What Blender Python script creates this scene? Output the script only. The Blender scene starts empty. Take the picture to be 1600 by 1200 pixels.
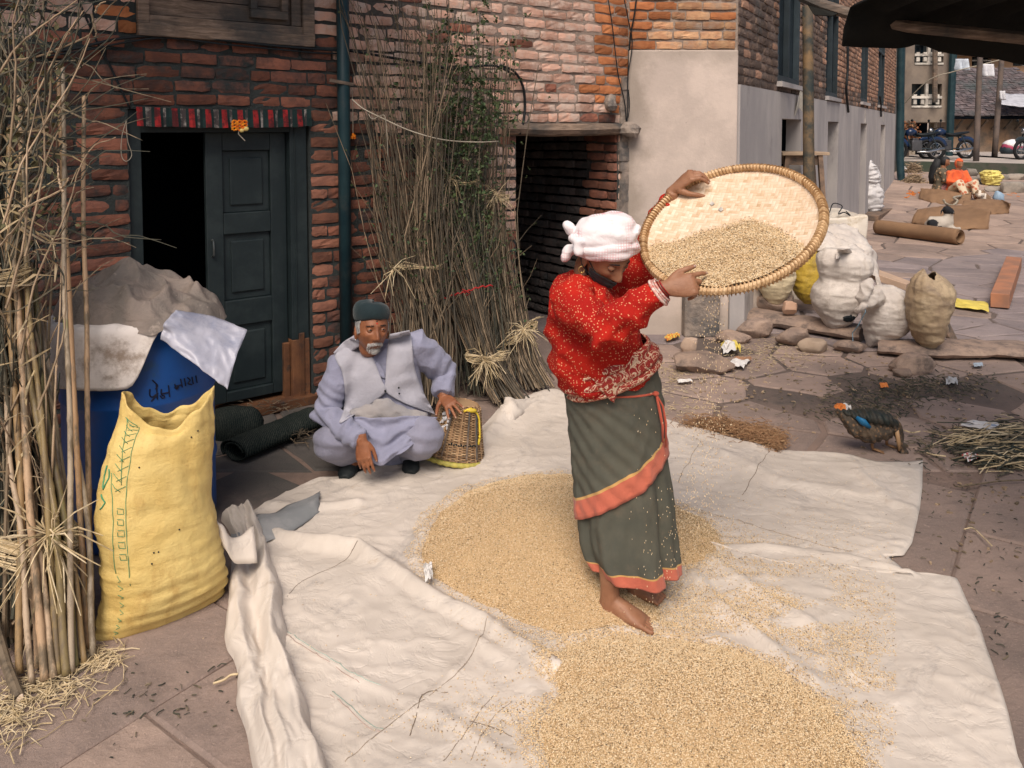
import bpy, math, random
import numpy as np
from mathutils import Vector, Matrix, noise
random.seed(7); np.random.seed(7)
S = bpy.context.scene
COL = S.collection
V = Vector
R = math.radians

# ---------------------------------------------------------------- camera
EYE = 1.75; FPX = 1250.0; PITCH = R(3.0)
cam_d = bpy.data.cameras.new('camera'); cam = bpy.data.objects.new('camera', cam_d); COL.objects.link(cam)
cam.location = (0, 0, EYE); cam.rotation_euler = (R(90) - PITCH, 0, 0)
cam_d.sensor_width = 36; cam_d.lens = 36 * FPX / 1600.0
cam_d.shift_y = -335 / 1600.0
cam_d.clip_start = 0.05; cam_d.clip_end = 900
S.camera = cam

# ---------------------------------------------------------------- world, sun, exposure
SUN_EL = R(52); SUN_AZ = R(190)            # azimuth clockwise from +Y (behind the camera)
w = bpy.data.worlds.new('World'); S.world = w; w.use_nodes = True
wn = w.node_tree; bg = wn.nodes['Background']
sky = wn.nodes.new('ShaderNodeTexSky'); sky.sky_type = 'NISHITA'; sky.sun_disc = False
sky.sun_elevation = SUN_EL; sky.sun_rotation = SUN_AZ
sky.air_density = 1.0; sky.dust_density = 4.0; sky.ozone_density = 1.0
wn.links.new(sky.outputs[0], bg.inputs[0]); bg.inputs[1].default_value = 0.075
sd = bpy.data.lights.new('sun', 'SUN'); sun = bpy.data.objects.new('sun', sd); COL.objects.link(sun)
sd.energy = 2.3; sd.angle = R(34); sd.color = (1.0, 0.89, 0.78)
sdir = V((math.sin(SUN_AZ) * math.cos(SUN_EL), math.cos(SUN_AZ) * math.cos(SUN_EL), math.sin(SUN_EL)))
sun.rotation_euler = (-sdir).to_track_quat('-Z', 'Y').to_euler(); sun.location = (0, -5, 12)
S.view_settings.view_transform = 'Standard'; S.view_settings.look = 'None'
S.view_settings.gamma = 1.0; S.view_settings.use_curve_mapping = False
S.view_settings.exposure = 0.52

# ---------------------------------------------------------------- placing helpers (points of the place, measured along sight lines)
cp, sp_ = math.cos(PITCH), math.sin(PITCH)
def ray(u, v):
    xc = (u - 800) / FPX; yc = (265 - v) / FPX
    return V((xc, cp + yc * sp_, -sp_ + yc * cp))
def P(u, v, Y):
    d = ray(u, v); k = Y / d.y
    return V((d.x * k, Y, EYE + d.z * k))
def G(u, v, z=0.0):
    d = ray(u, v); k = (z - EYE) / d.z
    return V((d.x * k, d.y * k, z))
def PX(p):
    y = p[1] * cp - (p[2] - EYE) * sp_; zz = p[1] * sp_ + (p[2] - EYE) * cp
    return 800 + FPX * p[0] / y, 265 - FPX * zz / y
def px_per_m(p): return FPX / max(0.3, p[1])
def lerp(a, b, t): return a + (b - a) * t
def sstep(a, b, x):
    t = min(1, max(0, (x - a) / (b - a))); return t * t * (3 - 2 * t)
def curve(pts, t):
    """piecewise linear sample of a list of tuples/vectors, t in 0..1"""
    n = len(pts) - 1; x = min(max(t, 0), 1) * n; i = min(int(x), n - 1); f = x - i
    a, b = pts[i], pts[i + 1]
    if isinstance(a, (int, float)): return a + (b - a) * f
    if isinstance(a, Vector): return a.lerp(b, f)
    return tuple(p + (q - p) * f for p, q in zip(a, b))
def smooth(pts, n):
    """Catmull-Rom resample of a list of vectors or tuples to n points"""
    P_ = [np.array(p, float) for p in pts]; P_ = [2 * P_[0] - P_[1]] + P_ + [2 * P_[-1] - P_[-2]]
    m = len(P_) - 3; out = []
    for i in range(n):
        x = i / (n - 1) * m; k = min(int(x), m - 1); t = x - k
        a, b, c, d = P_[k:k + 4]
        out.append(0.5 * (2 * b + (c - a) * t + (2 * a - 5 * b + 4 * c - d) * t * t + (-a + 3 * b - 3 * c + d) * t ** 3))
    return out
def nz(x, y, z=0.0): return noise.noise(V((x, y, z)))
def fbm(x, y, z=0.0, o=4): return noise.fractal(V((x, y, z)), 0.6, 2.1, o)

# ---------------------------------------------------------------- object helpers
def mesh_of(name, vs, fs, mats=None, mi=None, smooth_=False):
    me = bpy.data.meshes.new(name); me.from_pydata([tuple(v) for v in vs], [], fs)
    for m in (mats if isinstance(mats, (list, tuple)) else [mats] if mats else []): me.materials.append(m)
    if mi is not None: me.polygons.foreach_set('material_index', mi)
    if smooth_: me.polygons.foreach_set('use_smooth', [True] * len(me.polygons))
    me.update(); return me
def link(name, me, parent=None, kind=None, label=None):
    o = bpy.data.objects.new(name, me); COL.objects.link(o)
    if parent is not None:
        o.parent = parent; o.matrix_parent_inverse = Matrix.Translation(-parent.location)
    if kind: o['kind'] = kind
    if label: o['label'] = label
    return o
def thing(name, label, cat, loc=(0, 0, 0), group=None):
    o = bpy.data.objects.new(name, None); COL.objects.link(o); o.location = loc; o.empty_display_size = 0.1
    o['label'] = label; o['category'] = cat
    if group: o['group'] = group
    return o
def tag(o, label, cat, group=None):
    o['label'] = label; o['category'] = cat
    if group: o['group'] = group
    return o
class MB:
    def __init__(s): s.v = []; s.f = []; s.m = []
    def add(s, vs, fs, mi=0):
        b = len(s.v); s.v += [tuple(v) for v in vs]; s.f += [tuple(i + b for i in f) for f in fs]; s.m += [mi] * len(fs); return s
    def box(s, c, d, rot=None, mi=0, jit=0.0):
        vs = []
        for x in (-1, 1):
            for y in (-1, 1):
                for z in (-1, 1):
                    p = V((x * d[0] / 2, y * d[1] / 2, z * d[2] / 2)) + V((random.uniform(-jit, jit) for _ in range(3)))
                    vs.append((rot @ p if rot is not None else p) + V(c))
        return s.add(vs, [(0, 1, 3, 2), (4, 6, 7, 5), (0, 4, 5, 1), (2, 3, 7, 6), (0, 2, 6, 4), (1, 5, 7, 3)], mi)
    def tube(s, pts, rad, seg=6, mi=0, cap=True, flat=1.0, up=None):
        vs, fs = tube(pts, rad, seg, cap, flat, up); return s.add(vs, fs, mi)
    def ball(s, c, r, seg=10, rot=None, mi=0):
        vs, fs = ball(c, r, seg, rot); return s.add(vs, fs, mi)
    def quad(s, a, b, c, d, mi=0): return s.add([a, b, c, d], [(0, 1, 2, 3)], mi)
    def build(s, name, mats, parent=None, kind=None, label=None, smooth_=False, bevel=0):
        me = mesh_of(name, s.v, s.f, mats, s.m, smooth_)
        o = link(name, me, parent, kind, label)
        if bevel:
            b = o.modifiers.new('bevel', 'BEVEL'); b.width = bevel; b.segments = 2; b.limit_method = 'ANGLE'
        return o
def frames(pts):
    n = len(pts); T = []
    for i in range(n):
        t = V(pts[min(i + 1, n - 1)]) - V(pts[max(i - 1, 0)])
        T.append(t.normalized() if t.length > 1e-9 else V((0, 0, 1)))
    return T
def tube(pts, rad, seg=8, cap=True, flat=1.0, up=None):
    """loft along pts; rad a number, list, or list of (a, b); up fixes the direction of the b axis"""
    n = len(pts); T = frames(pts); vs = []; fs = []
    u = None
    for i in range(n):
        t = T[i]
        if up is not None: b = V(up) - t * V(up).dot(t)
        elif u is None: b = t.orthogonal()
        else: b = u - t * u.dot(t)
        if b.length < 1e-6: b = t.orthogonal()
        b.normalize(); u = b; a = b.cross(t)
        r = rad[i] if isinstance(rad, (list, tuple)) else rad
        ra, rb = r if isinstance(r, tuple) else (r, r * flat)
        for k in range(seg):
            q = 2 * math.pi * k / seg
            vs.append(V(pts[i]) + a * (ra * math.cos(q)) + b * (rb * math.sin(q)))
    for i in range(n - 1):
        for k in range(seg):
            k2 = (k + 1) % seg
            fs.append((i * seg + k, i * seg + k2, (i + 1) * seg + k2, (i + 1) * seg + k))
    if cap:
        fs.append(tuple(range(seg))[::-1]); fs.append(tuple((n - 1) * seg + k for k in range(seg)))
    return vs, fs
def ball(c, r, seg=10, rot=None):
    rx, ry, rz = r if isinstance(r, (tuple, list)) else (r, r, r)
    vs = [V((0, 0, rz))]; fs = []; m = max(4, seg // 2 + 1)
    for i in range(1, m):
        a = math.pi * i / m
        for k in range(seg):
            q = 2 * math.pi * k / seg
            vs.append(V((rx * math.sin(a) * math.cos(q), ry * math.sin(a) * math.sin(q), rz * math.cos(a))))
    vs.append(V((0, 0, -rz)))
    for k in range(seg):
        k2 = (k + 1) % seg
        fs.append((0, 1 + k, 1 + k2))
        for i in range(m - 2): fs.append((1 + i * seg + k, 1 + (i + 1) * seg + k, 1 + (i + 1) * seg + k2, 1 + i * seg + k2))
        fs.append((1 + (m - 2) * seg + k, len(vs) - 1, 1 + (m - 2) * seg + k2))
    if rot is not None: vs = [rot @ v for v in vs]
    return [v + V(c) for v in vs], fs
def fuse(parts, voxel=0.004, it=3, fac=0.5):
    """union of closed shells by voxel remesh: one continuous surface"""
    mb = MB()
    for vs, fs in parts: mb.add(vs, fs)
    me = mesh_of('tmp', mb.v, mb.f); o = bpy.data.objects.new('tmp', me); COL.objects.link(o)
    m = o.modifiers.new('r', 'REMESH'); m.mode = 'VOXEL'; m.voxel_size = voxel; m.use_smooth_shade = True
    if it:
        sm = o.modifiers.new('s', 'SMOOTH'); sm.iterations = it; sm.factor = fac
    dg = bpy.context.evaluated_depsgraph_get(); dg.update()
    out = bpy.data.meshes.new_from_object(o.evaluated_get(dg))
    bpy.data.objects.remove(o); bpy.data.meshes.remove(me)
    return out
def displace(me, fn):
    """move vertices along normals by fn(co, normal)"""
    n = len(me.vertices); co = np.empty(n * 3, np.float32); no = np.empty(n * 3, np.float32)
    me.vertices.foreach_get('co', co); me.vertex_normals.foreach_get('vector', no); co = co.reshape(-1, 3); no = no.reshape(-1, 3)
    d = np.array([fn(V(c), q) for c, q in zip(co.tolist(), no)], np.float32)
    me.vertices.foreach_set('co', (co + no * d[:, None]).ravel()); me.update()
def setmat(me, *mats):
    me.materials.clear()
    for m in mats: me.materials.append(m)
    return me
def basis(x, z):
    x = V(x).normalized(); z = V(z); z = (z - x * z.dot(x)).normalized(); y = z.cross(x)
    return Matrix((x, y, z)).transposed()

# ---------------------------------------------------------------- material helpers
def srgb(r, g, b):
    f = lambda c: (c / 255 / 12.92) if c / 255 <= 0.04045 else ((c / 255 + 0.055) / 1.055) ** 2.4
    return (f(r), f(g), f(b))
class NT:
    def __init__(s, name):
        s.m = bpy.data.materials.new(name); s.m.use_nodes = True; s.t = s.m.node_tree; s.b = s.t.nodes['Principled BSDF']
        s._pos = None
    def n(s, ty, ins=None, **kw):
        nd = s.t.nodes.new('ShaderNode' + ty)
        for k, v in kw.items(): setattr(nd, k, v)
        for k, v in (ins or {}).items():
            if hasattr(v, 'node'): s.t.links.new(v, nd.inputs[k])
            elif v is not None: nd.inputs[k].default_value = v
        return nd
    def pos(s):
        if s._pos is None: s._pos = s.n('NewGeometry').outputs['Position']
        return s._pos
    def noise(s, scale, detail=4, rough=0.6, vec=None, dist=0.0):
        return s.n('TexNoise', {'Vector': vec or s.pos(), 'Scale': scale, 'Detail': detail, 'Roughness': rough, 'Distortion': dist}).outputs[0]
    def mapv(s, vec, scale=(1, 1, 1), rot=(0, 0, 0)):
        return s.n('Mapping', {'Vector': vec, 'Scale': scale, 'Rotation': rot}).outputs[0]
    def ramp(s, fac, stops):
        r = s.n('ValToRGB', {'Fac': fac}); e = r.color_ramp.elements
        while len(e) < len(stops): e.new(0.5)
        for i, (p, c) in enumerate(stops):
            e[i].position = p; e[i].color = (*c, 1) if len(c) == 3 else c
        return r.outputs[0]
    def mix(s, fac, a, b, mode='MIX'):
        m = s.n('MixRGB', {'Fac': fac, 'Color1': a if hasattr(a, 'node') else (*a, 1), 'Color2': b if hasattr(b, 'node') else (*b, 1)}, blend_type=mode)
        return m.outputs[0]
    def math(s, op, a, b=0.0, c=None):
        ins = {0: a, 1: b}
        if c is not None: ins[2] = c
        return s.n('Math', ins, operation=op).outputs[0]
    def rnd(s):
        a = s.n('ObjectInfo').outputs['Random']; b = s.n('NewGeometry').outputs['Random Per Island']
        return s.math('FRACT', s.math('ADD', a, b))
    def step(s, x, a, b):
        return s.n('MapRange', {0: x, 1: a, 2: b, 3: 0.0, 4: 1.0}, interpolation_type='SMOOTHSTEP').outputs[0]
    def bump(s, h, strength=0.3, dist=0.01, prev=None):
        return s.n('Bump', {'Height': h, 'Strength': strength, 'Distance': dist, 'Normal': prev}).outputs[0]
    def set(s, col=None, rough=None, nor=None, **kw):
        for k, v in (('Base Color', col), ('Roughness', rough), ('Normal', nor), *kw.items()):
            if v is None: continue
            if hasattr(v, 'node'): s.t.links.new(v, s.b.inputs[k])
            else: s.b.inputs[k].default_value = (*v, 1) if isinstance(v, tuple) and len(v) == 3 else v
        return s.m
def mat(name, c1, c2=None, scale=6.0, rough=0.8, bump=0.2, bscale=60.0, bdist=0.004, var=0.25, dirt=None, dscale=2.5, damt=(0.45, 0.7), spec=0.3, **kw):
    """two-tone noisy surface, per-piece brightness variation, optional dirt blotches"""
    n = NT(name); c2 = c2 or tuple(x * 0.75 for x in c1)
    col = n.mix(n.step(n.noise(scale), 0.35, 0.65), c1, c2)
    if var:
        k = n.n('MapRange', {0: n.rnd(), 3: 1 - var, 4: 1 + var}).outputs[0]
        col = n.mix(1.0, col, n.n('CombineColor', {0: k, 1: k, 2: k}).outputs[0], 'MULTIPLY')
    if dirt: col = n.mix(n.step(n.noise(dscale, 6, 0.7), *damt), col, dirt)
    nor = n.bump(n.noise(bscale, 5, 0.7), bump, bdist) if bump else None
    n.set(col, rough, nor); n.b.inputs['Specular IOR Level'].default_value = spec
    for k, v in kw.items(): n.set(**{k: v})
    return n.m
# ================================================================ materials of the setting
SOOT = (0.022, 0.034, 0.036)
m_mortar = NT('mortar'); n = m_mortar
_x = n.n('SeparateXYZ', {0: n.pos()})
_f = n.math('MULTIPLY', n.step(n.math('ADD', _x.outputs[0], n.math('MULTIPLY', n.noise(1.6, 4), 1.6)), -0.5, 1.4), n.step(n.math('ADD', _x.outputs[2], n.noise(2.2, 4)), 1.7, 2.9))
_c = n.mix(n.noise(9, 5), SOOT, (0.075, 0.085, 0.082)); _c = n.mix(_f, _c, n.mix(n.noise(7, 5), (0.50, 0.39, 0.32), (0.33, 0.25, 0.205)))
m_mortar = n.set(_c, 0.95, n.bump(n.noise(45, 8, 0.75), 1.0, 0.035))
def brickmat(name, c1, c2, dirt, damt=(0.5, 0.75), ds=5.0):
    return mat(name, c1, c2, scale=11, rough=0.92, bump=0.8, bscale=55, bdist=0.008, var=0.38, dirt=dirt, dscale=ds, damt=damt, spec=0.15)
b_soot = brickmat('sooty_brick', (0.17, 0.072, 0.05), (0.10, 0.052, 0.043), (0.03, 0.04, 0.042), (0.42, 0.68))
b_red = brickmat('red_brick', (0.245, 0.10, 0.066), (0.16, 0.073, 0.055), (0.05, 0.05, 0.048), (0.50, 0.75))
b_pink = brickmat('limewashed_brick', (0.58, 0.35, 0.265), (0.47, 0.275, 0.205), (0.60, 0.47, 0.395), (0.40, 0.66), 7)
b_orange = brickmat('bare_orange_brick', (0.48, 0.19, 0.08), (0.38, 0.14, 0.06), (0.25, 0.16, 0.11), (0.55, 0.8))
b_quoin = brickmat('quoin_brick', (0.28, 0.125, 0.082), (0.20, 0.092, 0.066), (0.09, 0.07, 0.06), (0.52, 0.78))
b_buff = brickmat('buff_brick', (0.50, 0.30, 0.17), (0.40, 0.21, 0.12), (0.30, 0.25, 0.21), (0.48, 0.75))
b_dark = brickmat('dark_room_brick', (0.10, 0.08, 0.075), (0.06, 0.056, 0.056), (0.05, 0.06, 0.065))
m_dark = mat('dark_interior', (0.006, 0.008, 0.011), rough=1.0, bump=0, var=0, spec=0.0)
m_wood_old = NT('weathered_wood'); n = m_wood_old
_v = n.mapv(n.pos(), (3, 3, 26)); _g = n.noise(2.2, 6, 0.7, _v, 0.6)
m_wood_old = n.set(n.mix(n.step(n.noise(3, 5), 0.35, 0.7), n.ramp(_g, [(0.3, (0.06, 0.045, 0.036)), (0.5, (0.20, 0.14, 0.10)), (0.7, (0.34, 0.25, 0.19))]), (0.05, 0.05, 0.048)), 0.85, n.bump(_g, 0.7, 0.006))
m_door = NT('dark_painted_door'); n = m_door
_v = n.mapv(n.pos(), (26, 26, 3)); _g = n.noise(2.2, 6, 0.7, _v)
m_door = n.set(n.mix(n.step(n.noise(4, 6, 0.7), 0.4, 0.7), (0.008, 0.017, 0.020), (0.022, 0.034, 0.036)), 0.6, n.bump(_g, 0.3, 0.003))
m_doorred = mat('red_brown_wood', (0.17, 0.075, 0.035), (0.10, 0.045, 0.025), scale=8, rough=0.7, bump=0.3, bscale=30, dirt=(0.03, 0.03, 0.03), dscale=9, damt=(0.5, 0.7))
m_plaster = NT('cement_plaster'); n = m_plaster
_c = n.mix(n.step(n.noise(1.6, 6, 0.65), 0.38, 0.62), (0.62, 0.52, 0.455), (0.50, 0.42, 0.37))
_c = n.mix(n.step(n.noise(2.6, 7, 0.7, None, 0.7), 0.56, 0.72), _c, (0.33, 0.27, 0.225))
_c = n.mix(n.step(n.noise(14, 6, 0.7), 0.66, 0.78), _c, (0.20, 0.17, 0.15))
_xx = n.n('SeparateXYZ', {0: n.pos()}); _e = n.math('SUBTRACT', _xx.outputs[0], n.math('MULTIPLY', n.noise(2.5, 5), .55))
_c = n.mix(n.math('MULTIPLY', n.step(_e, .92, .72), .75), _c, (0.27, 0.225, 0.185)); _c = n.mix(n.math('MULTIPLY', n.step(n.math('ADD', _xx.outputs[2], n.math('MULTIPLY', n.noise(3, 5), .5)), 2.45, 2.65), .6), _c, (0.34, 0.285, 0.24)); _c = n.mix(n.math('MULTIPLY', n.step(n.math('ADD', _xx.outputs[2], n.math('MULTIPLY', n.noise(4, 5), .4)), .55, .25), .6), _c, (0.33, 0.275, 0.23))
m_plaster = n.set(_c, 0.93, n.bump(n.noise(30, 8, 0.7), 0.35, 0.01))
m_plaster2 = NT('grey_plaster'); n = m_plaster2
_v = n.mapv(n.pos(), (1.2, 1.2, 0.5))
_c = n.mix(n.step(n.noise(1.3, 6, 0.65, _v), 0.38, 0.65), (0.36, 0.335, 0.33), (0.47, 0.435, 0.415))
_c = n.mix(n.step(n.noise(2.2, 7, 0.7, _v), 0.58, 0.75), _c, (0.25, 0.23, 0.225))
_c = n.mix(n.math('MULTIPLY', n.step(n.noise(9, 6, .7, None, .8), .62, .76), .4), _c, (0.22, 0.20, 0.19))
m_plaster2 = n.set(_c, 0.93, n.bump(n.noise(22, 8, 0.7), 0.3, 0.01))
m_roughpl = mat('rough_plaster', (0.33, 0.27, 0.225), (0.20, 0.17, 0.15), scale=9, rough=0.95, bump=0.9, bscale=22, bdist=0.02, var=0, dirt=(0.10, 0.10, 0.10), dscale=5)
m_pipe = mat('dark_teal_pipe', (0.010, 0.032, 0.042), (0.018, 0.046, 0.055), scale=5, rough=0.45, bump=0.1, var=0, dirt=(0.05, 0.06, 0.06), dscale=6, damt=(0.55, 0.8))
m_cable = mat('black_cable', (0.010, 0.014, 0.017), rough=0.5, bump=0, var=0.2)
n = NT('packed_dirt'); c = n.mix(n.step(n.noise(4, 6), .35, .65), (0.27, 0.19, 0.152), (0.20, 0.145, 0.12)); c = n.mix(n.step(n.noise(2.1, 7, .7), .53, .66), c, (0.09, 0.082, 0.074))
_y = n.n('SeparateXYZ', {0: n.pos()}).outputs[1]; c = n.mix(n.math('MULTIPLY', n.step(_y, 4.5, 5.2), .7), c, (0.085, 0.07, 0.063))
m_dirt = n.set(c, .97, n.bump(n.noise(26, 7, .7), .9, .02))
def slabmat(name, c1, c2):
    n = NT(name)
    c = n.mix(n.step(n.noise(2.2, 6, 0.65), 0.36, 0.64), c1, c2)
    k = n.n('MapRange', {0: n.rnd(), 3: 0.86, 4: 1.14}).outputs[0]
    c = n.mix(1.0, c, n.n('CombineColor', {0: k, 1: k, 2: k}).outputs[0], 'MULTIPLY')
    st = n.mapv(n.pos(), (1.0, 3.2, 1), (0, 0, R(-28)))
    c = n.mix(n.math('MULTIPLY', n.step(n.noise(5, 7, 0.75, st), 0.5, 0.72), 0.55), c, tuple(x * 0.55 for x in c1))
    c = n.mix(n.step(n.noise(48, 4, 0.6), 0.68, 0.74), c, (0.07, 0.065, 0.06)); c = n.mix(n.math('MULTIPLY', n.step(n.noise(1.1, 8, .75, None, .5), .48, .62), .45), c, tuple(x * .62 for x in c2)); c = n.mix(n.math('MULTIPLY', n.step(n.noise(130, 2, .5), .58, .72), .35), c, tuple(x * 1.5 for x in c1))
    c = n.mix(n.math('MULTIPLY', n.step(n.noise(20, 5, 0.7), 0.62, 0.72), 0.6), c, tuple(min(1, x * 1.35) for x in c1))
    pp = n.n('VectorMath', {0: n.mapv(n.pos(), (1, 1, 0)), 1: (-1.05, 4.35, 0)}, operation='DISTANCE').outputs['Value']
    c = n.mix(n.math('MULTIPLY', n.step(n.math('ADD', pp, n.math('MULTIPLY', n.noise(3, 6, .7), .8)), 1.45, 1.0), .72), c, (0.035, 0.048, 0.05))   # shade before the doorway, painted into the slab colour
    b = n.bump(n.noise(7, 7, 0.6), 0.5, 0.03); b = n.bump(n.noise(60, 8, 0.8), 0.8, 0.009, b)
    return n.set(c, 0.9, b)
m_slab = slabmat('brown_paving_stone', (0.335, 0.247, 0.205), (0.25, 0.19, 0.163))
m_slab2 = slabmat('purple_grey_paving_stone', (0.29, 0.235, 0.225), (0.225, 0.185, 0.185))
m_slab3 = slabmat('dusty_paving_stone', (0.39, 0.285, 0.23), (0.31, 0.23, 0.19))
m_stone = mat('field_stone', (0.36, 0.26, 0.20), (0.25, 0.185, 0.15), scale=6, rough=0.92, bump=0.8, bscale=24, bdist=0.015, var=0.2, dirt=(0.14, 0.11, 0.095), dscale=7)
m_road = mat('concrete_road', (0.46, 0.40, 0.35), (0.38, 0.33, 0.30), scale=1.2, rough=0.95, bump=0.3, bscale=10, var=0)

# ================================================================ ground
def H(x, y):
    return 0.2 * sstep(14.5, 18, y) + 0.2 * sstep(18, 22.5, y)
def gh(x, y): return H(x, y) + 0.0
mb = MB(); xs = [-200, -60, -20] + [i * 1.0 for i in range(-8, 26)] + [40, 90, 200]; ys = [-60, -20, -6] + [i * 0.5 for i in range(-4, 54)] + [30, 40, 70, 150, 300]
for y in ys:
    for x in xs: mb.v.append((x, y, H(x, y) - 0.010))
nx = len(xs)
for j in range(len(ys) - 1):
    for i in range(nx - 1): mb.f.append((j * nx + i, j * nx + i + 1, (j + 1) * nx + i + 1, (j + 1) * nx + i)); mb.m.append(0)
ground = mb.build('ground', m_dirt, kind='structure', smooth_=True)

def clip_poly(poly, a, b, c):
    out = []
    for i in range(len(poly)):
        p, q = poly[i], poly[(i + 1) % len(poly)]
        dp = a * p[0] + b * p[1] - c; dq = a * q[0] + b * q[1] - c
        if dp <= 0: out.append(p)
        if dp * dq < 0:
            t = dp / (dp - dq); out.append((p[0] + (q[0] - p[0]) * t, p[1] + (q[1] - p[1]) * t))
    return out
def voronoi(seeds, bound=1.6):
    cells = []
    for i, (x, y, r) in enumerate(seeds):
        poly = [(x - r * bound, y - r * bound), (x + r * bound, y - r * bound), (x + r * bound, y + r * bound), (x - r * bound, y + r * bound)]
        for j, (x2, y2, r2) in enumerate(seeds):
            if i == j or abs(x2 - x) > 4 * r + 1 or abs(y2 - y) > 4 * r + 1: continue
            dx, dy = x2 - x, y2 - y; wgt = 0.5
            poly = clip_poly(poly, dx, dy, dx * (x + dx * wgt) + dy * (y + dy * wgt))
            if len(poly) < 3: break
        if len(poly) >= 3: cells.append((i, poly))
    return cells
rs = random.Random(11)
seeds = []
def in_wedge(x, y, m=0.5):
    return abs(x) < 0.66 * y + m and y > 1.6
def behind_wall(x, y):
    a = (x - 0.97) * 0.611 + (y - 6.73) * -0.7917      # left house
    b = (x - 1.885) * 0.8695 + (y - 6.73) * -0.494     # corner house
    if x < 0.97: return a < -0.02
    if x < 1.885: return y > 6.75
    return b < 0.0
tries = 0
for (y0, y1, r) in ((3.9, 6.4, 0.37), (6.4, 11.2, 0.36), (11.2, 17, 0.62), (17, 23, 0.8)):
    for _ in range(2600):
        x = rs.uniform(-4, 13); y = rs.uniform(y0, y1)
        if not in_wedge(x, y) or behind_wall(x, y): continue
        rr = r * rs.uniform(0.65, 1.25)
        # stretched: stones are wider across the lane than along it
        if all(math.hypot((x - a) * (0.8 if y < 6.4 else .62), (y - b) * (1.2 if y < 6.4 else 1.45)) > 0.56 * (rr + c) for a, b, c in seeds): seeds.append((x, y, rr))
cells = voronoi([(a, b, c) for a, b, c in seeds], 2.6)
cells = [c for c in cells if not any(abs(seeds[c[0]][0] - q.x) < .34 and abs(seeds[c[0]][1] - q.y) < .26 for q in (G(1400, 612), G(1462, 606), G(1330, 640), G(1170, 548)))]
# squared slabs laid askew in the foreground
_a = G(178, 1105); _b = G(272, 1049); _d = (_b - _a).normalized(); _e = V((-_d.y, _d.x, 0)); _o = G(243, 1103)
k = -9
for j in range(-9, 10):
    x = -6 + (j % 3) * .37
    while x < 6:
        l = rs.uniform(.55, 1.15); h = .62; cx_, cy_ = x + l / 2, (j + .5) * h; c_ = _o + _d * cx_ + _e * cy_
        if in_wedge(c_.x, c_.y, 1.3) and c_.y < 4.15 and not behind_wall(c_.x, c_.y) and c_.y > 1.4:
            q = [_o + _d * (x + a * l) + _e * ((j + b) * h) for a, b in ((0, 0), (1, 0), (1, 1), (0, 1))]
            poly = clip_poly([(p.x, p.y) for p in q], 0, 1, 4.0)
            if len(poly) > 2: seeds.append((c_.x, c_.y, .5)); cells.append((len(seeds) - 1, poly))
        x += l
cells = [(i, p if seeds[i][2] == .5 and seeds[i][1] < 4.15 and i >= len(seeds) - 400 and len(p) <= 5 and seeds[i][1] < 3.9 else clip_poly(p, 0, -1, -4.0)) for i, p in cells]
cells = [(i, p) for i, p in cells if len(p) > 2]
slab_n = 0
rest = MB()
def slab_mesh(poly, top, thick, gap, mb, seed):
    cx = sum(p[0] for p in poly) / len(poly); cy = sum(p[1] for p in poly) / len(poly)
    pts = []
    for i in range(len(poly)):
        a, b = poly[i], poly[(i + 1) % len(poly)]; L = math.hypot(b[0] - a[0], b[1] - a[1]); k = max(1, int(L / 0.09))
        for t in range(k):
            f = t / k; pts.append((a[0] + (b[0] - a[0]) * f, a[1] + (b[1] - a[1]) * f))
    out = []; inn = []
    for (x, y) in pts:
        d = math.hypot(x - cx, y - cy) or 1; j = gap * (1 + 1.5 * abs(nz(x * 5, y * 5, seed)) + 0.7 * abs(nz(x * 16, y * 16, seed)))
        k = max(0.2, 1 - j / d); out.append((cx + (x - cx) * k, cy + (y - cy) * k))
        k2 = max(0.15, 1 - (j + 0.012) / d); inn.append((cx + (x - cx) * k2, cy + (y - cy) * k2))
    n_ = len(out); tx, ty = rs.uniform(-.006, .006), rs.uniform(-.006, .006)
    z = lambda x, y: H(x, y) + top + (x - cx) * tx + (y - cy) * ty
    vs = [(x, y, z(x, y) - thick) for x, y in out] + [(x, y, z(x, y) - 0.008) for x, y in out] + [(x, y, z(x, y) + 0.002 * nz(x * 8, y * 8)) for x, y in inn]
    fs = []
    for i in range(n_):
        j = (i + 1) % n_; fs += [(i, j, n_ + j, n_ + i), (n_ + i, n_ + j, 2 * n_ + j, 2 * n_ + i)]
    fs.append(tuple(range(2 * n_, 3 * n_)))
    mb.add(vs, fs)
cells.sort(key=lambda c: -seeds[c[0]][2] / max(1, seeds[c[0]][1]))
for ci, poly in cells:
    x, y, r = seeds[ci]
    u, v = PX((x, y, 0)); vis = -60 < u < 1660 and v < 1300
    near = y < 6.4
    gap = 0.0022 if y < 4.1 else 0.015 if y < 6.4 else 0.013
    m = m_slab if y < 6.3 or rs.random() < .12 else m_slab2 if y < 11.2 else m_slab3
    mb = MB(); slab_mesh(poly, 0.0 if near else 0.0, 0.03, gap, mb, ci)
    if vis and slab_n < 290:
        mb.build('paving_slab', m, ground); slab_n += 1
    elif in_wedge(x, y, 1.5): rest.add(mb.v, mb.f)
if rest.f: rest.build('paving_slab', m_slab3, ground, kind='stuff')

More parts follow.
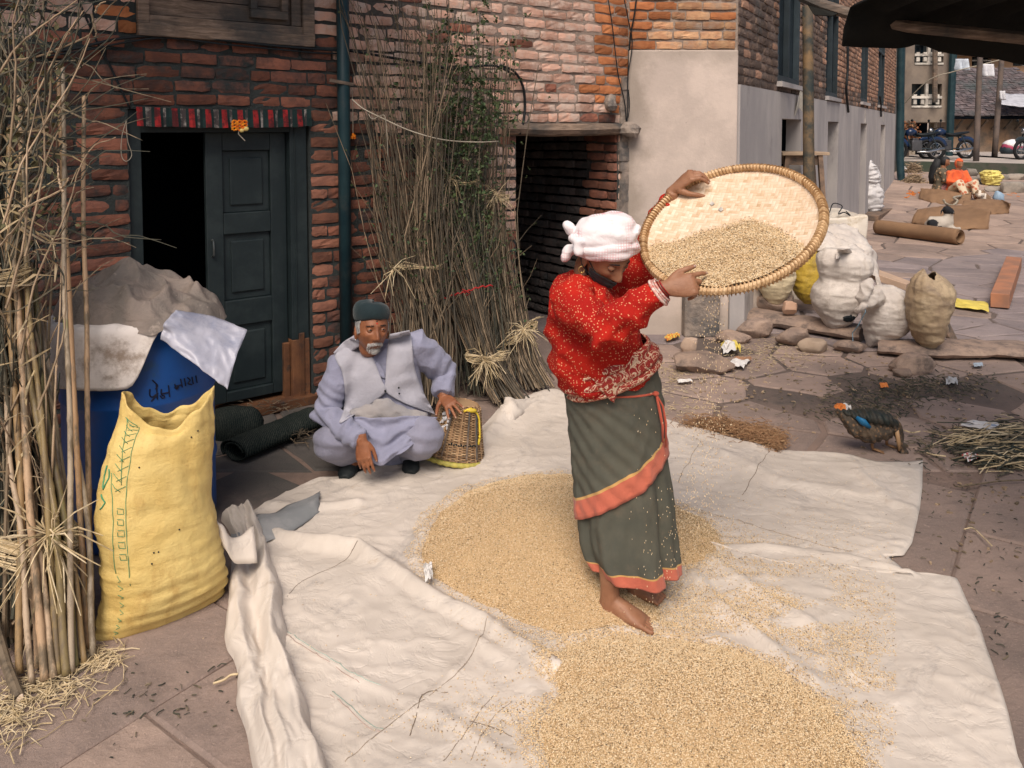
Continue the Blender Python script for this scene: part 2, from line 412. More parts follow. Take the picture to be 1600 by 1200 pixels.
# ================================================================ brick kit
def brick_variant(seed):
    r = random.Random(seed); nx_, nz_ = 4, 3; vs = []; fs = []
    for j in range(nz_ + 1):
        for i in range(nx_ + 1):
            x = i / nx_ - 0.5; z = j / nz_ - 0.5; e = (i in (0, nx_)) + (j in (0, nz_))
            x += r.uniform(-.025, .025) * (1 if i not in (0, nx_) else 0.8); z += r.uniform(-.075, .075)
            if e == 2: x *= 0.985; z *= 0.93
            y = -0.5 + (0.11 if e == 2 else 0.055 if e == 1 else 0) + r.uniform(0, 0.05)
            if r.random() < 0.10: y += 0.10
            vs.append((x, y, z))
    ring = [j for j in range(nx_ + 1)] + [k * (nx_ + 1) + nx_ for k in range(1, nz_ + 1)] + [nz_ * (nx_ + 1) + k for k in range(nx_ - 1, -1, -1)] + [k * (nx_ + 1) for k in range(nz_ - 1, 0, -1)]
    for j in range(nz_):
        for i in range(nx_): a = j * (nx_ + 1) + i; fs.append((a, a + 1, a + nx_ + 2, a + nx_ + 1))
    b = len(vs)
    for k in ring: vs.append((vs[k][0], 0.5, vs[k][2]))
    L = len(ring)
    for k in range(L):
        k2 = (k + 1) % L; fs.append((ring[k2], ring[k], b + k, b + k2))
    return vs, fs
BV = [brick_variant(100 + i) for i in range(14)]
_bm = {}
def brick_me(k, m):
    if (k, m.name) not in _bm: _bm[(k, m.name)] = mesh_of('brick', BV[k][0], BV[k][1], m)
    return _bm[(k, m.name)]
def emit(parent, bl, nparts):
    """bl: (centre, (L, D, H), rotation matrix, material); biggest in view become parts, the rest one stuff part each material"""
    def score(b):
        u, v = PX(b[0]); s = px_per_m(b[0])
        return (s * b[1][0] * s * b[1][2]) if (-20 < u < 1620 and -30 < v < 1220) else 0.0
    bl = sorted(bl, key=score, reverse=True)
    for c, d, rot, m in bl[:nparts]:
        o = bpy.data.objects.new('brick', brick_me(random.randrange(len(BV)), m)); COL.objects.link(o)
        o.matrix_world = Matrix.Translation(c) @ rot.to_4x4() @ Matrix.Diagonal((*d, 1)); o.parent = parent
        o.matrix_parent_inverse = Matrix.Translation(-parent.location)
    restl = bl[nparts:]
    if restl:
        ms = []; mb = MB()
        for c, d, rot, m in restl:
            if m not in ms: ms.append(m)
            vs, fs = random.choice(BV)
            mb.add([rot @ V((v[0] * d[0], v[1] * d[1], v[2] * d[2])) + V(c) for v in vs], fs, ms.index(m))
        mb.build('brick', ms, parent, kind='stuff')
class Wall:
    """vertical wall plane: origin O at the ground, direction D (to the right as seen from the front), outward normal N"""
    def __init__(s, O, D):
        s.O = V(O); s.D = V(D).normalized(); s.N = V((s.D.y, -s.D.x, 0)); s.rot = Matrix((s.D, -s.N, V((0, 0, 1)))).transposed()
    def at(s, a, z, n=0.0): return s.O + s.D * a + s.N * n + V((0, 0, z))
    def hit(s, u, v):
        d = ray(u, v); k = (s.O - cam.location).dot(s.N) / d.dot(s.N); p = cam.location + d * k
        return (p - s.O).dot(s.D), p.z
    def box(s, mb, a0, a1, z0, z1, n0, n1, mi=0, jit=0):
        c = s.at((a0 + a1) / 2, (z0 + z1) / 2, (n0 + n1) / 2)
        mb.box(c, (abs(a1 - a0), abs(n1 - n0), abs(z1 - z0)), s.rot, mi, jit)
    def core(s, mb, a0, a1, z0, z1, holes, th, mi=0, face=0.0):
        A = sorted({a0, a1, *[x for h in holes for x in h[:2] if a0 < x < a1]}); Z = sorted({z0, z1, *[x for h in holes for x in h[2:] if z0 < x < z1]})
        for i in range(len(A) - 1):
            for j in range(len(Z) - 1):
                ca, cz = (A[i] + A[i + 1]) / 2, (Z[j] + Z[j + 1]) / 2
                if any(h[0] < ca < h[1] and h[2] < cz < h[3] for h in holes): continue
                s.box(mb, A[i], A[i + 1], Z[j], Z[j + 1], face - th, face, mi)
    def bricks(s, a0, a1, z0, z1, holes, matfn, pitch=0.08, L=0.21, depth=0.06, proud=0.0, gap=0.012, skip=0.0, H_=None, wob=0.006):
        out = []; z = z0; row = 0
        while z + pitch * 0.6 < z1:
            zc = z + pitch / 2; iv = [(a0, a1)]
            for h in holes:
                if h[2] - 0.03 < zc < h[3] + 0.03:
                    iv = [q for (p0, p1) in iv for q in ((p0, min(p1, h[0])), (max(p0, h[1]), p1)) if q[1] - q[0] > 0.05]
            for (p0, p1) in iv:
                x = p0; first = True
                while x < p1 - 0.04:
                    l = L * random.uniform(0.86, 1.12) * (random.choice((0.5, 1, 1, 0.75)) if first else (0.55 if random.random() < 0.12 else 1)); first = False
                    if p1 - (x + l) < 0.06: l = p1 - x
                    if random.random() >= skip:
                        m = matfn(x + l / 2, zc)
                        if m is not None:
                            hh = (H_ or pitch - 0.016) * random.uniform(0.88, 1.05)
                            pr = proud + random.uniform(-.004, .008)
                            rt = s.rot @ Matrix.Rotation(R(random.uniform(-.9, .9)), 3, 'Y') @ Matrix.Rotation(R(random.uniform(-1.5, 1.5)), 3, 'Z')
                            out.append((s.at(x + l / 2, zc + wob * nz(x * 1.3, z * 2, 5) * 2, pr - depth / 2), (max(.03, l - gap * random.uniform(.6, 1.5)), depth, hh), rt, m))
                    x += l
            z += pitch; row += 1
        return out

# ================================================================ the left brick house
W1 = Wall((0.97, 6.73, 0), (0.7917, 0.611, 0)); W1.O = W1.O    # a runs negative to the left of the corner
aL = W1.hit(-60, 300)[0]
d0 = W1.hit(205, 400)[0]; d1 = W1.hit(486, 400)[0]; dz = W1.hit(345, 172)[1]
o0 = W1.hit(806, 300)[0]; o1 = W1.hit(965, 300)[0]; oz = W1.hit(850, 212)[1]
w0 = W1.hit(213, 30)[0]; w1 = W1.hit(487, 30)[0]; wz = W1.hit(350, 52)[1]
pa_x = W1.hit(560, 100)[0]
holes = [(d0, d1, -1, dz), (o0, o1, -1, oz), (w0, w1, wz, 9)]
house = thing('brick_house', 'old red brick house with a dark doorway, sooty at the left and paler above', 'house', W1.at(-2.3, 0))
mb = MB(); W1.core(mb, aL - 1.2, 0.0, -0.05, 5.6, [holes[0], holes[1], (w0, w1, wz, 4.4)], 0.38)
mb.build('wall', m_mortar, house)
mb = MB(); W1.box(mb, aL - 1.5, 0.0, 5.602, 5.72, -3.0, 0.75); mb.build('roof', m_wood_old, house)
mb = MB(); W1.box(mb, aL - 1.5, pa_x, 3.25, 3.33, -.02, .85); mb.build('added_shade_roof', m_wood_old, house)  # unseen roof, added above the view to shade the wall and door
def house_mat(a, z):
    p = W1.at(a, z); u, v = PX(p)
    if u > 470 and u < 530 and v > 165: return b_quoin
    up = (u - 470) / 300 + (250 - v) / 200 + 0.35 * nz(a * 2.2, z * 2.2)
    if u > 915 and v < 185 and random.random() < sstep(905, 955, u): return b_orange
    if u > 940 and random.random() < 0.2 and v < 180: return None
    if u < 200 and 15 < v < 62 and u > 155 and random.random() < 0.8: return b_orange
    if u < 520 and v < 62: return b_pink if random.random() < 0.6 else b_red
    if u > 535: return b_pink if up > 0.55 and random.random() < 0.93 else (b_red if random.random() < 0.75 else b_soot)
    return b_red if (random.random() < 0.42 and u > 130) else b_soot
bl = W1.bricks(aL - 0.3, 0.0, 0.02, 3.0, holes, house_mat, proud=0.0085, wob=.010)
emit(house, bl, 298)
bl2 = W1.bricks(aL - 0.3, 0.0, 3.02, 5.6, [(w0, w1, 2, 4.4)], lambda a, z: b_pink, proud=0.012)
emit(house, bl2, 0)
# reveal of the passage, right jamb in brick
rev = Wall(W1.at(o1 + 0.001, 0, 0), -W1.N); rev.N = -W1.D; rev.rot = Matrix((rev.D, -rev.N, V((0, 0, 1)))).transposed()
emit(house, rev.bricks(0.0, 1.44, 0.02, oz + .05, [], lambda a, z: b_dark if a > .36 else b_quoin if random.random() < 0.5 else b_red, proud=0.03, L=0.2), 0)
# dark rooms behind the openings
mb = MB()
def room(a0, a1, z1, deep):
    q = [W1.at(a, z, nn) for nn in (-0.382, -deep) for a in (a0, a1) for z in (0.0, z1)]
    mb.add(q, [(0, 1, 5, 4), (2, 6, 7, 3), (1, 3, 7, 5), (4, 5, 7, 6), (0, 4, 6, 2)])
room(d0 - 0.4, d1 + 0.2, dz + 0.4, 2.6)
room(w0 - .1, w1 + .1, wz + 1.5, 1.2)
for a in (w0 - .1,): pass
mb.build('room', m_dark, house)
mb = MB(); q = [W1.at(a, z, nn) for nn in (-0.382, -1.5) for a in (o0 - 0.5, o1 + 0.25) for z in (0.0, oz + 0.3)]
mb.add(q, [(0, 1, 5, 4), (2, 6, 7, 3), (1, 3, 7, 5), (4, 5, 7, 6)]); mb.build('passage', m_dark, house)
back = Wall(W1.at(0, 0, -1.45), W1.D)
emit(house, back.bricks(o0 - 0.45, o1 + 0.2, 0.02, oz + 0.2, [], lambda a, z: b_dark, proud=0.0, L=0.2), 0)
# lintel beam over the passage and its plaster edge
mb = MB(); n_ = 10
a0, a1 = W1.hit(783, 200)[0], W1.hit(972, 200)[0]
pts = []
for i in range(n_ + 1):
    t = i / n_; pts.append(W1.at(lerp(a0, a1, t), oz + 0.055 - 0.012 * math.sin(t * 3.14) + 0.006 * nz(t * 5, 1), 0.0))
mb.tube(pts, [(0.07 + 0.006 * nz(i * .7, 3), 0.05) for i in range(n_ + 1)], 8, up=(0, 0, 1)); mb.build('lintel', m_wood_old, house)
mb = MB()
for i in range(26):
    z = i * oz * 1.28 / 25 * 0.98
    wv = 0.075 + 0.035 * nz(i * 0.35, 2.0)
    c = W1.at(-0.01 - wv / 2, z, 0.004)
    mb.box(c, (wv + 0.03, 0.05, oz * 1.28 / 25 * 1.15), W1.rot, 0, 0.008)
mb.build('plaster_edge', m_roughpl, house)
mb = MB(); c = W1.at(-0.06, oz + 0.04, 0.09)
vs, fs = ball(c, (0.085, 0.075, 0.07), 9); mb.add([V(v) + V((nz(v[0] * 14, v[2] * 14), nz(v[1] * 14, v[2] * 9), nz(v[0] * 9, v[1] * 9))) * 0.035 for v in vs], fs)
c = W1.at(-0.22, oz + 0.26, 0.02); vs, fs = ball(c, (0.06, 0.06, 0.075), 9); mb.add([V(v) + V((nz(v[0] * 14, v[2] * 14), nz(v[1] * 14, v[2] * 9), nz(v[0] * 9, v[1] * 9))) * 0.03 for v in vs], fs)
mb.build('corbel_stone', m_roughpl, house)

# ---- door
door_frame = mb = MB()
fr = W1.hit(226, 400)[0]; fl = W1.hit(457, 400)[0]; fin = W1.hit(330, 400)[0]
W1.box(mb, d0, fr, 0, dz, -0.16, -0.02); W1.box(mb, fl, d1 - 0.012, 0.42, dz, -0.16, -0.02)
W1.box(mb, fl + 0.028, fl + 0.034, 0.42, dz, -0.02, -0.012)
W1.box(mb, fr, fl, dz - 0.13, dz, -0.16, -0.022)
mb.build('door_frame', m_door, house, bevel=0.004)
mb = MB(); W1.box(mb, fl - 0.002, d1 - 0.010, 0.0, 0.42, -0.163, -0.014); W1.box(mb, fl + 0.04, fl + 0.075, 0.0, 0.46, -0.02, -0.006); W1.box(mb, fl - 0.045, fl - 0.006, 0, 0.40, -0.10, -0.045)
mb.build('door_frame', m_doorred, house, label='bare red-brown lower end of the door frame', bevel=0.004)
mb = MB(); W1.box(mb, d0 - 0.05, d1 + 0.02, 0.0, 0.06, -0.32, 0.03); mb.build('threshold', m_doorred, house, bevel=0.006)
def zz(v): return W1.hit(395, v)[1]
mb = MB(); lf0, lf1 = fin, fl - 0.004; n0, n1 = -0.115, -0.075
st = 0.10
W1.box(mb, lf0, lf0 + st, 0.09, dz - 0.13, n0, n1); W1.box(mb, lf1 - st, lf1, 0.09, dz - 0.13, n0, n1)
rails = [(0.09, zz(612)), (zz(510), zz(470)), (zz(366), zz(333)), (dz - 0.24, dz - 0.13)]
for a, b in rails: W1.box(mb, lf0 + st, lf1 - st, a, b, n0, n1 - 0.001)
door = mb.build('door_leaf', m_door, house, bevel=0.005)
mb = MB()
for (a, b) in ((rails[0][1], rails[1][0]), (rails[1][1], rails[2][0]), (rails[2][1], rails[3][0])):
    W1.box(mb, lf0 + st, lf1 - st, a, b, n0, n1 - 0.022)
    W1.box(mb, lf0 + st + 0.045, lf1 - st - 0.045, a + 0.045, b - 0.045, n0, n1 - 0.010)
mb.build('door_panel', m_door, door, bevel=0.006)
mb = MB(); c = W1.at(lf0 + 0.03, zz(385), n1); mb.tube([c + V((0, 0, .05)), c + W1.N * .025 + V((0, 0, .04)), c + W1.N * .03, c + W1.N * .025 - V((0, 0, .04)), c - V((0, 0, .05))], 0.006, 6)
mb.build('door_handle', mat('tarnished_metal', (0.2, 0.22, 0.22), rough=0.4, bump=0, Metallic=0.8), door)
# left-hand leaf swung inside, in the dark
mb = MB(); q0 = W1.at(fr + 0.01, 0.09, -0.16); q1 = q0 - W1.N * 0.55
mb.box((q0 + q1) / 2 + V((0, 0, (dz - 0.25) / 2)), (0.035, 0.55, dz - 0.25), W1.rot); mb.build('door_leaf', m_door, house, label='door leaf swung back into the dark room')

# ---- carved wooden window above the door
win = mb = MB()
wz0 = wz
def wy(u, v): return W1.hit(u, v)
W1.box(mb, w0 - 0.0, w1, wz0 - 0.05, wz0 + 0.02, -0.1, 0.055, 0, 0.004)
W1.box(mb, w0 + 0.03, w1 - 0.05, wz0 + 0.021, wz0 + 0.07, -0.1, 0.035, 0, 0.003)
W1.box(mb, w0, w0 + 0.06, wz0 + 0.02, wz0 + 1.2, -0.1, 0.04); W1.box(mb, w1 - 0.075, w1, wz0 + 0.02, wz0 + 1.2, -0.1, 0.05)
W1.box(mb, w1 - 0.14, w1 - 0.078, wz0 + 0.07, wz0 + 1.2, -0.1, 0.025)
W1.box(mb, w0 + 0.06, w1 - 0.14, wz0 + 1.1, wz0 + 1.2, -0.1, 0.03)
wf = mb.build('window', m_wood_old, house, bevel=0.006)
for k in range(7):
    mb = MB(); z0 = wz0 + 0.075 + k * 0.105; W1.box(mb, w0 + 0.062, w1 - 0.142, z0, z0 + 0.098 + random.uniform(-.006, .002), -0.06, random.uniform(-0.004, 0.008), 0, 0.003)
    mb.build('plank', m_wood_old, wf)
mb = MB()
a0, a1 = W1.hit(388, 10)[0], W1.hit(446, 10)[0]
for (x0, x1, z0, z1) in ((a0, a1, wz0 + 0.10, wz0 + 0.15), (a0, a0 + 0.04, wz0 + 0.15, wz0 + 0.9), (a1 - 0.04, a1, wz0 + 0.15, wz0 + 0.9)): W1.box(mb, x0, x1, z0, z1, 0.0, 0.045)
mb.build('shutter_frame', m_wood_old, wf, bevel=0.005)

# ---- striped valance over the door
v_red = mat('red_cloth', (0.34, 0.02, 0.022), rough=0.85, bump=0.3, bscale=200, var=0.2, dirt=(0.07, 0.012, 0.014), dscale=14, damt=(.40, .6))
v_white = mat('white_cloth', (0.38, 0.34, 0.31), rough=0.85, bump=0.3, bscale=200, dirt=(0.06, 0.05, 0.05), dscale=16, damt=(0.38, 0.56))
v_dark = mat('dark_green_cloth', (0.012, 0.03, 0.03), rough=0.9, bump=0.2)
mb = MB(); NS = 66; va, vb = W1.hit(211, 180)[0], W1.hit(483, 180)[0]
z1v = dz + 0.012; hh = 0.105
for i in range(NS):
    t0, t1 = i / NS, (i + 1) / NS
    def pt(t, f): return W1.at(lerp(va, vb, t), z1v - hh * f * (1 + 0.06 * nz(t * 14, 2)) - 0.01 * math.sin(t * 3.1), 0.03 + 0.012 * math.sin(t * NS * 1.05) * f + 0.012 * f)
    k = i % 6; mi = 0 if k in (0, 1) else 1 if k in (3,) else 1 if (k == 4 and nz(i * .9, 4) > 0) else 2
    for f0, f1 in ((0, .5), (.5, 1)):
        mb.add([pt(t0, f0), pt(t1, f0), pt(t1, f1), pt(t0, f1)], [(0, 3, 2, 1)], mi)
val = mb.build('door_valance', [v_red, v_white, v_dark], smooth_=False)
so = val.modifiers.new('s', 'SOLIDIFY'); so.thickness = 0.002
tag(val, 'red and white striped cloth strip hung along the top of the dark doorway', 'valance')

# ---- drainpipe, cables, hanging flowers
def pipe_path(u0, v0, u1, v1, W=W1, off=0.07, n=8):
    a0, z0 = W.hit(u0, v0); a1, z1 = W.hit(u1, v1)
    return [W.at(lerp(a0, a1, i / n), lerp(z0, z1, i / n), off) for i in range(n + 1)]
mb = MB(); pa = W1.hit(536, 300)[0] - 0.02
mb.tube([W1.at(pa, 0.0, 0.065), W1.at(pa, 3.6, 0.065)], 0.040, 14)
for z in (0.3, 3.0): mb.tube([W1.at(pa, z, 0.065), W1.at(pa, z + 0.07, 0.065)], 0.046, 14)
dp = mb.build('drainpipe', m_pipe, smooth_=False); tag(dp, 'dark drainpipe running up the brick wall just right of the doorway', 'drainpipe')
for p in dp.data.polygons: p.use_smooth = len(p.vertices) == 4
mb = MB(); mb.box(W1.at(pa - 0.03, W1.hit(525, 130)[1], 0.10), (0.16, 0.015, 0.02), W1.rot @ Matrix.Rotation(R(8), 3, 'Y')); mb.build('clamp', m_wood_old, dp)
def cable(name, label, px, r=0.008, off=0.04, W=W1, cat='cable', group=None, m=None, n=24):
    pts = [W.at(*W.hit(u, v), off + 0.008 * math.sin(i * 1.7)) for i, (u, v) in enumerate(px)]
    mb = MB(); mb.tube([V(p) for p in smooth(pts, n)], r, 6)
    return tag(mb.build(name, m or m_cable, smooth_=True), label, cat, group)
cable('cable', 'thick black cable sagging across the bricks under the wooden window', [(60, 84), (110, 78), (180, 62), (250, 56), (330, 62), (420, 72), (500, 78), (528, 80)], 0.009)
cable('cable', 'second black cable lying just under the thick one below the wooden window', [(60, 90), (130, 80), (200, 66), (260, 60), (345, 70), (450, 80), (500, 84), (528, 84)], 0.006)
cable('cable', 'black cable running from the drainpipe behind the leafy branches', [(542, 80), (600, 90), (660, 100), (700, 108), (740, 104), (770, 104), (800, 118)], 0.010)
cable('cable', 'thick curved cable bending down the bricks beside the passage lintel', [(776, 102), (797, 112), (812, 135), (816, 165), (812, 190), (806, 210)], 0.010)
cable('cable', 'black cable slanting down to the left corner of the doorway', [(118, -4), (132, 30), (152, 72), (168, 100), (185, 138), (200, 170)], 0.006)
cable('cable', 'wire hanging down the orange bricks, leftmost of the hanging wires', [(944, -5), (950, 40), (956, 80), (962, 120), (970, 160), (973, 200)], 0.005)
cable('cable', 'wire hanging down the orange bricks, second from the left', [(966, -5), (972, 30), (980, 70), (974, 120), (972, 170), (970, 205)], 0.005, off=0.06)
W2 = Wall((0.97, 6.73, 0), (1, 0, 0)); W3 = Wall((1.885, 6.73, 0), (0.494, 0.8695, 0))
cable('cable', 'bundled wire crossing the corner between the two brick walls', [(994, -5), (990, 25), (984, 60), (981, 120), (982, 170), (975, 200)], 0.007, off=0.03, W=W2)
m_string = mat('pale_string', (0.45, 0.40, 0.32), rough=0.9, bump=0)
m_marigold = mat('marigold', (0.75, 0.30, 0.02), (0.7, 0.12, 0.01), scale=60, rough=0.8, bump=0.5, bscale=150)
m_petal = mat('yellow_petal', (0.75, 0.60, 0.22), rough=0.8, bump=0.3)
t = thing('flower_charm', 'orange flower hanging on a string beside the drainpipe', 'flower', W1.at(W1.hit(546, 150)[0], W1.hit(546, 150)[1], 0.05))
c = W1.at(*W1.hit(546, 213), 0.05); top = W1.at(*W1.hit(545, 142), 0.05)
mb = MB(); mb.tube([top, (top + c) / 2 + V((.002, 0, 0)), c], 0.0022, 5); mb.build('string', m_string, t)
mb = MB()
for i in range(16):
    q = i * 2.4; mb.ball(c + V((math.cos(q), math.sin(q), 0)) * 0.012 + V((0, 0, random.uniform(-.012, .006))), (0.009, 0.009, 0.007), 6)
mb.ball(c + V((0, 0, .01)), (.01, .01, .012), 8); mb.build('blossom', m_marigold, t, smooth_=True)
c = W1.at(*W1.hit(368, 196), 0.07); t = thing('flower_charm', 'bunch of orange and yellow flowers pinned to the striped cloth over the doorway', 'flower', c)
mb = MB()
for i in range(9):
    for j in range(7):
        q = j * 0.9; cc = c + W1.D * (0.03 * (i % 3 - 1)) + V((0, 0, 0.018 * (i // 3 - 1)))
        mb.ball(cc + W1.D * 0.012 * math.cos(q) + V((0, 0, 0.01 * math.sin(q))), (0.008, 0.008, 0.006), 6)
mb.build('blossom', m_marigold, t, smooth_=True)
mb = MB(); mb.ball(c + W1.D * 0.035 + V((0, 0, -.02)), (0.02, .014, .014), 8); mb.ball(c + W1.D * 0.012 + V((0, 0, -.03)), (0.016, .014, .012), 8); mb.build('blossom', m_petal, t, smooth_=True, label='pale yellow blossoms')
mb = MB(); mb.tube([c, c + V((-.008, 0, -.05)), c + W1.D * 0.03 + V((0, 0, -.09))], 0.003, 5); mb.build('string', m_string, t)
c = W1.at(*W1.hit(195, 190), 0.03)
mb = MB(); mb.tube([V(p) for p in smooth([c, c + V((-.02, -.01, -.08)), c + V((-.025, -.01, -.18)), c + V((.0, -.01, -.215)), c + V((.022, .01, -.18)), c + V((.005, .0, -.10)), c + V((0, 0, 0.01))], 22)], 0.0022, 5)
tag(mb.build('string_loop', m_string), 'loop of pale string hanging at the upper left corner of the door frame', 'string')
# ================================================================ corner house: plastered front, street side with windows
corner = thing('corner_house', 'tall house with a pale plastered base and buff brick above, beside the lane', 'house', (1.4, 6.8, 0))
zp = 1.75 + 120 / 1250 * 6.73; zs = W3.hit(1146, 131)[1]; SE = W3.hit(1396, 250)[0]
mb = MB(); W2.core(mb, 0.0, 0.915, -0.1, zp, [], 0.3, face=0.035); mb.build('plaster', m_plaster, corner, bevel=0.012)
mb = MB(); W2.core(mb, -0.02, 0.915, zp + 0.001, 6.5, [], 0.3, face=0.0); mb.build('wall', mat('pale_mortar', (0.34, 0.27, 0.22), (0.24, 0.19, 0.16), scale=9, rough=0.95, bump=0.8, bscale=40, bdist=0.015, var=0), corner)
def cm(a, z):
    if a < 0.22 and random.random() < 0.75: return b_orange
    return b_buff if random.random() < 0.8 else b_orange
emit(corner, W2.bricks(0.0, 0.9, zp + 0.005, 3.1, [], cm, proud=0.014), 60)
emit(corner, W2.bricks(0.0, 0.9, 3.1, 6.4, [], lambda a, z: b_buff, proud=0.014), 0)
mb = MB(); x0 = P(1073, 500, 6.5).x; x1 = P(1131, 500, 6.5).x
W2.box(mb, x0 - 0.97, x1 - 0.97, 0, 0.78, 0.03, 0.13, 0, 0.008); mb.build('buttress', m_roughpl, corner, bevel=0.015)
mb = MB(); W2.box(mb, 0.86, 0.99, 0, 0.62, -0.2, 0.07, 0, 0.004); mb.build('corner_pier', m_plaster2, corner, bevel=0.01)
# street side
def so_(u0, u1, v0, v1, um=None):
    um = um or (u0 + u1) / 2; a0 = W3.hit(u0, 200)[0]; a1 = W3.hit(u1, 200)[0]
    return a0, a1, W3.hit(um, v1)[1], (W3.hit(um, v0)[1] if v0 is not None else 4.6)
wins = [so_(1213, 1247, None, 131), so_(1288, 1307, None, 152), so_(1343, 1354, None, 160), so_(1370, 1380, None, 165)]
wins = [(a, b, z0, 4.1) for a, b, z0, z1 in wins]
doors = [so_(1217, 1248, 186, 470), so_(1290, 1307, 190, 420), so_(1342, 1352, 193, 340), so_(1374, 1381, 195, 330)]
doors = [(a, b, -0.2, z1) for a, b, z0, z1 in doors]
mb = MB(); W3.core(mb, 0.0, SE, -0.3, zs, doors, 0.17, face=0.03); mb.build('plaster', m_plaster2, corner)
mb = MB(); W3.core(mb, 0.003, SE, zs + 0.001, 6.5, wins, 0.35, face=0.0); mb.build('wall', mat('street_mortar', (0.25, 0.19, 0.155), (0.17, 0.135, 0.115), scale=5, rough=0.95, bump=0.5, bscale=30, var=0), corner)
b_street = brickmat('street_brick', (0.42, 0.25, 0.17), (0.31, 0.18, 0.125), (0.26, 0.19, 0.15), (0.5, 0.75), 1.5)
b_street2 = brickmat('street_brick_grimy', (0.19, 0.135, 0.105), (0.13, 0.095, 0.08), (0.09, 0.085, 0.08), (0.48, 0.72), 2.0)
def sm(a, z): return b_street2 if (a < 5 + 1.2 * nz(z * 2, 3) or (z < zs + 0.25 and random.random() < 0.7)) and random.random() < 0.9 else b_street
bl = W3.bricks(0.0, SE, zs + 0.005, 4.1, wins, sm, proud=0.012, L=0.22)
emit(corner, bl, 0)
m_frame = mat('dark_window_frame', (0.03, 0.045, 0.055), rough=0.6, bump=0.1)
m_glass = mat('dark_window_glass', (0.01, 0.02, 0.03), rough=0.15, bump=0, var=0, spec=0.5)
m_white = mat('worn_white_paint', (0.62, 0.58, 0.52), (0.5, 0.47, 0.43), rough=0.7, bump=0.2, dirt=(0.3, 0.27, 0.24), dscale=6)
for k, (a0, a1, z0, z1) in enumerate(wins):
    mb = MB(); 
    for (x0, x1, y0, y1) in ((a0, a0 + .06, z0, z1), (a1 - .06, a1, z0, z1), (a0 + .06, a1 - .06, z0, z0 + .07), (a0 + .06, a1 - .06, z1 - .06, z1), (a0 + .06, a1 - .06, z0 + (z1 - z0) * .62, z0 + (z1 - z0) * .62 + .05), ((a0 + a1) / 2 - .02, (a0 + a1) / 2 + .02, z0 + .07, z1 - .06)):
        W3.box(mb, x0, x1, y0, y1, -0.06, 0.0)
    f = mb.build('window', m_frame, corner); mb = MB(); W3.box(mb, a0, a1, z0, z1, -0.075, -0.062); mb.build('pane', m_glass, f)
    mb = MB(); W3.box(mb, a0 - .05, a1 + .05, z0 - .05, z0 - 0.001, -0.2, 0.06, 0, .004); mb.build('sill', m_plaster2, f)
for k, (a0, a1, z0, z1) in enumerate(doors):
    mb = MB(); q = [W3.at(a, z, nn) for nn in (-0.142, -1.2) for a in (a0 - .01, a1 + .01) for z in (z0, z1 + .01)]
    mb.add(q, [(0, 1, 5, 4), (2, 6, 7, 3), (1, 3, 7, 5), (4, 5, 7, 6)]); mb.build('doorway', m_dark, corner)
# small white painted marks and a paper flag by the lintels
m_paper = mat('pale_paper', (0.62, 0.58, 0.5), rough=0.9, bump=0.1)
mb = MB(); a, z = W3.hit(1240, 165); q = [W3.at(a - .16, z - .12, .04), W3.at(a - 0.02, z + .16, .07), W3.at(a + .06, z + .15, .09), W3.at(a + .12, z - .1, .10), W3.at(a + .03, z - .02, .05)]
mb.add(q, [(0, 1, 2, 3, 4)]); f = mb.build('paper_flag', m_paper); f.modifiers.new('s', 'SOLIDIFY').thickness = .003
tag(f, 'scrap of pale cloth nailed above the first lower doorway of the corner house', 'rag')
for (u, nm) in ((1349, 'third'), (1378, 'fourth')):
    mb = MB(); a, z = W3.hit(u, 182); W3.box(mb, a - .05, a + .05, z - .12, z + .12, .031, .037); mb.build('white_mark', m_white, corner)
# drainpipe at the far end
mb = MB(); pts = [V(p) for p in smooth([W3.at(SE - 0.1, 0.0, .25), W3.at(SE - 0.05, 0.9, .16), W3.at(SE - .0, 2.2, .14), W3.at(SE - .02, 3.0, .12), W3.at(SE - .05, 5.2, .12)], 14)]
mb.tube(pts, 0.10, 10); mb.tube([W3.at(SE - 0.1, 0.03, .25), W3.at(SE + .2, 0.03, .55)], 0.08, 8)
tag(mb.build('drainpipe', m_pipe, smooth_=True), 'dark bent drainpipe at the far end of the long plastered wall', 'drainpipe')
cable('cable', 'black wire hanging down between the windows on the lane side', [(1318, 70), (1317, 110), (1316, 140), (1320, 175)], 0.02, W=W3, off=0.06)
cable('cable', 'short black wire hanging under the farthest window of the lane wall', [(1370, 150), (1371, 165), (1372, 182)], 0.02, W=W3, off=0.06)
# bamboo pole leaning on the lane side
mb = MB(); p0 = P(1268, 330, 7.9); p0.z = 0; p1 = P(1262, 10, 8.2); mb.tube([p0.lerp(p1, i / 8) + V((0.01 * nz(i, 2), 0, 0)) for i in range(9)], [0.06 - 0.001 * i for i in range(9)], 10)
m_bamboo_d = mat('old_bamboo', (0.22, 0.14, 0.07), (0.10, 0.075, 0.05), scale=5, rough=0.7, bump=0.2, dirt=(0.03, 0.04, 0.04), dscale=3, damt=(0.4, 0.6))
tag(mb.build('bamboo_pole', m_bamboo_d, smooth_=True), 'brown bamboo pole standing against the lane wall behind the wooden stool', 'pole')

# ================================================================ far end of the lane
m_conc = mat('stained_concrete', (0.27, 0.22, 0.175), (0.20, 0.165, 0.14), scale=1.2, rough=0.95, bump=0.4, bscale=8, var=0, dirt=(0.15, 0.12, 0.10), dscale=1.0)
YR = 23.4
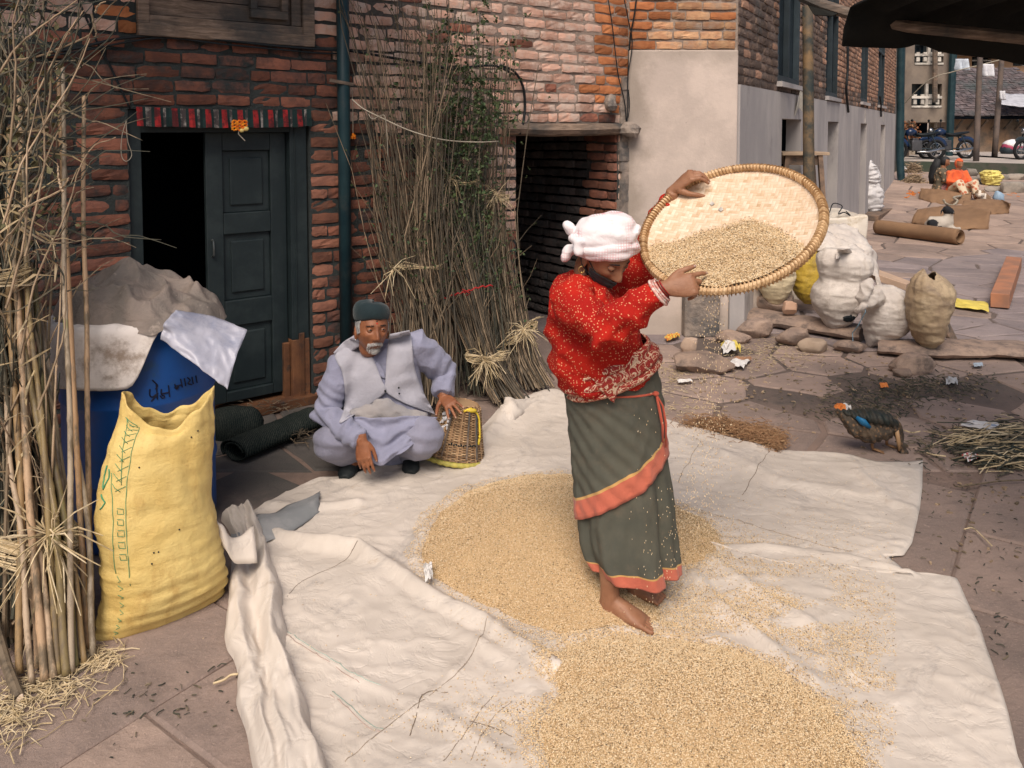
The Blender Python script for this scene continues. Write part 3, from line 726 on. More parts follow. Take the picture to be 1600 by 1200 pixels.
# raised road with its retaining edge
mb = MB(); rz = 0.72
edge = [(4.0, 25.2), (12.4, 24.6), (14.0, 23.6), (16.5, 21.0), (22, 17), (60, 14)]
for i in range(len(edge) - 1):
    a, b = edge[i], edge[i + 1]
    mb.quad((a[0], a[1], rz), (b[0], b[1], rz), (b[0] + 6, 80, rz), (a[0], 80, rz)); mb.quad((a[0], a[1], -0.2), (b[0], b[1], -0.2), (b[0], b[1], rz), (a[0], a[1], rz), 1)
m_mossy = mat('mossy_wall', (0.055, 0.07, 0.05), (0.09, 0.085, 0.07), scale=4, rough=0.95, bump=0.6, bscale=12, var=0)
mb.build('road', [m_road, m_mossy], kind='structure')
def far(name, label, cat, loc, group=None): return thing(name, label, cat, loc, group)
# grey concrete house
t = far('concrete_house', 'grey concrete house with two white-railed windows at the end of the lane', 'house', (15.5, 30, rz))
Wf = Wall((P(1411, 200, 29.5).x, 29.5, 0), (1, 0, 0)); wid = P(1482, 200, 29.5).x - Wf.O.x
fz = lambda v: P(1450, v, 29.5).z
fw = lambda u: P(u, 200, 29.5).x - Wf.O.x
win2 = [(fw(1423), fw(1470), fz(168), fz(131)), (fw(1426), fw(1471), fz(101), fz(66))]
dr = [(fw(1448), fw(1477), 0, fz(192))]
mb = MB(); Wf.core(mb, 0, wid, fz(189), 7.5, win2, 0.4); Wf.box(mb, 0.0, wid, fz(191), fz(189) , -1.0, 0.06); mb.build('wall', m_conc, t)
Wg = Wall((Wf.O.x, 30.3, 0), (1, 0, 0)); mb = MB(); Wg.core(mb, 0, wid, rz - .3, fz(190), dr, 0.3); mb.build('lower_wall', mat('peeling_plaster', (0.50, 0.44, 0.36), (0.34, 0.26, 0.19), scale=1.0, rough=0.95, bump=0.2, var=0), t)
mb = MB(); Wf.box(mb, 0, wid, rz, 7.5, -1.6, -1.5); mb.build('room', m_dark, t)
for (a0, a1, z0, z1) in win2:
    mb = MB(); hm = (z0 + z1) / 2; 
    Wf.box(mb, a0, a1, z0, z0 + .07, -.1, .03); Wf.box(mb, a0, a1, z0 + (z1 - z0) * .38, z0 + (z1 - z0) * .38 + .09, -.1, .03); Wf.box(mb, (a0 + a1) / 2 - .05, (a0 + a1) / 2 + .05, z0 + .07, z1, -.09, .02)
    for i in range(4):
        x = lerp(a0 + .14, a1 - .14, i / 3); Wf.box(mb, x - .06, x + .06, z0 + .12, z0 + (z1 - z0) * .34, -.08, .0); Wf.box(mb, x - .06, x + .06, z0 + (z1 - z0) * .44, z0 + (z1 - z0) * .56, -.08, .0)
    fr_ = mb.build('window', m_white, t); mb = MB(); Wf.box(mb, a0 - .03, a1 + .03, z0 - .03, z1 + .03, -.32, -.30); mb.build('pane', m_glass, fr_)
mb = MB(); mb.tube([P(1461, 160, 29.2), P(1461, 66, 29.2)], 0.09, 7); mb.build('post', m_wood_old, t)
mb = MB(); mb.tube([V((P(1484, 200, 29.3).x, 29.3, rz)), V((P(1488, 200, 29.3).x, 29.3, 8))], 0.13, 8); mb.build('drainpipe', m_pipe, t)
# dark side building between
t = far('side_building', 'narrow dark building side squeezed between the lane wall and the concrete house', 'building', (13, 26, 0.4))
x0 = P(1399, 200, 24).x; x1 = P(1413, 200, 30).x
sw = Wall((x0, 24.0, 0), (x1 - x0, 6.0, 0)); LL = math.hypot(x1 - x0, 6)
hs = [(1.0, 1.8, 2.0, 3.4), (3.0, 4.0, 2.0, 3.4), (1.0, 1.8, 4.2, 6), (3.0, 4.0, 4.2, 6), (2.0, 3.4, 0, 1.8)]
mb = MB(); sw.core(mb, 0, LL, 0, 7, hs, 0.3); mb.build('wall', mat('dark_plaster', (0.13, 0.12, 0.115), (0.08, 0.08, 0.08), scale=2, rough=0.95, bump=0.3), t)  # plaster dark over the whole wall
mb = MB(); sw.box(mb, 0, LL, 0, 7, -.5, -.45); mb.build('room', m_dark, t)
# tiled roof house
t = far('tiled_house', 'low house with a dark clay tile roof and peeling orange plaster beyond the road', 'house', (23, 35, rz))
xa, xb = P(1489, 200, 34).x, P(1660, 200, 34).x; EZ = P(1550, 182, 33.6).z
mb = MB(); mb.box(((xa + xb) / 2, 35.2, (rz + EZ) / 2 - .1), (xb - xa, 1.6, EZ - rz + .1)); mb.build('wall', mat('peeling_orange_plaster', (0.36, 0.22, 0.13), (0.26, 0.19, 0.14), scale=1.0, rough=0.95, bump=0.2, var=0, dirt=(0.10, 0.09, 0.075), dscale=.8), t)
ez, rzz = P(1550, 182, 33.6).z, P(1550, 108, 37.5).z
mb = MB(); rows = 24
for i in range(rows):
    f0, f1 = i / rows, (i + 1) / rows; y0, y1 = lerp(33.6, 37.5, f0), lerp(33.6, 37.5, f1 + .01); z0, z1 = lerp(ez, rzz, f0), lerp(ez, rzz, f1)
    x = xa - .2
    while x < xb:
        wdt = random.uniform(.2, .26); h = .05 + random.uniform(-.01, .02)
        mb.box((x + wdt / 2, (y0 + y1) / 2, (z0 + z1) / 2 + h), (wdt - .02, y1 - y0 + .08, .05), Matrix.Rotation(math.atan2(rzz - ez, 3.9) - .12, 3, 'X'), 0, .012); x += wdt
mb.build('roof_tile', mat('old_clay_tile', (0.15, 0.115, 0.115), (0.10, 0.085, 0.09), scale=3, rough=0.9, bump=0.2, var=0.35, dirt=(0.07, 0.08, 0.08), dscale=.6), t, kind='stuff')
mb = MB(); mb.add([(xa - .2, 33.6, ez), (xb, 33.6, ez), (xb, 37.5, rzz), (xa - .2, 37.5, rzz), (xa - .2, 33.6, ez - .1), (xb, 33.6, ez - .1), (xb, 37.5, ez - .1), (xa - .2, 37.5, ez - .1)], [(0, 1, 2, 3), (0, 4, 5, 1), (4, 7, 6, 5), (0, 3, 7, 4)]); mb.build('roof', m_dark, t)
for i in range(9):
    x = lerp(xa + .3, xb - .2, i / 8); mb = MB(); mb.tube([(x, 34.35, ez - .55), (x, 33.75, ez - .1)], 0.05, 5); mb.build('bracket', m_wood_old, t)
# upper storeys behind the roof
t = far('upper_house', 'orange plastered upper storey with small windows showing above the tile roof', 'house', (25, 42, rz))
Wu = Wall((P(1488, 200, 41).x, 41, 0), (1, 0, 0)); ul = 9.0; uz = lambda v: P(1550, v, 41).z
uh = [(x, x + 1.0, uz(103), uz(88)) for x in (0.9, 3.0)] + [(4.6, 5.4, uz(103), uz(88)), (6.0, 6.9, uz(103), uz(88))]
mb = MB(); Wu.core(mb, 0, ul, 0.5, 5.4, uh, .3); mb.build('wall', mat('orange_plaster', (0.42, 0.25, 0.14), (0.36, 0.24, 0.16), scale=.7, rough=.95, bump=.1, var=0), t)
mb = MB(); Wu.box(mb, 0, ul, 3, 5.4, -.5, -.45); mb.build('room', m_glass, t)
for h in uh:
    mb = MB(); Wu.box(mb, (h[0] + h[1]) / 2 - .05, (h[0] + h[1]) / 2 + .05, h[2], h[3], -.1, .02); Wu.box(mb, h[0], h[1], (h[2] + h[3]) / 2, (h[2] + h[3]) / 2 + .06, -.1, .02); mb.build('window', m_white, t)
mb = MB(); Wu.box(mb, -.3, ul, 5.4, 5.7, -2, .7); mb.build('roof', m_conc, t)
# backdrop hill of more roofs: one plain terrace wall far behind
t = far('far_building', 'plain pale building closing the view far behind the tile roof', 'building', (20, 60, rz))
mb = MB(); mb.box((30, 62, 4.5), (60, 4, 8)); mb.build('wall', mat('distant_plaster', (0.45, 0.38, 0.32), (0.38, 0.32, 0.28), scale=.4, rough=.95, bump=0, var=0), t)
# poles
def pole(u0, v0, u1, v1, Y, r, lab, m, zb):
    p0 = P(u0, v0, Y); p0.z = zb; p1 = P(u1, v1, Y); mb = MB(); k = (p1 - p0); p1 = p0 + k * 1.5
    mb.tube([p0.lerp(p1, i / 6) + V((.03 * nz(i, u0), 0, 0)) for i in range(7)], [r * (1 - .03 * i) for i in range(7)], 8)
    return tag(mb.build('wooden_pole', m, smooth_=True), lab, 'pole')
m_pole = mat('grey_pole_wood', (0.16, 0.12, 0.10), (0.10, 0.085, 0.08), scale=3, rough=.9, bump=.4, bscale=20, var=0)
pole(1525, 253, 1531, 90, 24.6, .09, 'tall dark wooden pole standing at the near edge of the road', m_pole, rz - .05)
pole(1554, 239, 1565, 95, 28.5, .10, 'tall leaning wooden pole with a white cloth tied to it beyond the road', m_pole, rz)
# washing line
m_cloth_w = mat('washed_cloth', (0.62, 0.62, 0.64), (0.5, 0.5, 0.54), scale=3, rough=.9, bump=.2, bscale=20)
lp = [V(p) for p in smooth([P(1405, 170, 28), P(1450, 126, 27), P(1490, 112, 26.6), P(1530, 102, 26.3), P(1575, 90, 26), P(1640, 70, 25.5)], 20)]
mb = MB(); mb.tube(lp, 0.018, 5); tag(mb.build('washing_line', m_string), 'pale washing line sagging between the far poles', 'line')
def hang(nm, lab, u0, u1, v0, v1, Y, m):
    mb = MB(); N = 8
    for j in range(N + 1):
        for i in range(N + 1):
            p = P(lerp(u0, u1, i / N), lerp(v0, v1, j / N), Y); mb.v.append(tuple(p + V((.02 * nz(i * .5, j * .7), .12 * math.sin(i * 1.3 + nm) * j / N, 0))))
    for j in range(N):
        for i in range(N): a = j * (N + 1) + i; mb.f.append((a, a + 1, a + N + 2, a + N + 1)); mb.m.append(0)
    o = mb.build('hanging_cloth', m, smooth_=True); o.modifiers.new('s', 'SOLIDIFY').thickness = .01; tag(o, lab, 'cloth', 'washing by the road')
hang(1, 'pale blue cloth square hanging nearest the concrete house', 1493, 1513, 92, 110, 26.6, mat('pale_blue_cloth', (0.5, 0.55, 0.62), rough=.9, bump=.1))
hang(2, 'white cloth square hanging on the line between the two poles', 1536, 1553, 100, 120, 26.2, m_cloth_w)
hang(3, 'small white rag tied to the leaning pole', 1562, 1571, 142, 156, 28.2, m_cloth_w)
# grey sheet on the roof
mb = MB(); N = 10
for j in range(N + 1):
    for i in range(N + 1):
        f = i / N; g = j / N; u = lerp(1563, 1640, f); v = lerp(146 + 3 * f, 163 + 4 * math.sin(f * 3), g); mb.v.append(tuple(P(u, v, lerp(33.2, 34.6, 1 - g) - .35) + V((0, 0, .05 * nz(i * .8, j * .8)))))
for j in range(N):
    for i in range(N): a = j * (N + 1) + i; mb.f.append((a, a + 1, a + N + 2, a + N + 1)); mb.m.append(0)
o = mb.build('roof_sheet', mat('grey_plastic_sheet', (0.42, 0.42, 0.45), rough=.5, bump=.2), smooth_=True); o.modifiers.new('s', 'SOLIDIFY').thickness = .01
tag(o, 'grey plastic sheet spread over the tile roof', 'sheet')

# ================================================================ awning over the right of the yard
m_awn = mat('black_awning_sheet', (0.012, 0.013, 0.013), (0.02, 0.02, 0.018), scale=3, rough=.85, bump=.4, bscale=14, bdist=.02, var=0, spec=.1)
t = thing('awning', 'dark sagging awning jutting over the right side of the yard', 'awning', (2.6, 3.2, 2.2))
def edge_v(u):
    pts = [(1316, 72), (1340, 74), (1375, 75), (1400, 76), (1418, 74), (1432, 69), (1446, 72), (1466, 80), (1490, 85), (1520, 88), (1560, 93), (1600, 102), (1700, 122)]
    for (a, va), (b, vb) in zip(pts, pts[1:]):
        if u <= b: return lerp(va, vb, (u - a) / (b - a))
    return 122
mb = MB(); NU = 70; rowsY = [4.3, 4.28, 4.2, 3.4, 2.4, 1.4, 0.4, -1.0]
for k, Y in enumerate(rowsY):
    for i in range(NU + 1):
        u = lerp(1316, 1700, i / NU); e = P(u, edge_v(u), 4.3)
        z = e.z if k == 0 else lerp(e.z, 2.36 + .10 * (i / NU), .5) if k == 1 else 2.37 + .03 * math.sin(i * .55) + .05 * (k - 2) + .02 * nz(i * .2, k)
        x = e.x + (0 if k < 3 else 0.05 * (k - 2)); mb.v.append((x, Y, z))
for k in range(len(rowsY) - 1):
    for i in range(NU): a = k * (NU + 1) + i; mb.f.append((a, a + 1, a + NU + 2, a + NU + 1)); mb.m.append(0)
o = mb.build('sheet', m_awn, t, smooth_=True); o.modifiers.new('s', 'SOLIDIFY').thickness = .008
mb = MB(); mb.tube([P(1252, -6, 4.5), P(1285, 8, 4.45), P(1322, 20, 4.4), P(1420, 42, 4.25), P(1600, 60, 4.0), P(1800, 70, 3.6)], 0.032, 7); mb.build('pole', m_wood_old, t)
for i in range(5):
    mb = MB(); x = 2.0 + i * .62; mb.tube([(x, 4.35, 2.40), (x + .05, -1.0, 2.68)], .03, 6); mb.build('rafter', m_wood_old, t)
mb = MB(); q = [P(1255, -3, 4.5), P(1316, 19, 4.4), P(1300, 26, 4.4), P(1272, 24, 4.45)]
mb.add(q, [(0, 1, 2, 3)]); o = mb.build('torn_flap', m_awn, t); o.modifiers.new('s', 'SOLIDIFY').thickness = .008
# ================================================================ the big sheet on the ground
def Gx(u, v, z=0.0): g = G(u, v, z); return (g.x, g.y)
def arc(pts, n):
    P_ = [V((*p, 0)) for p in pts]; L = [0]
    for a, b in zip(P_, P_[1:]): L.append(L[-1] + (b - a).length)
    out = []
    for i in range(n):
        d = L[-1] * i / (n - 1); k = 0
        while k < len(L) - 2 and L[k + 1] < d: k += 1
        f = (d - L[k]) / max(1e-9, L[k + 1] - L[k]); out.append(P_[k].lerp(P_[k + 1], f))
    return out
cl_ = [Gx(*p) for p in [(395, 800), (372, 835), (362, 880), (358, 930), (353, 1000), (370, 1050), (378, 1100), (405, 1200), (430, 1290)]]
cr_ = [Gx(*p) for p in [(1442, 724), (1441, 765), (1437, 800), (1425, 852), (1412, 871), (1388, 873), (1418, 901), (1460, 902), (1495, 906), (1510, 940), (1530, 985), (1552, 1045), (1576, 1120), (1590, 1190), (1632, 1290)]]
ct_ = [Gx(*p) for p in [(395, 800), (450, 770), (500, 752), (560, 742), (640, 708), (700, 692), (755, 668), (782, 640), (800, 630), (830, 622), (860, 613), (900, 617), (960, 632), (1030, 655), (1120, 680), (1215, 706), (1290, 709), (1330, 713), (1370, 723), (1442, 724)]]
cb_ = [Gx(*p) for p in [(430, 1290), (800, 1300), (1200, 1300), (1632, 1290)]]
NXt, NYt = 230, 190
cl, cr, ct, cb = arc(cl_, NYt), arc(cr_, NYt), arc(ct_, NXt), arc(cb_, NXt)
def segd(p, a, b):
    d = b - a; t = max(0, min(1, (p - a).dot(d) / max(1e-9, d.dot(d)))); return (p - a - d * t).length, t
CREASE = []   # (points, width, height, one-sided)
def crease(px, w_, h_): CREASE.append(([V(Gx(*p)).to_2d() if False else V((*Gx(*p), 0)) for p in px], w_, h_))
crease([(398, 826), (440, 845), (500, 858), (560, 866), (600, 890), (650, 925), (705, 960), (760, 985), (810, 1015), (870, 1055)], .035, .050)
crease([(560, 866), (580, 905), (640, 960), (720, 1000)], .03, .012)
crease([(650, 880), (655, 850), (690, 800), (730, 770)], .03, .028)
crease([(1085, 905), (1120, 950), (1190, 1010), (1270, 1075)], .03, .032)
crease([(1110, 880), (1180, 930), (1290, 1000), (1330, 1060)], .03, .022)
crease([(1060, 860), (1200, 865), (1330, 880), (1420, 903)], .022, .016)
crease([(1060, 690), (1140, 720), (1220, 760), (1380, 780)], .05, .02)
crease([(860, 618), (800, 640), (760, 690)], .05, .04)
crease([(1120, 1010), (1010, 985), (900, 1005)], .03, .02)
crease([(570, 1170), (690, 1080), (755, 1010), (790, 985)], .014, .010)
crease([(830, 1190), (850, 1120), (820, 1050), (740, 1010)], .03, .018)
crease([(1340, 740), (1390, 790), (1430, 800)], .03, .02)
crease([(450, 1000), (560, 1070), (700, 1130), (800, 1200)], .02, .010)
crease([(405, 790), (480, 800), (560, 790)], .03, .02)
def tz(x, y):
    p = V((x, y, 0)); h = 0.012
    for pts, w_, hh in CREASE:
        best = 9
        for a, b in zip(pts, pts[1:]):
            if abs(a.x - x) > 1.2 or abs(a.y - y) > 1.2: continue
            d, t = segd(p, a, b); best = min(best, d)
        if best < 3 * w_: h += hh * math.exp(-(best / w_) ** 2) * (0.75 + .5 * nz(x * 5, y * 5, hh * 90))
    h += 0.008 * (0.5 + fbm(x * 1.3, y * 1.3, 1, 2))
    r1 = 1 - abs(nz(x * 4.2 + 0.8 * nz(x * 2, y * 2), y * 6.5, 4)) * 2.2; r2 = 1 - abs(nz(x * 10, y * 7, 7)) * 2.5; r3 = 1 - abs(nz(x * 6 + y * 9, y * 5 - x * 4, 17)) * 3
    h += 0.005 * max(0, r1) ** 5 + 0.002 * max(0, r2) ** 5 + 0.006 * max(0, r3) ** 8 + 0.0008 * nz(x * 24, y * 24, 3)
    return max(0.008, h)
tv = []; tf = []
for j in range(NYt):
    g = j / (NYt - 1)
    for i in range(NXt):
        f = i / (NXt - 1)
        p = ct[i] * (1 - g) + cb[i] * g + cl[j] * (1 - f) + cr[j] * f - (ct[0] * (1 - f) * (1 - g) + ct[-1] * f * (1 - g) + cb[0] * (1 - f) * g + cb[-1] * f * g)
        ed = min(i, NXt - 1 - i, j, NYt - 1 - j) / 3
        tv.append((p.x, p.y, lerp(0.006, tz(p.x, p.y), min(1, ed + .25)) + (0.02 * max(0, nz(i * .08, j * .08, 9)) if ed < 1 else 0)))
for j in range(NYt - 1):
    for i in range(NXt - 1): a = j * NXt + i; tf.append((a, a + NXt, a + NXt + 1, a + 1))
m_tarp = NT('pale_woven_sheet'); n = m_tarp
c = n.mix(n.step(n.noise(1.8, 6, .65), .36, .64), (0.64, 0.57, 0.50), (0.52, 0.46, 0.40))
c = n.mix(n.math('MULTIPLY', n.step(n.noise(3.0, 8, .75, None, 1.0), .52, .70), .75), c, (0.36, 0.325, 0.30))
c = n.mix(n.math('MULTIPLY', n.step(n.noise(11, 7, .75), .60, .74), .55), c, (0.40, 0.30, 0.20))
c = n.mix(n.math('MULTIPLY', n.step(n.noise(5, 7, .75, n.mapv(n.pos(), (1, 5, 1), (0, 0, .5))), .60, .72), .45), c, (0.72, 0.67, 0.62))
cr = n.math('ABSOLUTE', n.math('SUBTRACT', n.noise(7, 5, .55, None, .6), .5)); b = n.bump(n.step(cr, .0, .05), .22, .006); b = n.bump(n.noise(20, 7, .65), .22, .006, b); b = n.bump(n.noise(240, 3, .6), .25, .001, b)
m_tarp = n.set(c, .62, b)
tarp = link('ground_sheet', mesh_of('ground_sheet', tv, tf, m_tarp, smooth_=True)); tarp.modifiers.new('s', 'SOLIDIFY').thickness = .003
tag(tarp, 'large pale crumpled woven plastic sheet spread on the ground under the grain', 'sheet')
m_seam = mat('dirty_stitching', (0.33, 0.26, 0.20), rough=.95, bump=0)
m_gline = mat('faint_green_stripe', (0.36, 0.45, 0.39), rough=.8, bump=0); m_rline = mat('faint_red_stripe', (0.56, 0.42, 0.36), rough=.8, bump=0)
def on_sheet(px, r, m, nm, lift=0.0008, n_=60, wob=.010):
    pts = [V((p[0], p[1], 0)) for p in smooth([Gx(*q) for q in px], n_)]
    pts = [V((p.x + wob * nz(p.x * 9, p.y * 9), p.y + wob * nz(p.x * 9, p.y * 9, 5), tz(p.x, p.y) + lift)) for p in pts]
    mb = MB(); mb.tube(pts, r, 5, flat=.5, up=(0, 0, 1)); return mb.build(nm, m, tarp, smooth_=True)
on_sheet([(448, 940), (475, 915), (520, 893), (560, 870)], .0013, m_seam, 'seam')
on_sheet([(540, 1200), (600, 1150), (690, 1085), (740, 1030), (765, 985)], .0012, m_seam, 'seam')
on_sheet([(640, 1160), (660, 1100), (700, 1090)], .0018, m_seam, 'seam')
on_sheet([(690, 1200), (740, 1140), (775, 1095)], .0012, m_seam, 'seam'); on_sheet([(735, 1200), (760, 1150), (800, 1105)], .0012, m_seam, 'seam')
on_sheet([(735, 1137), (770, 1148), (800, 1160)], .0018, m_seam, 'seam')
on_sheet([(1060, 760), (1080, 720), (1100, 695)], .0015, m_seam, 'seam'); on_sheet([(1160, 780), (1190, 730), (1205, 705)], .0017, m_seam, 'seam')
on_sheet([(1090, 805), (1160, 822), (1240, 848), (1330, 872)], .0017, m_seam, 'seam')
on_sheet([(440, 990), (500, 1030), (560, 1070), (600, 1082)], .0016, m_gline, 'stripe'); on_sheet([(441, 997), (498, 1036), (560, 1078)], .0016, m_rline, 'stripe')
on_sheet([(520, 1090), (550, 1120), (600, 1150)], .0016, m_gline, 'stripe'); on_sheet([(516, 1094), (546, 1124), (594, 1154)], .0016, m_rline, 'stripe')
# folded-over left edge of the sheet
fl_l = [(345, 818), (368, 855), (361, 900), (356, 950), (352, 1010), (371, 1052), (372, 1105), (395, 1200), (420, 1290)]
fl_r = [(398, 812), (412, 850), (430, 890), (441, 940), (447, 1000), (458, 1060), (480, 1120), (505, 1200), (540, 1290)]
NL = 110; NW = 30; A = smooth([Gx(*p) for p in fl_l], NL); B = smooth([Gx(*p) for p in fl_r], NL); vs = []; fs = []
for i in range(NL):
    for k in range(NW + 1):
        f = k / NW; x = lerp(A[i][0], B[i][0], f); y = lerp(A[i][1], B[i][1], f)
        hgt = 0.028 + 0.055 * (math.sin(math.pi * min(1, f * 1.04)) ** 0.6) * (0.75 + 0.5 * nz(i * .05, 3))
        hgt += 0.030 * math.exp(-((f - .80 - .10 * nz(i * .06, 8)) / .13) ** 2) - 0.040 * math.exp(-((f - .45 - .2 * nz(i * .045, 1)) / .13) ** 2) * sstep(0, 20, i) * (1 - sstep(60, 95, i))
        hgt += 0.014 * (1 - abs(nz(f * 5 + i * .03, i * .05, 2)) * 2.5) + .006 * nz(f * 14, i * .22, 5)
        if k in (0, NW): hgt = 0.012
        vs.append((x + .012 * nz(i * .14, f * 3, 3), y, max(.012, hgt)))
for i in range(NL - 1):
    for k in range(NW): a = i * (NW + 1) + k; fs.append((a, a + NW + 1, a + NW + 2, a + 1))
f_ = link('folded_edge', mesh_of('folded_edge', vs, fs, m_tarp, smooth_=True), tarp); f_.modifiers.new('s', 'SUBSURF').levels = 1; f_.modifiers[0].render_levels = 1
# tail of the fold going up to the sack
def ribbon(ptsA, ptsB, n_, nm, m, parent=None, bulge=.0, axis=V((0, 0, 1)), nw=8, wr=.004, th=.003):
    A = [V(p) for p in smooth(ptsA, n_)]; B = [V(p) for p in smooth(ptsB, n_)]; vs = []; fs = []
    for i in range(n_):
        for k in range(nw + 1):
            f = k / nw; p = A[i].lerp(B[i], f) + V(axis) * (bulge * math.sin(math.pi * f)) + V((nz(i * .4, f * 4), nz(i * .4, f * 4, 3), nz(i * .4, f * 4, 6))) * wr
            vs.append(p)
    for i in range(n_ - 1):
        for k in range(nw): a = i * (nw + 1) + k; fs.append((a, a + nw + 1, a + nw + 2, a + 1))
    o = link(nm, mesh_of(nm, vs, fs, m, smooth_=True), parent); o.modifiers.new('s', 'SOLIDIFY').thickness = th
    return o
m_mesh = mat('greyed_sheet', (0.30, 0.30, 0.30), (0.22, 0.23, 0.235), scale=8, rough=.7, bump=.3, bscale=60, var=0)
ribbon([P(328, 808, 2.96), P(345, 822, 2.95), P(365, 842, 2.98), P(395, 822, 3.05)], [P(336, 834, 2.95), P(352, 858, 2.92), P(368, 880, 2.93), P(402, 880, 2.96)], 18, 'folded_edge', m_tarp, tarp, .03)
ribbon([G(352, 850, .02), G(380, 812, .02), G(430, 800, .03), G(500, 770, .02)], [G(372, 875, .02), G(405, 850, .03), G(450, 835, .02), G(500, 800, .015)], 22, 'folded_edge', m_mesh, tarp, .025, wr=.012)
# bunched corner by the bundles
ribbon([P(762, 660, 4.75), P(780, 640, 4.8), P(792, 622, 4.85), P(815, 628, 4.9), P(860, 617, 5.2)], [P(760, 676, 4.6), P(790, 668, 4.6), P(810, 652, 4.7), P(830, 640, 4.9), P(868, 626, 5.05)], 24, 'folded_edge', m_tarp, tarp, .03, wr=.02)

# ================================================================ grain
m_gbase = NT('grain_mass'); n = m_gbase
vo = n.n('TexVoronoi', {'Vector': n.pos(), 'Scale': 260.0}); c = n.ramp(vo.outputs['Color'], [(0, (0.50, 0.33, 0.165)), (.5, (0.66, 0.455, 0.245)), (1, (0.76, 0.57, 0.34))])
m_gbase = n.set(c, .9, n.bump(vo.outputs['Distance'], 1.0, .006))
m_grain = NT('grain'); n = m_grain
c = n.ramp(n.n('NewGeometry').outputs['Random Per Island'], [(0, (0.10, 0.065, 0.035)), (.07, (0.28, 0.18, 0.095)), (.15, (0.70, 0.49, 0.26)), (.6, (0.84, 0.64, 0.39)), (1, (0.92, 0.79, 0.57))])
m_grain = n.set(c, .7)
UN = np.array([(1, 0, 0), (-1, 0, 0), (0, .42, 0), (0, -.42, 0), (0, 0, .36), (0, 0, -.36)], np.float32)
UF = np.array([(0, 2, 4), (2, 1, 4), (1, 3, 4), (3, 0, 4), (2, 0, 5), (1, 2, 5), (3, 1, 5), (0, 3, 5)], np.int32)
def grain_mesh(pts, name, size=.0034, up=None, parent=None, kind='stuff', vertical=0.0, lab=None):
    pts = np.array(pts, np.float32); N = len(pts)
    d = np.random.normal(size=(N, 3)).astype(np.float32); d[:, 2] *= .35
    if up is not None: d -= np.outer(d @ np.array(up, np.float32), np.array(up, np.float32)) * .8
    if vertical: d = d * (1 - vertical) + np.array([0, 0, 2.0]) * vertical
    d /= np.linalg.norm(d, axis=1)[:, None]
    e = np.cross(d, np.random.normal(size=(N, 3))); e /= np.linalg.norm(e, axis=1)[:, None]; f = np.cross(d, e)
    s = size * np.random.uniform(.8, 1.2, N)[:, None]
    vs = pts[:, None, :] + (UN[None, :, 0:1] * d[:, None] + UN[None, :, 1:2] * e[:, None] + UN[None, :, 2:3] * f[:, None]) * s[:, None]
    fs = (UF[None] + (np.arange(N) * 6)[:, None, None]).reshape(-1, 3)
    me = bpy.data.meshes.new(name); me.vertices.add(N * 6); me.vertices.foreach_set('co', vs.astype(np.float32).ravel())
    me.loops.add(len(fs) * 3); me.loops.foreach_set('vertex_index', fs.astype(np.int32).ravel())
    me.polygons.add(len(fs)); me.polygons.foreach_set('loop_start', np.arange(len(fs), dtype=np.int32) * 3)
    me.materials.append(m_grain); me.update(calc_edges=True)
    return link(name, me, parent, kind, lab)
class Heap:
    def __init__(s, c, px, h, p=1.5):
        s.c = V((*Gx(*c), 0)); s.h = h; s.p = p; s.b = []
        pl = [V((*Gx(*q), 0)) - s.c for q in px]; s.b = sorted((math.atan2(q.y, q.x), q.length) for q in pl)
    def rad(s, a):
        b = s.b
        for i in range(len(b)):
            a0, r0 = b[i]; a1, r1 = b[(i + 1) % len(b)]
            if i == len(b) - 1:
                a1 += 2 * math.pi
                if a < b[0][0]: a += 2 * math.pi
            if a0 <= a <= a1: return lerp(r0, r1, sstep(0, 1, (a - a0) / max(1e-6, a1 - a0)) * .5 + .5 * (a - a0) / max(1e-6, a1 - a0))
        return b[0][1]
    def z(s, x, y):
        dx, dy = x - s.c.x, y - s.c.y; r = math.hypot(dx, dy); R_ = s.rad(math.atan2(dy, dx)) * (1 + .05 * nz(x * 9, y * 9))
        k = r / R_
        if k > 1.08: return None
        h = s.h * max(0, 1 - k ** s.p) * (1 + .25 * nz(x * 2.5, y * 2.5, 2)) + .006 * nz(x * 7, y * 7) * (1 - k)
        return max(h, .0) + 0.012
H1 = Heap((860, 845), [(655, 890), (656, 850), (675, 815), (715, 782), (780, 758), (850, 746), (900, 748), (1000, 780), (1065, 800), (1110, 820), (1130, 850), (1125, 880), (1065, 893), (1030, 935), (1030, 985), (1000, 1000), (940, 1008), (880, 1000), (830, 985), (770, 960), (700, 925), (662, 905)], .20, 1.35)
H2 = Heap((1080, 1130), [(870, 1090), (845, 1045), (905, 1010), (960, 1000), (1030, 1002), (1110, 1015), (1190, 1040), (1250, 1075), (1310, 1130), (1350, 1195), (1380, 1290), (1100, 1330), (850, 1300), (840, 1200), (825, 1150), (862, 1120)], .13, 1.6)
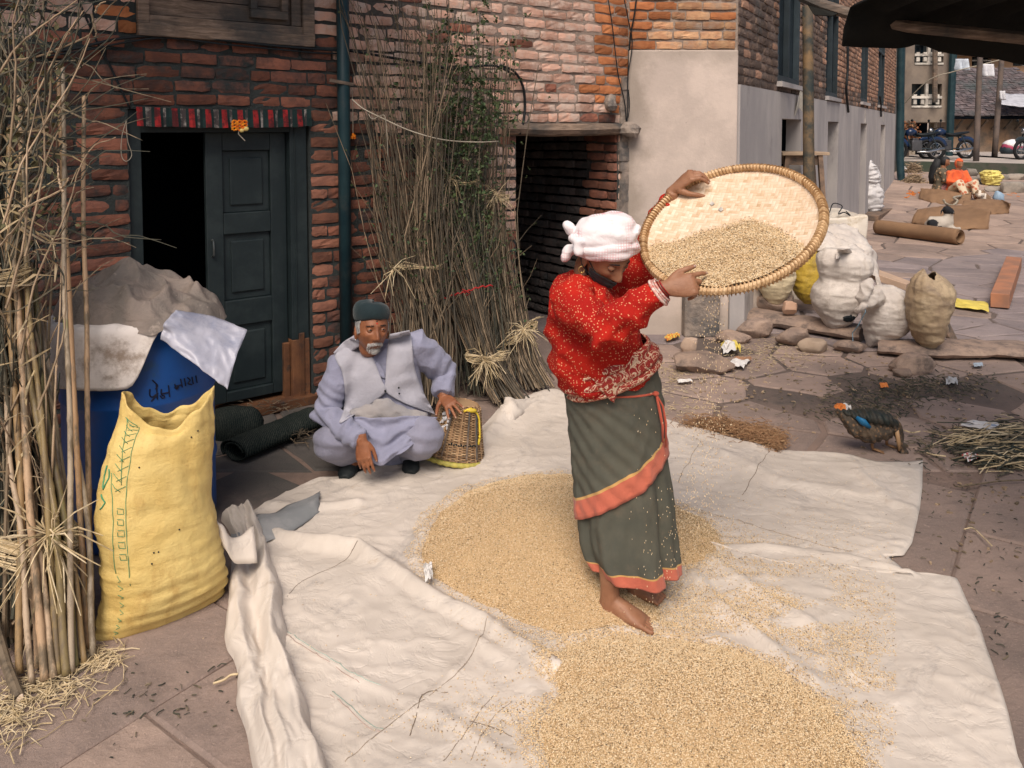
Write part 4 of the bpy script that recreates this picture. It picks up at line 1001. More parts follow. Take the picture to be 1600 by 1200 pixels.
def heap_obj(Hp, name, lab, cnt, seed):
    rnd = random.Random(seed); vs = [(Hp.c.x, Hp.c.y, Hp.z(Hp.c.x, Hp.c.y) + .006)]; fs = []; NR, NA = 46, 120
    for i in range(1, NR + 1):
        for k in range(NA):
            a = -math.pi + 2 * math.pi * k / NA; r = Hp.rad(a) * i / NR; x = Hp.c.x + r * math.cos(a); y = Hp.c.y + r * math.sin(a)
            z = Hp.z(x, y); z = (z or .012) + .002
            if i == NR: z = .0
            vs.append((x, y, z))
    for k in range(NA):
        k2 = (k + 1) % NA; fs.append((0, 1 + k, 1 + k2))
        for i in range(NR - 1): fs.append((1 + i * NA + k, 1 + (i + 1) * NA + k, 1 + (i + 1) * NA + k2, 1 + i * NA + k2))
    o = link(name, mesh_of(name, vs, fs, m_gbase, smooth_=True)); tag(o, lab, 'grain'); pts = []
    x0 = Hp.c.x - max(r for _, r in Hp.b); x1 = Hp.c.x + max(r for _, r in Hp.b); y0 = Hp.c.y - max(r for _, r in Hp.b); y1 = Hp.c.y + max(r for _, r in Hp.b)
    while len(pts) < cnt:
        x, y = rnd.uniform(x0, x1), rnd.uniform(y0, y1); u, v = PX((x, y, 0))
        if v > 1290 or u > 1700: continue
        z = Hp.z(x, y)
        if z is None or (z <= .0125 and rnd.random() < .6): continue
        pts.append((x, y, max(z, tz(x, y) if z < .03 else 0) + .003 + rnd.random() * .003))
    grain_mesh(pts, 'grain', parent=o)
    return o
heap1 = heap_obj(H1, 'grain_heap', 'tall heap of unwinnowed grain on the sheet left of the standing woman', 52000, 1)
heap2 = heap_obj(H2, 'grain_heap', 'wide low heap of grain on the sheet at the bottom of the picture', 58000, 2)
rnd = random.Random(5); pts = []
for (u, v, su, sv, cnt) in [(1230, 940, 60, 30, 3000), (1180, 985, 80, 35, 4200), (1300, 1020, 60, 55, 3200), (1060, 960, 60, 30, 3600), (1120, 860, 40, 25, 2200), (1150, 880, 80, 30, 1200), (1010, 1000, 60, 14, 2000), (1270, 980, 120, 70, 2600), (1350, 1090, 40, 50, 1800), (850, 1090, 30, 40, 1500), (800, 1140, 50, 40, 1100), (900, 1000, 60, 14, 1200), (1370, 1130, 60, 70, 900), (1240, 910, 130, 70, 1400), (1100, 920, 260, 140, 1600), (700, 1150, 80, 30, 350), (1250, 800, 90, 50, 250), (950, 960, 60, 30, 1500)]:
    for _ in range(cnt):
        uu, vv = rnd.gauss(u, su), rnd.gauss(v, sv)
        g = G(uu, vv)
        if nz(g.x * 4, g.y * 9, 3) + .25 < rnd.random() * .5 - .1: continue
        if uu > 1400 or vv < 650 or vv > 1290: continue
        z = tz(g.x, g.y); zz_ = max(H1.z(g.x, g.y) or 0, H2.z(g.x, g.y) or 0); pts.append((g.x, g.y, max(z, zz_) + .003))
sg = grain_mesh(pts, 'scattered_grain'); tag(sg, 'thin scatter of loose grain over the right part of the sheet', 'grain')

# ================================================================ sacks
SINK = {}
def sack(name, lab, L, R_, th, m, cat='sack', group=None, nr=34, seg=44, expo=2.4, wr=.006, hw=.0, open_top=False, drop=0, tuck=None, back=.5, seed=1, hfreq=90, subm=None, th_mat=None):
    """loft between left and right silhouette points (u, v, Y); th = half thickness along the depth"""
    Ls = [V(p) for p in smooth([P(*q) for q in L], nr)]; Rs = [V(p) for p in smooth([P(*q) for q in R_], nr)]
    T = [float(x[0]) for x in smooth([(t,) for t in th], nr)]; vs = []; fs = []
    def pt(i, q, off=0):
        c = (Ls[i] + Rs[i]) / 2; a = (Rs[i] - Ls[i]) / 2; b = V((-a.y, a.x, 0)); b = b.normalized() if b.length > 1e-6 else V((0, 1, 0))
        cq, sq = math.cos(q), math.sin(q); e = 2 / expo
        x = math.copysign(abs(cq) ** e, cq); y = math.copysign(abs(sq) ** e, sq); t = i / (nr - 1)
        k = 1 + (off / max(.02, a.length))
        p = c + a * x * k + b * y * (T[i] + off)
        if open_top:
            w_ = sstep(.80, 1, t); p.z -= drop * w_ * (sq * sq) * (1.1 if sq < 0 else .95) * (1 + .5 * nz(q * 2, seed)); p += b * (.02 * w_ * nz(q * 1.7, 5 + seed) + (.012 * w_ * sq))
        d = (a * x / max(.05, a.length) + b * y).normalized() if (abs(x) + abs(y)) > 0 else b
        wl = wr * fbm(p.x * 9, p.y * 9 + seed, p.z * 11, 4) + wr * .9 * (1 - 2.2 * abs(nz(p.x * 6 + seed, p.y * 6, p.z * 15)))
        low = hw * (1 - sstep(.28, .55, t)) + hw * .08; wl += wr * 1.1 * sstep(.35, .7, t) * (1 - 2.6 * abs(nz(q * 2.6 + 2 * p.z, seed, p.z * 2.2))) + wr * .32 * (1 - sstep(.3, .6, t) * .6) * (1 - 3 * abs(nz(p.x * 3.5, p.y * 3.5 + seed, p.z * 34)))
        wl += low * (1 - 2 * abs(math.sin((p.z * hfreq + 2.5 * nz(p.x * 3, p.y * 3, seed) + 1.6 * nz(p.x * 7, p.z * 9)) * .5)) ** .8) * (0.6 + .6 * nz(p.x * 5, p.z * 9, 4))
        return p + d * wl
    for i in range(nr):
        for k in range(seg): vs.append(pt(i, 2 * math.pi * k / seg))
    for i in range(nr - 1):
        for k in range(seg): k2 = (k + 1) % seg; fs.append((i * seg + k, i * seg + k2, (i + 1) * seg + k2, (i + 1) * seg + k))
    fs.append(tuple(range(seg))[::-1])
    if not open_top: fs.append(tuple((nr - 1) * seg + k for k in range(seg)))
    o = link(name, mesh_of(name, vs, fs, m, smooth_=True))
    if open_top: s_ = o.modifiers.new('s', 'SOLIDIFY'); s_.thickness = .004
    if lab: tag(o, lab, cat, group)
    return o, pt
def sackmat(name, c1, c2, dirt, damt=(.52, .72), rough=.6):
    n = NT(name)
    c = n.mix(n.step(n.noise(4, 6, .65), .35, .65), c1, c2)
    c = n.mix(n.math('MULTIPLY', n.step(n.noise(5.5, 8, .75, None, .8), *damt), .8), c, dirt)
    c = n.mix(n.math('MULTIPLY', n.step(n.noise(16, 5, .75, n.mapv(n.pos(), (1, 1, .22))), .52, .72), .5), c, dirt)
    x = n.n('TexWave', {'Vector': n.pos(), 'Scale': 160.0, 'Distortion': 1.0}, bands_direction='Z').outputs[1]
    y = n.n('TexWave', {'Vector': n.pos(), 'Scale': 160.0, 'Distortion': 1.0}, bands_direction='X').outputs[1]
    b = n.bump(n.noise(22, 7, .7), .55, .010); b = n.bump(n.noise(8, 6, .6, n.mapv(n.pos(), (1, 1, 3)), .5), .45, .012, b); b = n.bump(n.math('ADD', x, y), .25, .0015, b)
    return n.set(c, rough, b)
m_ysack = sackmat('yellow_woven_sack', (0.72, 0.545, 0.20), (0.66, 0.47, 0.15), (0.50, 0.30, 0.08))
m_wsack = sackmat('white_woven_sack', (0.66, 0.60, 0.54), (0.56, 0.50, 0.45), (0.38, 0.32, 0.27))
m_csack = sackmat('cream_woven_sack', (0.66, 0.56, 0.37), (0.58, 0.48, 0.32), (0.45, 0.36, 0.24))
m_bsack = sackmat('brown_dirty_sack', (0.52, 0.40, 0.25), (0.40, 0.29, 0.18), (0.22, 0.16, 0.11), (.42, .66))
m_y2sack = sackmat('mustard_sack', (0.58, 0.40, 0.05), (0.46, 0.30, 0.04), (0.25, 0.17, 0.04), (.50, .72))
YL = [(141, 1026, 2.66), (149, 990, 2.66), (157, 940, 2.68), (155, 880, 2.70), (151, 815, 2.71), (158, 755, 2.74), (172, 700, 2.77), (188, 655, 2.80), (193, 612, 2.82)]
YR_ = [(342, 946, 2.93), (352, 915, 2.95), (350, 880, 2.95), (342, 840, 2.95), (332, 795, 2.95), (327, 752, 2.94), (330, 700, 2.93), (333, 650, 2.92), (334, 603, 2.91)]
ys, ypt = sack('yellow_sack', 'tall open yellow woven sack with green print, standing before the blue barrel', YL, YR_, [.012, .085, .125, .135, .125, .11, .095, .07, .055], m_ysack, nr=64, seg=84, wr=.0045, hw=.0075, open_top=True, drop=.105, expo=2.2, seed=3, hfreq=150)
m_green = mat('green_print', (0.06, 0.26, 0.12), (0.10, 0.32, 0.17), scale=60, rough=.8, bump=0, var=0)
mb = MB()
def yline(pairs, r=.0012, n_=10):
    pts = []
    for (t0, q0), (t1, q1) in zip(pairs, pairs[1:]):
        for k in range(n_): f = k / n_; t = lerp(t0, t1, f) * 63; i = min(62, int(t)); pts.append(ypt(i, lerp(q0, q1, f), .0015).lerp(ypt(i + 1, lerp(q0, q1, f), .0015), t - i))
    if len(pts) > 1: mb.tube(pts, r, 4)
qa, qb = math.pi + .55, math.pi + .95
yline([(.93, qa + .05), (.62, qb - .08)]); yline([(.93, qb), (.6, qb), (.3, qb - .05)]); yline([(.93, qa), (.93, qb)])
for k in range(9):
    t = .92 - k * .034; yline([(t, qa + .05), (t - .034, qb - .02)], .001, 3); yline([(t, qb - .02), (t - .034, qa + .05)], .001, 3)
yline([(.68, qa - .05), (.60, qa + .1), (.5, qa + .12), (.35, qa + .05)])
for k in range(5):
    t = .57 - k * .035; q = qa + .22; yline([(t, q), (t, q + .12), (t - .018, q + .12), (t - .018, q), (t, q)], .001, 3)
for k in range(8):
    t = .36 - k * .03; q = qa + .1; yline([(t, q), (t - .012, q + .1), (t - .02, q)], .0009, 3)
yline([(.70, qa - .22), (.66, qa - .3), (.62, qa - .2), (.66, qa - .12), (.70, qa - .16)], .003, 4); yline([(.60, qa - .28), (.58, qa - .12), (.56, qa - .2), (.55, qa - .3)], .003, 4)
mb.build('green_print', m_green, ys, smooth_=True)
mb = MB()
for (t, q) in ((.86, math.pi + 2.2), (.84, math.pi + 2.05), (.72, math.pi + 1.15), (.5, math.pi + 1.75), (.44, math.pi + 1.35), (.442, math.pi + 1.42), (.40, math.pi + 1.3)): mb.ball(ypt(int(t * 63), q, .001), .0032, 6)
mb.build('speck', m_cable, ys)

# ================================================================ blue barrel and what lies on it
m_blue = mat('blue_plastic', (0.006, 0.075, 0.30), (0.005, 0.055, 0.23), scale=3, rough=.42, bump=.15, bscale=12, var=0, dirt=(0.02, 0.07, 0.16), dscale=6, damt=(.5, .75), spec=.5)
bc = V((P(221, 700, 3.45).x, 3.45, 0)); br = .305
prof = [(.0, 0), (.27, 0), (.29, .02), (br, .05), (br, .28), (br + .008, .30), (br, .32), (br, .60), (br + .008, .62), (br, .64), (br, .82), (br - .012, .87), (br - .03, .895), (br - .03, .93), (.1, .935), (0, .935)]
SG = 56; vs = []; fs = []
for (r, z) in prof:
    for k in range(SG): a = 2 * math.pi * k / SG; vs.append((bc.x + max(r, .001) * math.cos(a), bc.y + max(r, .001) * math.sin(a), z))
for i in range(len(prof) - 1):
    for k in range(SG): k2 = (k + 1) % SG; fs.append((i * SG + k, i * SG + k2, (i + 1) * SG + k2, (i + 1) * SG + k))
barrel = link('blue_barrel', mesh_of('blue_barrel', vs, fs, m_blue, smooth_=True)); tag(barrel, 'blue plastic barrel with dark handwriting, covered with sheets, behind the yellow sack', 'barrel')
b_ = barrel.modifiers.new('b', 'BEVEL'); b_.width = .004; b_.limit_method = 'ANGLE'
def on_barrel(u, v, off=.002):
    d = ray(u, v); o_ = cam.location; ox, oy = o_.x - bc.x, o_.y - bc.y; A_ = d.x ** 2 + d.y ** 2; B_ = 2 * (ox * d.x + oy * d.y); C_ = ox * ox + oy * oy - (br + off) ** 2
    D_ = B_ * B_ - 4 * A_ * C_
    k = (-B_ - math.sqrt(max(0, D_))) / (2 * A_); return o_ + d * k
strokes = [  # handwriting, traced on the barrel as pixels
 [(238, 598), (246, 606), (243, 612)], [(234, 612), (234, 621), (238, 624), (247, 618)], [(244, 604), (246, 628)], [(246, 620), (236, 631)],
 [(252, 612), (252, 620), (257, 623), (254, 626), (250, 622)], [(253, 619), (264, 617)], [(263, 606), (265, 624)],
 [(273, 604), (275, 610), (279, 608), (276, 612), (273, 609)], [(276, 607), (284, 605)], [(282, 596), (285, 609)], [(288, 595), (290, 607)],
 [(293, 594), (297, 598), (294, 603), (300, 605)], [(300, 593), (302, 604)], [(306, 591), (308, 602)]]
mb = MB()
for s_ in strokes:
    pts = [on_barrel(u, v - 4) for u, v in s_]; mb.tube([V(p) for p in smooth(pts, 6 * len(pts))], .0028, 5)
mb.build('handwriting', mat('black_ink', (0.008, 0.01, 0.03), rough=.7, bump=0), barrel)
def drape(name, lab, cat, m, a0, a1, edge, rt, top, na=60, nr_=36, wr=.01, out=.03, seed=0, stiff=0):
    """sheet over the barrel lid between angles a0..a1 (degrees), edge(f) = how far it hangs below the rim"""
    vs = []; fs = []
    for j in range(nr_ + 1):
        g = j / nr_
        for i in range(na + 1):
            f = i / na; a = R(lerp(a0, a1, f)); hang_ = edge(f); L_ = rt + hang_; s_ = g * L_
            if s_ < rt: r = s_; z = top + .012
            else:
                e = s_ - rt; r = rt + min(e, .03) * .8 + out * sstep(0, .3, e) + stiff * e; z = top + .012 - max(0, e - .012) * (1 - .35 * stiff)
            w_ = wr * (fbm(math.cos(a) * 3 + seed, math.sin(a) * 3, g * 2.5, 3) * 1.2 + (1 - 2.4 * abs(nz(a * 3.2 + seed, g * 2.2))) * .8)
            r2 = r + w_ * sstep(.2, 1, g); vs.append((bc.x + r2 * math.cos(a), bc.y + r2 * math.sin(a), z + (w_ * .8 if s_ < rt else 0) + seed * .003))
    for j in range(nr_):
        for i in range(na): a = j * (na + 1) + i; fs.append((a, a + 1, a + na + 2, a + na + 1))
    o = link(name, mesh_of(name, vs, fs, m, smooth_=True)); o.modifiers.new('s', 'SOLIDIFY').thickness = .003
    return tag(o, lab, cat)
m_felt = mat('stained_white_sheet', (0.84, 0.77, 0.72), (0.76, 0.69, 0.64), scale=6, rough=.85, bump=.35, bscale=45, bdist=.006, var=0, dirt=(0.30, 0.23, 0.18), dscale=5, damt=(.5, .72))
drape('white_sheet', 'stained white sheet hanging over the front left of the blue barrel', 'sheet', m_felt, 155, 345, lambda f: .25 * (1 - sstep(.70, .82, f) * .90) + .012 * nz(f * 6, 1), .318, .945, wr=.008, out=.022)
m_plas = NT('milky_plastic'); n = m_plas
c = n.mix(n.step(n.noise(7, 6, .7, None, 1), .35, .7), (0.50, 0.50, 0.58), (0.30, 0.32, 0.42))
m_plas = n.set(c, .35, n.bump(n.noise(14, 5, .6), .4, .01)); n.b.inputs['Alpha'].default_value = .80
mb = MB(); N = 26
cor = [P(276, 484, 3.20), P(335, 494, 3.32), P(387, 515, 3.30), P(252, 530, 3.11), P(312, 574, 3.06), P(356, 608, 3.08)]
for j in range(N + 1):
    for i in range(N + 1):
        f = i / N; g = j / N
        a_ = curve(cor[:3], f); b2 = curve(cor[3:], f); p = a_.lerp(b2, g)
        p = p + V((0, -1, .4)) * (.03 * math.sin(math.pi * g) * (1 - .4 * f)) + V((0, -1, .2)) * (.016 * nz(f * 4, g * 3) + .008 * (1 - abs(nz(f * 7, g * 5, 4)) * 3))
        mb.v.append(tuple(p))
for j in range(N):
    for i in range(N): a = j * (N + 1) + i; mb.f.append((a, a + N + 1, a + N + 2, a + 1)); mb.m.append(0)
o = mb.build('plastic_sheet', m_plas, smooth_=True); o.modifiers.new('s', 'SOLIDIFY').thickness = .002
tag(o, 'milky stiff plastic sheet jutting out over the right side of the blue barrel', 'sheet')
# crumpled tarpaulin heap on the lid
vs = []; fs = []; NA, NR = 110, 44; hc = V((P(205, 500, 3.42).x, 3.42, .95))
prof_r = [(70, .31), (100, .28), (140, .28), (180, .34), (210, .31), (250, .27), (290, .30), (320, .37), (345, .41), (360, .41), (385, .37), (430, .31)]
def rr_(a):
    a = math.degrees(a) % 360
    if a < 70: a += 360
    for (a0, r0), (a1, r1) in zip(prof_r, prof_r[1:]):
        if a0 <= a <= a1: return lerp(r0, r1, (a - a0) / (a1 - a0))
    return .33
for j in range(NR + 1):
    g = j / NR
    for k in range(NA):
        a = 2 * math.pi * k / NA; r = rr_(a) * g; x, y = r * math.cos(a), r * math.sin(a)
        h = .125 * (1 - g ** 3.2) + .03 * math.exp(-((x + .03) ** 2 + (y - .03) ** 2) / .03) - .05 * sstep(0, .4, x) * (1 - g)
        fo = 1 - 3.0 * abs(nz(x * 4.5 + y * 3, y * 7 - x * 3, 5)); fo2 = 1 - 3 * abs(nz(x * 10 + 4, y * 13, 8))
        h += .045 * max(-.5, fo) * (1 - g * .35) + .030 * (1 - abs(math.sin((x * .5 + y * .9) * 17 + 3.2 * nz(x * 4, y * 4, 12))) ** .6 * 2) * (1 - g ** 3) +   .018 * fo2 + .012 * nz(x * 7, y * 7, 2)
        if g > .9: h -= .05 * (g - .9) / .1
        vs.append((hc.x + x, hc.y + y, hc.z + max(-.03, h)))
for j in range(NR):
    for k in range(NA): k2 = (k + 1) % NA; fs.append((j * NA + k, (j + 1) * NA + k, (j + 1) * NA + k2, j * NA + k2))
m_heap = NT('brown_grey_tarpaulin'); n = m_heap
c = n.mix(n.step(n.noise(5, 6, .65), .35, .65), (0.28, 0.225, 0.19), (0.17, 0.145, 0.125)); c = n.mix(n.step(n.noise(10, 6, .7), .6, .72), c, (0.40, 0.33, 0.28))
m_heap = n.set(c, .7, n.bump(n.noise(16, 6, .65, None, .8), .8, .015))
o = link('crumpled_tarpaulin', mesh_of('crumpled_tarpaulin', vs, fs, m_heap, smooth_=True)); o.modifiers.new('s', 'SUBSURF').render_levels = 1
tag(o, 'crumpled brown-grey tarpaulin heaped on top of the barrel', 'tarpaulin')
# ================================================================ stick bundles
def stickmat(name, c1, c2, c3):
    n = NT(name); c = n.ramp(n.n('NewGeometry').outputs['Random Per Island'], [(0, c1), (.5, c2), (1, c3)])
    z = n.noise(30, 3, .6, n.mapv(n.pos(), (1, 1, .3))); c = n.mix(n.step(z, .45, .7), c, tuple(x * .45 for x in c2))
    return n.set(c, .8, n.bump(z, .3, .003))
m_st_brown = stickmat('twig_brown', (0.038, 0.036, 0.028), (0.125, 0.095, 0.062), (0.31, 0.225, 0.145))
m_st_green = stickmat('twig_green_grey', (0.025, 0.034, 0.028), (0.075, 0.072, 0.05), (0.24, 0.185, 0.12))
m_st_pale = stickmat('stalk_pale', (0.12, 0.09, 0.055), (0.30, 0.215, 0.135), (0.52, 0.38, 0.25))
m_straw = stickmat('straw', (0.42, 0.32, 0.17), (0.60, 0.47, 0.28), (0.74, 0.62, 0.42))
m_leaf = mat('green_leaf', (0.028, 0.055, 0.022), (0.07, 0.09, 0.035), scale=20, rough=.6, bump=.1, var=.45)
m_dryleaf = mat('dry_leaf', (0.16, 0.14, 0.07), (0.10, 0.10, 0.05), scale=20, rough=.8, bump=.2, var=.4)
def rv(r, s=1): return V((r.uniform(-s, s), r.uniform(-s, s), r.uniform(-s, s)))
def sticks(mb, r, n_, path, spread, rad, mi=0, wob=.03, twig=.3, seg=5, steps=7, t0=(0, .05), t1=(.8, 1.0), leafmb=None, leafr=(.5, 1), nleaf=0, fan=0.0):
    """path: list of centres; spread: list of radii (or (rx, ry)) along it"""
    for _ in range(n_):
        a = r.uniform(0, 6.283); k = math.sqrt(r.random()); a2 = a + r.uniform(-.7, .7); k2 = min(1.25, k * r.uniform(.6, 1.4))
        kb = 1.5 if r.random() < .16 else 1.0; a2 = a + 3.1 if r.random() < .14 else a2; ta, tb = r.uniform(*t0), r.uniform(*t1); pts = []; ph = r.uniform(0, 9)
        for i in range(steps):
            f = i / (steps - 1); t = lerp(ta, tb, f); c = curve(path, t); s_ = curve(spread, t); sx, sy = s_ if isinstance(s_, tuple) else (s_, s_)
            kk = lerp(k, k2, f) * kb; aa = lerp(a, a2, f)
            p = V(c) + V((math.cos(aa) * kk * sx, math.sin(aa) * kk * sy, 0)) + V((nz(t * 3.1, ph), nz(t * 3.1, ph, 4), 0)) * wob + V((math.cos(a2), math.sin(a2) * .4, 0)) * fan * f * f
            pts.append(p)
        rr = r.uniform(*rad); mb.tube(pts, [rr * (1 - .55 * i / (steps - 1)) for i in range(steps)], seg, mi, cap=True)
        if r.random() < twig:
            for _k in range(r.choice((1, 2, 3, 4))):
                b = pts[r.randrange(max(1, steps // 2), steps - 1)]; d = V((r.uniform(-.5, .5), r.uniform(-.5, .2), r.uniform(.5, 1))).normalized(); l = r.uniform(.12, .38)
                tp = [b, b + d * l * .5 + rv(r, .02), b + d * l + rv(r, .045)]; mb.tube(tp, [rr * .5, rr * .38, rr * .22], 4, mi)
                if leafmb is not None and nleaf: leaves(leafmb, r, tp[1], tp[2], nleaf)
def leaves(mb, r, a, b, n_, s=(.012, .03)):
    for _ in range(n_):
        p = a.lerp(b, r.random()); d = rv(r).normalized(); d.z -= .3; d.normalize(); s_ = r.uniform(*s); w_ = d.cross(rv(r)).normalized() * s_ * .35
        up = d.cross(w_).normalized() * s_ * .15
        mb.add([p, p + d * s_ * .5 + w_ + up, p + d * s_, p + d * s_ * .5 - w_ + up, p + d * s_ * .5], [(0, 1, 4), (1, 2, 4), (2, 3, 4), (3, 0, 4)])
def band(c, rx, ry, r, n_=26, loose=16, h=.03, tilt=0.0, front=True, rad=.0022, knot=None, ll=(.08, .22)):
    mb = MB()
    for _ in range(n_):
        z = r.uniform(-h, h); k = r.uniform(1.0, 1.12); a0 = r.uniform(0, 6.28); sw = r.uniform(2.2, 4.6); pts = []
        for i in range(12):
            a = a0 + sw * i / 11; pts.append(V(c) + V((math.cos(a) * rx * k, math.sin(a) * ry * k, z + tilt * math.cos(a) * rx + .008 * math.sin(a * 3 + z * 90))))
        mb.tube(pts, r.uniform(.6, 1.3) * rad, 4)
    kn = V(knot) if knot is not None else V(c) + V((rx * .3, -ry * 1.1, 0))
    for _ in range(loose):
        d = V((r.uniform(-1, 1), r.uniform(-.8, .2), r.uniform(-1.2, .9))).normalized(); l = r.uniform(*ll)
        mb.tube([kn + rv(r, .012), kn + d * l * .5 + rv(r, .015), kn + d * l + V((0, 0, -.03)) + rv(r, .03)], [rad * r.uniform(.7, 1.3), rad, rad * .5], 4)
    return mb
r = random.Random(21)
# --- right-hand bundles leaning on the wall
def bundle(name, lab, path, spread, n_, rad, mats, bands, seed, leafn=0, group='bundles of sticks against the wall', **kw):
    r = random.Random(seed); t = thing(name, lab, 'bundle', path[0], group)
    mb = MB(); lf = MB() if leafn else None
    sticks(mb, r, n_, path, spread, rad, 0, leafmb=lf, nleaf=leafn, **kw)
    mb.build('stick', mats, t, kind='stuff')
    if lf and lf.f: lf.build('leaf', m_leaf, t, kind='stuff')
    for b in bands: band(*b[:3], r, **b[3]).build('straw_band', m_straw, t)
    return t
pa_ = [P(668, 655, 4.85), P(662, 520, 4.98), P(650, 415, 5.02), P(640, 250, 5.1), P(622, 60, 5.15), P(600, -40, 5.1)]
for p in pa_[:1]: p.z = 0.02
bundle('stick_bundle', 'leftmost stick bundle of the right group, tied with a flat straw band', pa_, [(.17, .10), (.16, .09), (.15, .08), (.19, .10), (.28, .12), (.33, .12)], 150, (.003, .0065), [m_st_brown], [(pa_[2], .155, .09, dict(n_=16, loose=14, knot=P(616, 420, 4.9), h=.012, rad=.0024, ll=(.05, .2)))], 31, leafn=2, twig=.9, t1=(.45, 1.0), wob=.12, fan=.10)
pb_ = [P(752, 640, 5.15), P(742, 520, 5.28), P(725, 400, 5.35), P(705, 285, 5.4), P(712, 150, 5.45), P(700, 0, 5.4)]; pb_[0].z = .02
bundle('stick_bundle', 'tall leafy green stick bundle in the middle of the right group', pb_, [(.13, .10), (.15, .10), (.15, .10), (.16, .10), (.25, .13), (.34, .14)], 160, (.003, .006), [m_st_green], [(pb_[3], .17, .11, dict(n_=26, loose=22, knot=P(705, 278, 5.28), h=.02, ll=(.04, .15), rad=.0018))], 32, leafn=9, twig=.9, t1=(.45, 1.0), wob=.12, fan=.10)
pc_ = [P(800, 648, 4.95), P(772, 585, 5.05), P(752, 540, 5.1), P(710, 400, 5.22), P(672, 300, 5.3), P(630, 180, 5.35)]; pc_[0].z = .02
bundle('stick_bundle', 'slanting stick bundle with a bushy straw knot above the upturned basket', pc_, [(.13, .09), (.10, .08), (.10, .08), (.17, .10), (.2, .1), (.25, .1)], 90, (.004, .0075), [m_st_brown], [(P(758, 556, 5.02), .115, .08, dict(n_=34, loose=60, knot=P(757, 562, 4.92), h=.022, ll=(.06, .2)))], 33, twig=.3, t1=(.6, 1.0))
pd_ = [P(842, 628, 5.2), P(815, 560, 5.3), P(800, 510, 5.38), P(775, 400, 5.5), P(765, 310, 5.6), P(770, 150, 5.7), P(775, 40, 5.7)]; pd_[0].z = .02
bundle('stick_bundle', 'rightmost stick bundle of the right group, beside the dark passage', pd_, [(.12, .09), (.1, .08), (.10, .08), (.12, .09), (.12, .09), (.17, .1), (.2, .1)], 100, (.004, .007), [m_st_brown], [(P(812, 520, 5.32), .11, .08, dict(n_=30, loose=34, knot=P(818, 515, 5.2), h=.03, tilt=.5)), (pd_[4], .13, .09, dict(n_=22, loose=34, knot=P(775, 303, 5.45), h=.015, ll=(.05, .2), rad=.0018))], 34, leafn=2, twig=.4, t1=(.45, 1.0))
mb = MB(); lf = MB()
for _ in range(330):
    b = P(r.gauss(720, 40), r.gauss(165, 80), 5.3 + r.uniform(-.1, .1)); leaves(lf, r, b, b + rv(r, .05), 7, (.015, .038))
for _ in range(90):
    b = P(r.gauss(770, 22), r.gauss(150, 50), 5.5); leaves(lf, r, b, b + rv(r, .05), 4, (.012, .03))
for _ in range(150):
    b = P(r.gauss(710, 55), r.uniform(60, 520), 5.15); leaves(lf, r, b, b + rv(r, .04), 3, (.01, .022))
o = lf.build('foliage', m_leaf, kind='stuff'); tag(o, 'clump of small dark green leaves left on the tops of the middle bundles', 'leaves')
# red string and the pale rope
mb = MB(); mb.tube([V(p) + V((0, -.0, .006 * math.sin(i * 2.1))) for i, p in enumerate(smooth([P(690, 468, 5.0), P(712, 460, 4.98), P(728, 456, 4.98), P(748, 449, 5.0), P(770, 446, 5.05)], 24))], .0055, 5)
mb.tube([P(722, 452, 4.98), P(735, 458, 4.96), P(729, 462, 4.97)], .005, 5)
tag(mb.build('red_string', mat('red_string', (0.36, 0.02, 0.02), rough=.8, bump=0), smooth_=True), 'red string tied across the slanting sticks above the straw knot', 'string')
mb = MB(); mb.tube([V(p) for p in smooth([P(550, 155, 4.95), P(568, 170, 4.9), P(600, 186, 4.9), P(640, 204, 4.95), P(690, 218, 5.05), P(740, 222, 5.2), P(779, 221, 5.35)], 30)], .004, 5)
mb.tube([V(p) for p in smooth([P(575, 178, 4.88), P(582, 186, 4.85), P(592, 182, 4.86), P(600, 180, 4.85), P(603, 190, 4.85), P(605, 220, 4.86), P(606, 250, 4.88)], 20)], .0025, 4)
tag(mb.build('rope', m_string, smooth_=True), 'pale thin rope stretched across the upper parts of the right stick bundles', 'rope')
# --- left-hand stack
pl = [V((-1.80, 2.62, .02)), V((-1.88, 2.72, .5)), V((-1.98, 2.84, 1.0)), V((-2.10, 2.98, 1.55)), V((-2.2, 3.1, 2.05)), V((-2.25, 3.15, 2.5))]
bundle('stalk_stack', 'dense dark stack of thin stalks and twigs filling the left edge of the yard', pl, [(.24, .12), (.22, .12), (.22, .12), (.26, .14), (.32, .16), (.36, .16)], 250, (.004, .010), [m_st_green], [(pl[2] + V((.0, -.0, .22)), .23, .13, dict(n_=40, loose=36, h=.03))], 41, group=None, twig=.8, t1=(.35, 1.0), seg=6, wob=.07)
pm = [V((-1.64, 2.60, .02)), V((-1.72, 2.72, .5)), V((-1.80, 2.84, 1.0)), V((-1.87, 2.96, 1.45)), V((-1.96, 3.05, 1.9)), V((-2.0, 3.1, 2.4))]
bundle('stalk_stack', 'brown stack of stalks tied with a thick straw rope, beside the blue barrel', pm, [(.17, .10), (.12, .09), (.13, .09), (.15, .1), (.2, .1), (.3, .12)], 85, (.004, .009), [m_st_pale], [(V((-1.66, 2.68, .35)), .16, .11, dict(n_=60, loose=60, h=.045, tilt=-.35, knot=V((-1.54, 2.60, .40)), ll=(.08, .26), rad=.0026))], 42, group=None, twig=.35, t1=(.22, .6), seg=6, wob=.05)
m_cane = NT('cane'); n = m_cane
c = n.ramp(n.rnd(), [(0, (0.20, 0.17, 0.07)), (.35, (0.40, 0.24, 0.12)), (.7, (0.52, 0.37, 0.24)), (1, (0.36, 0.30, 0.22))])
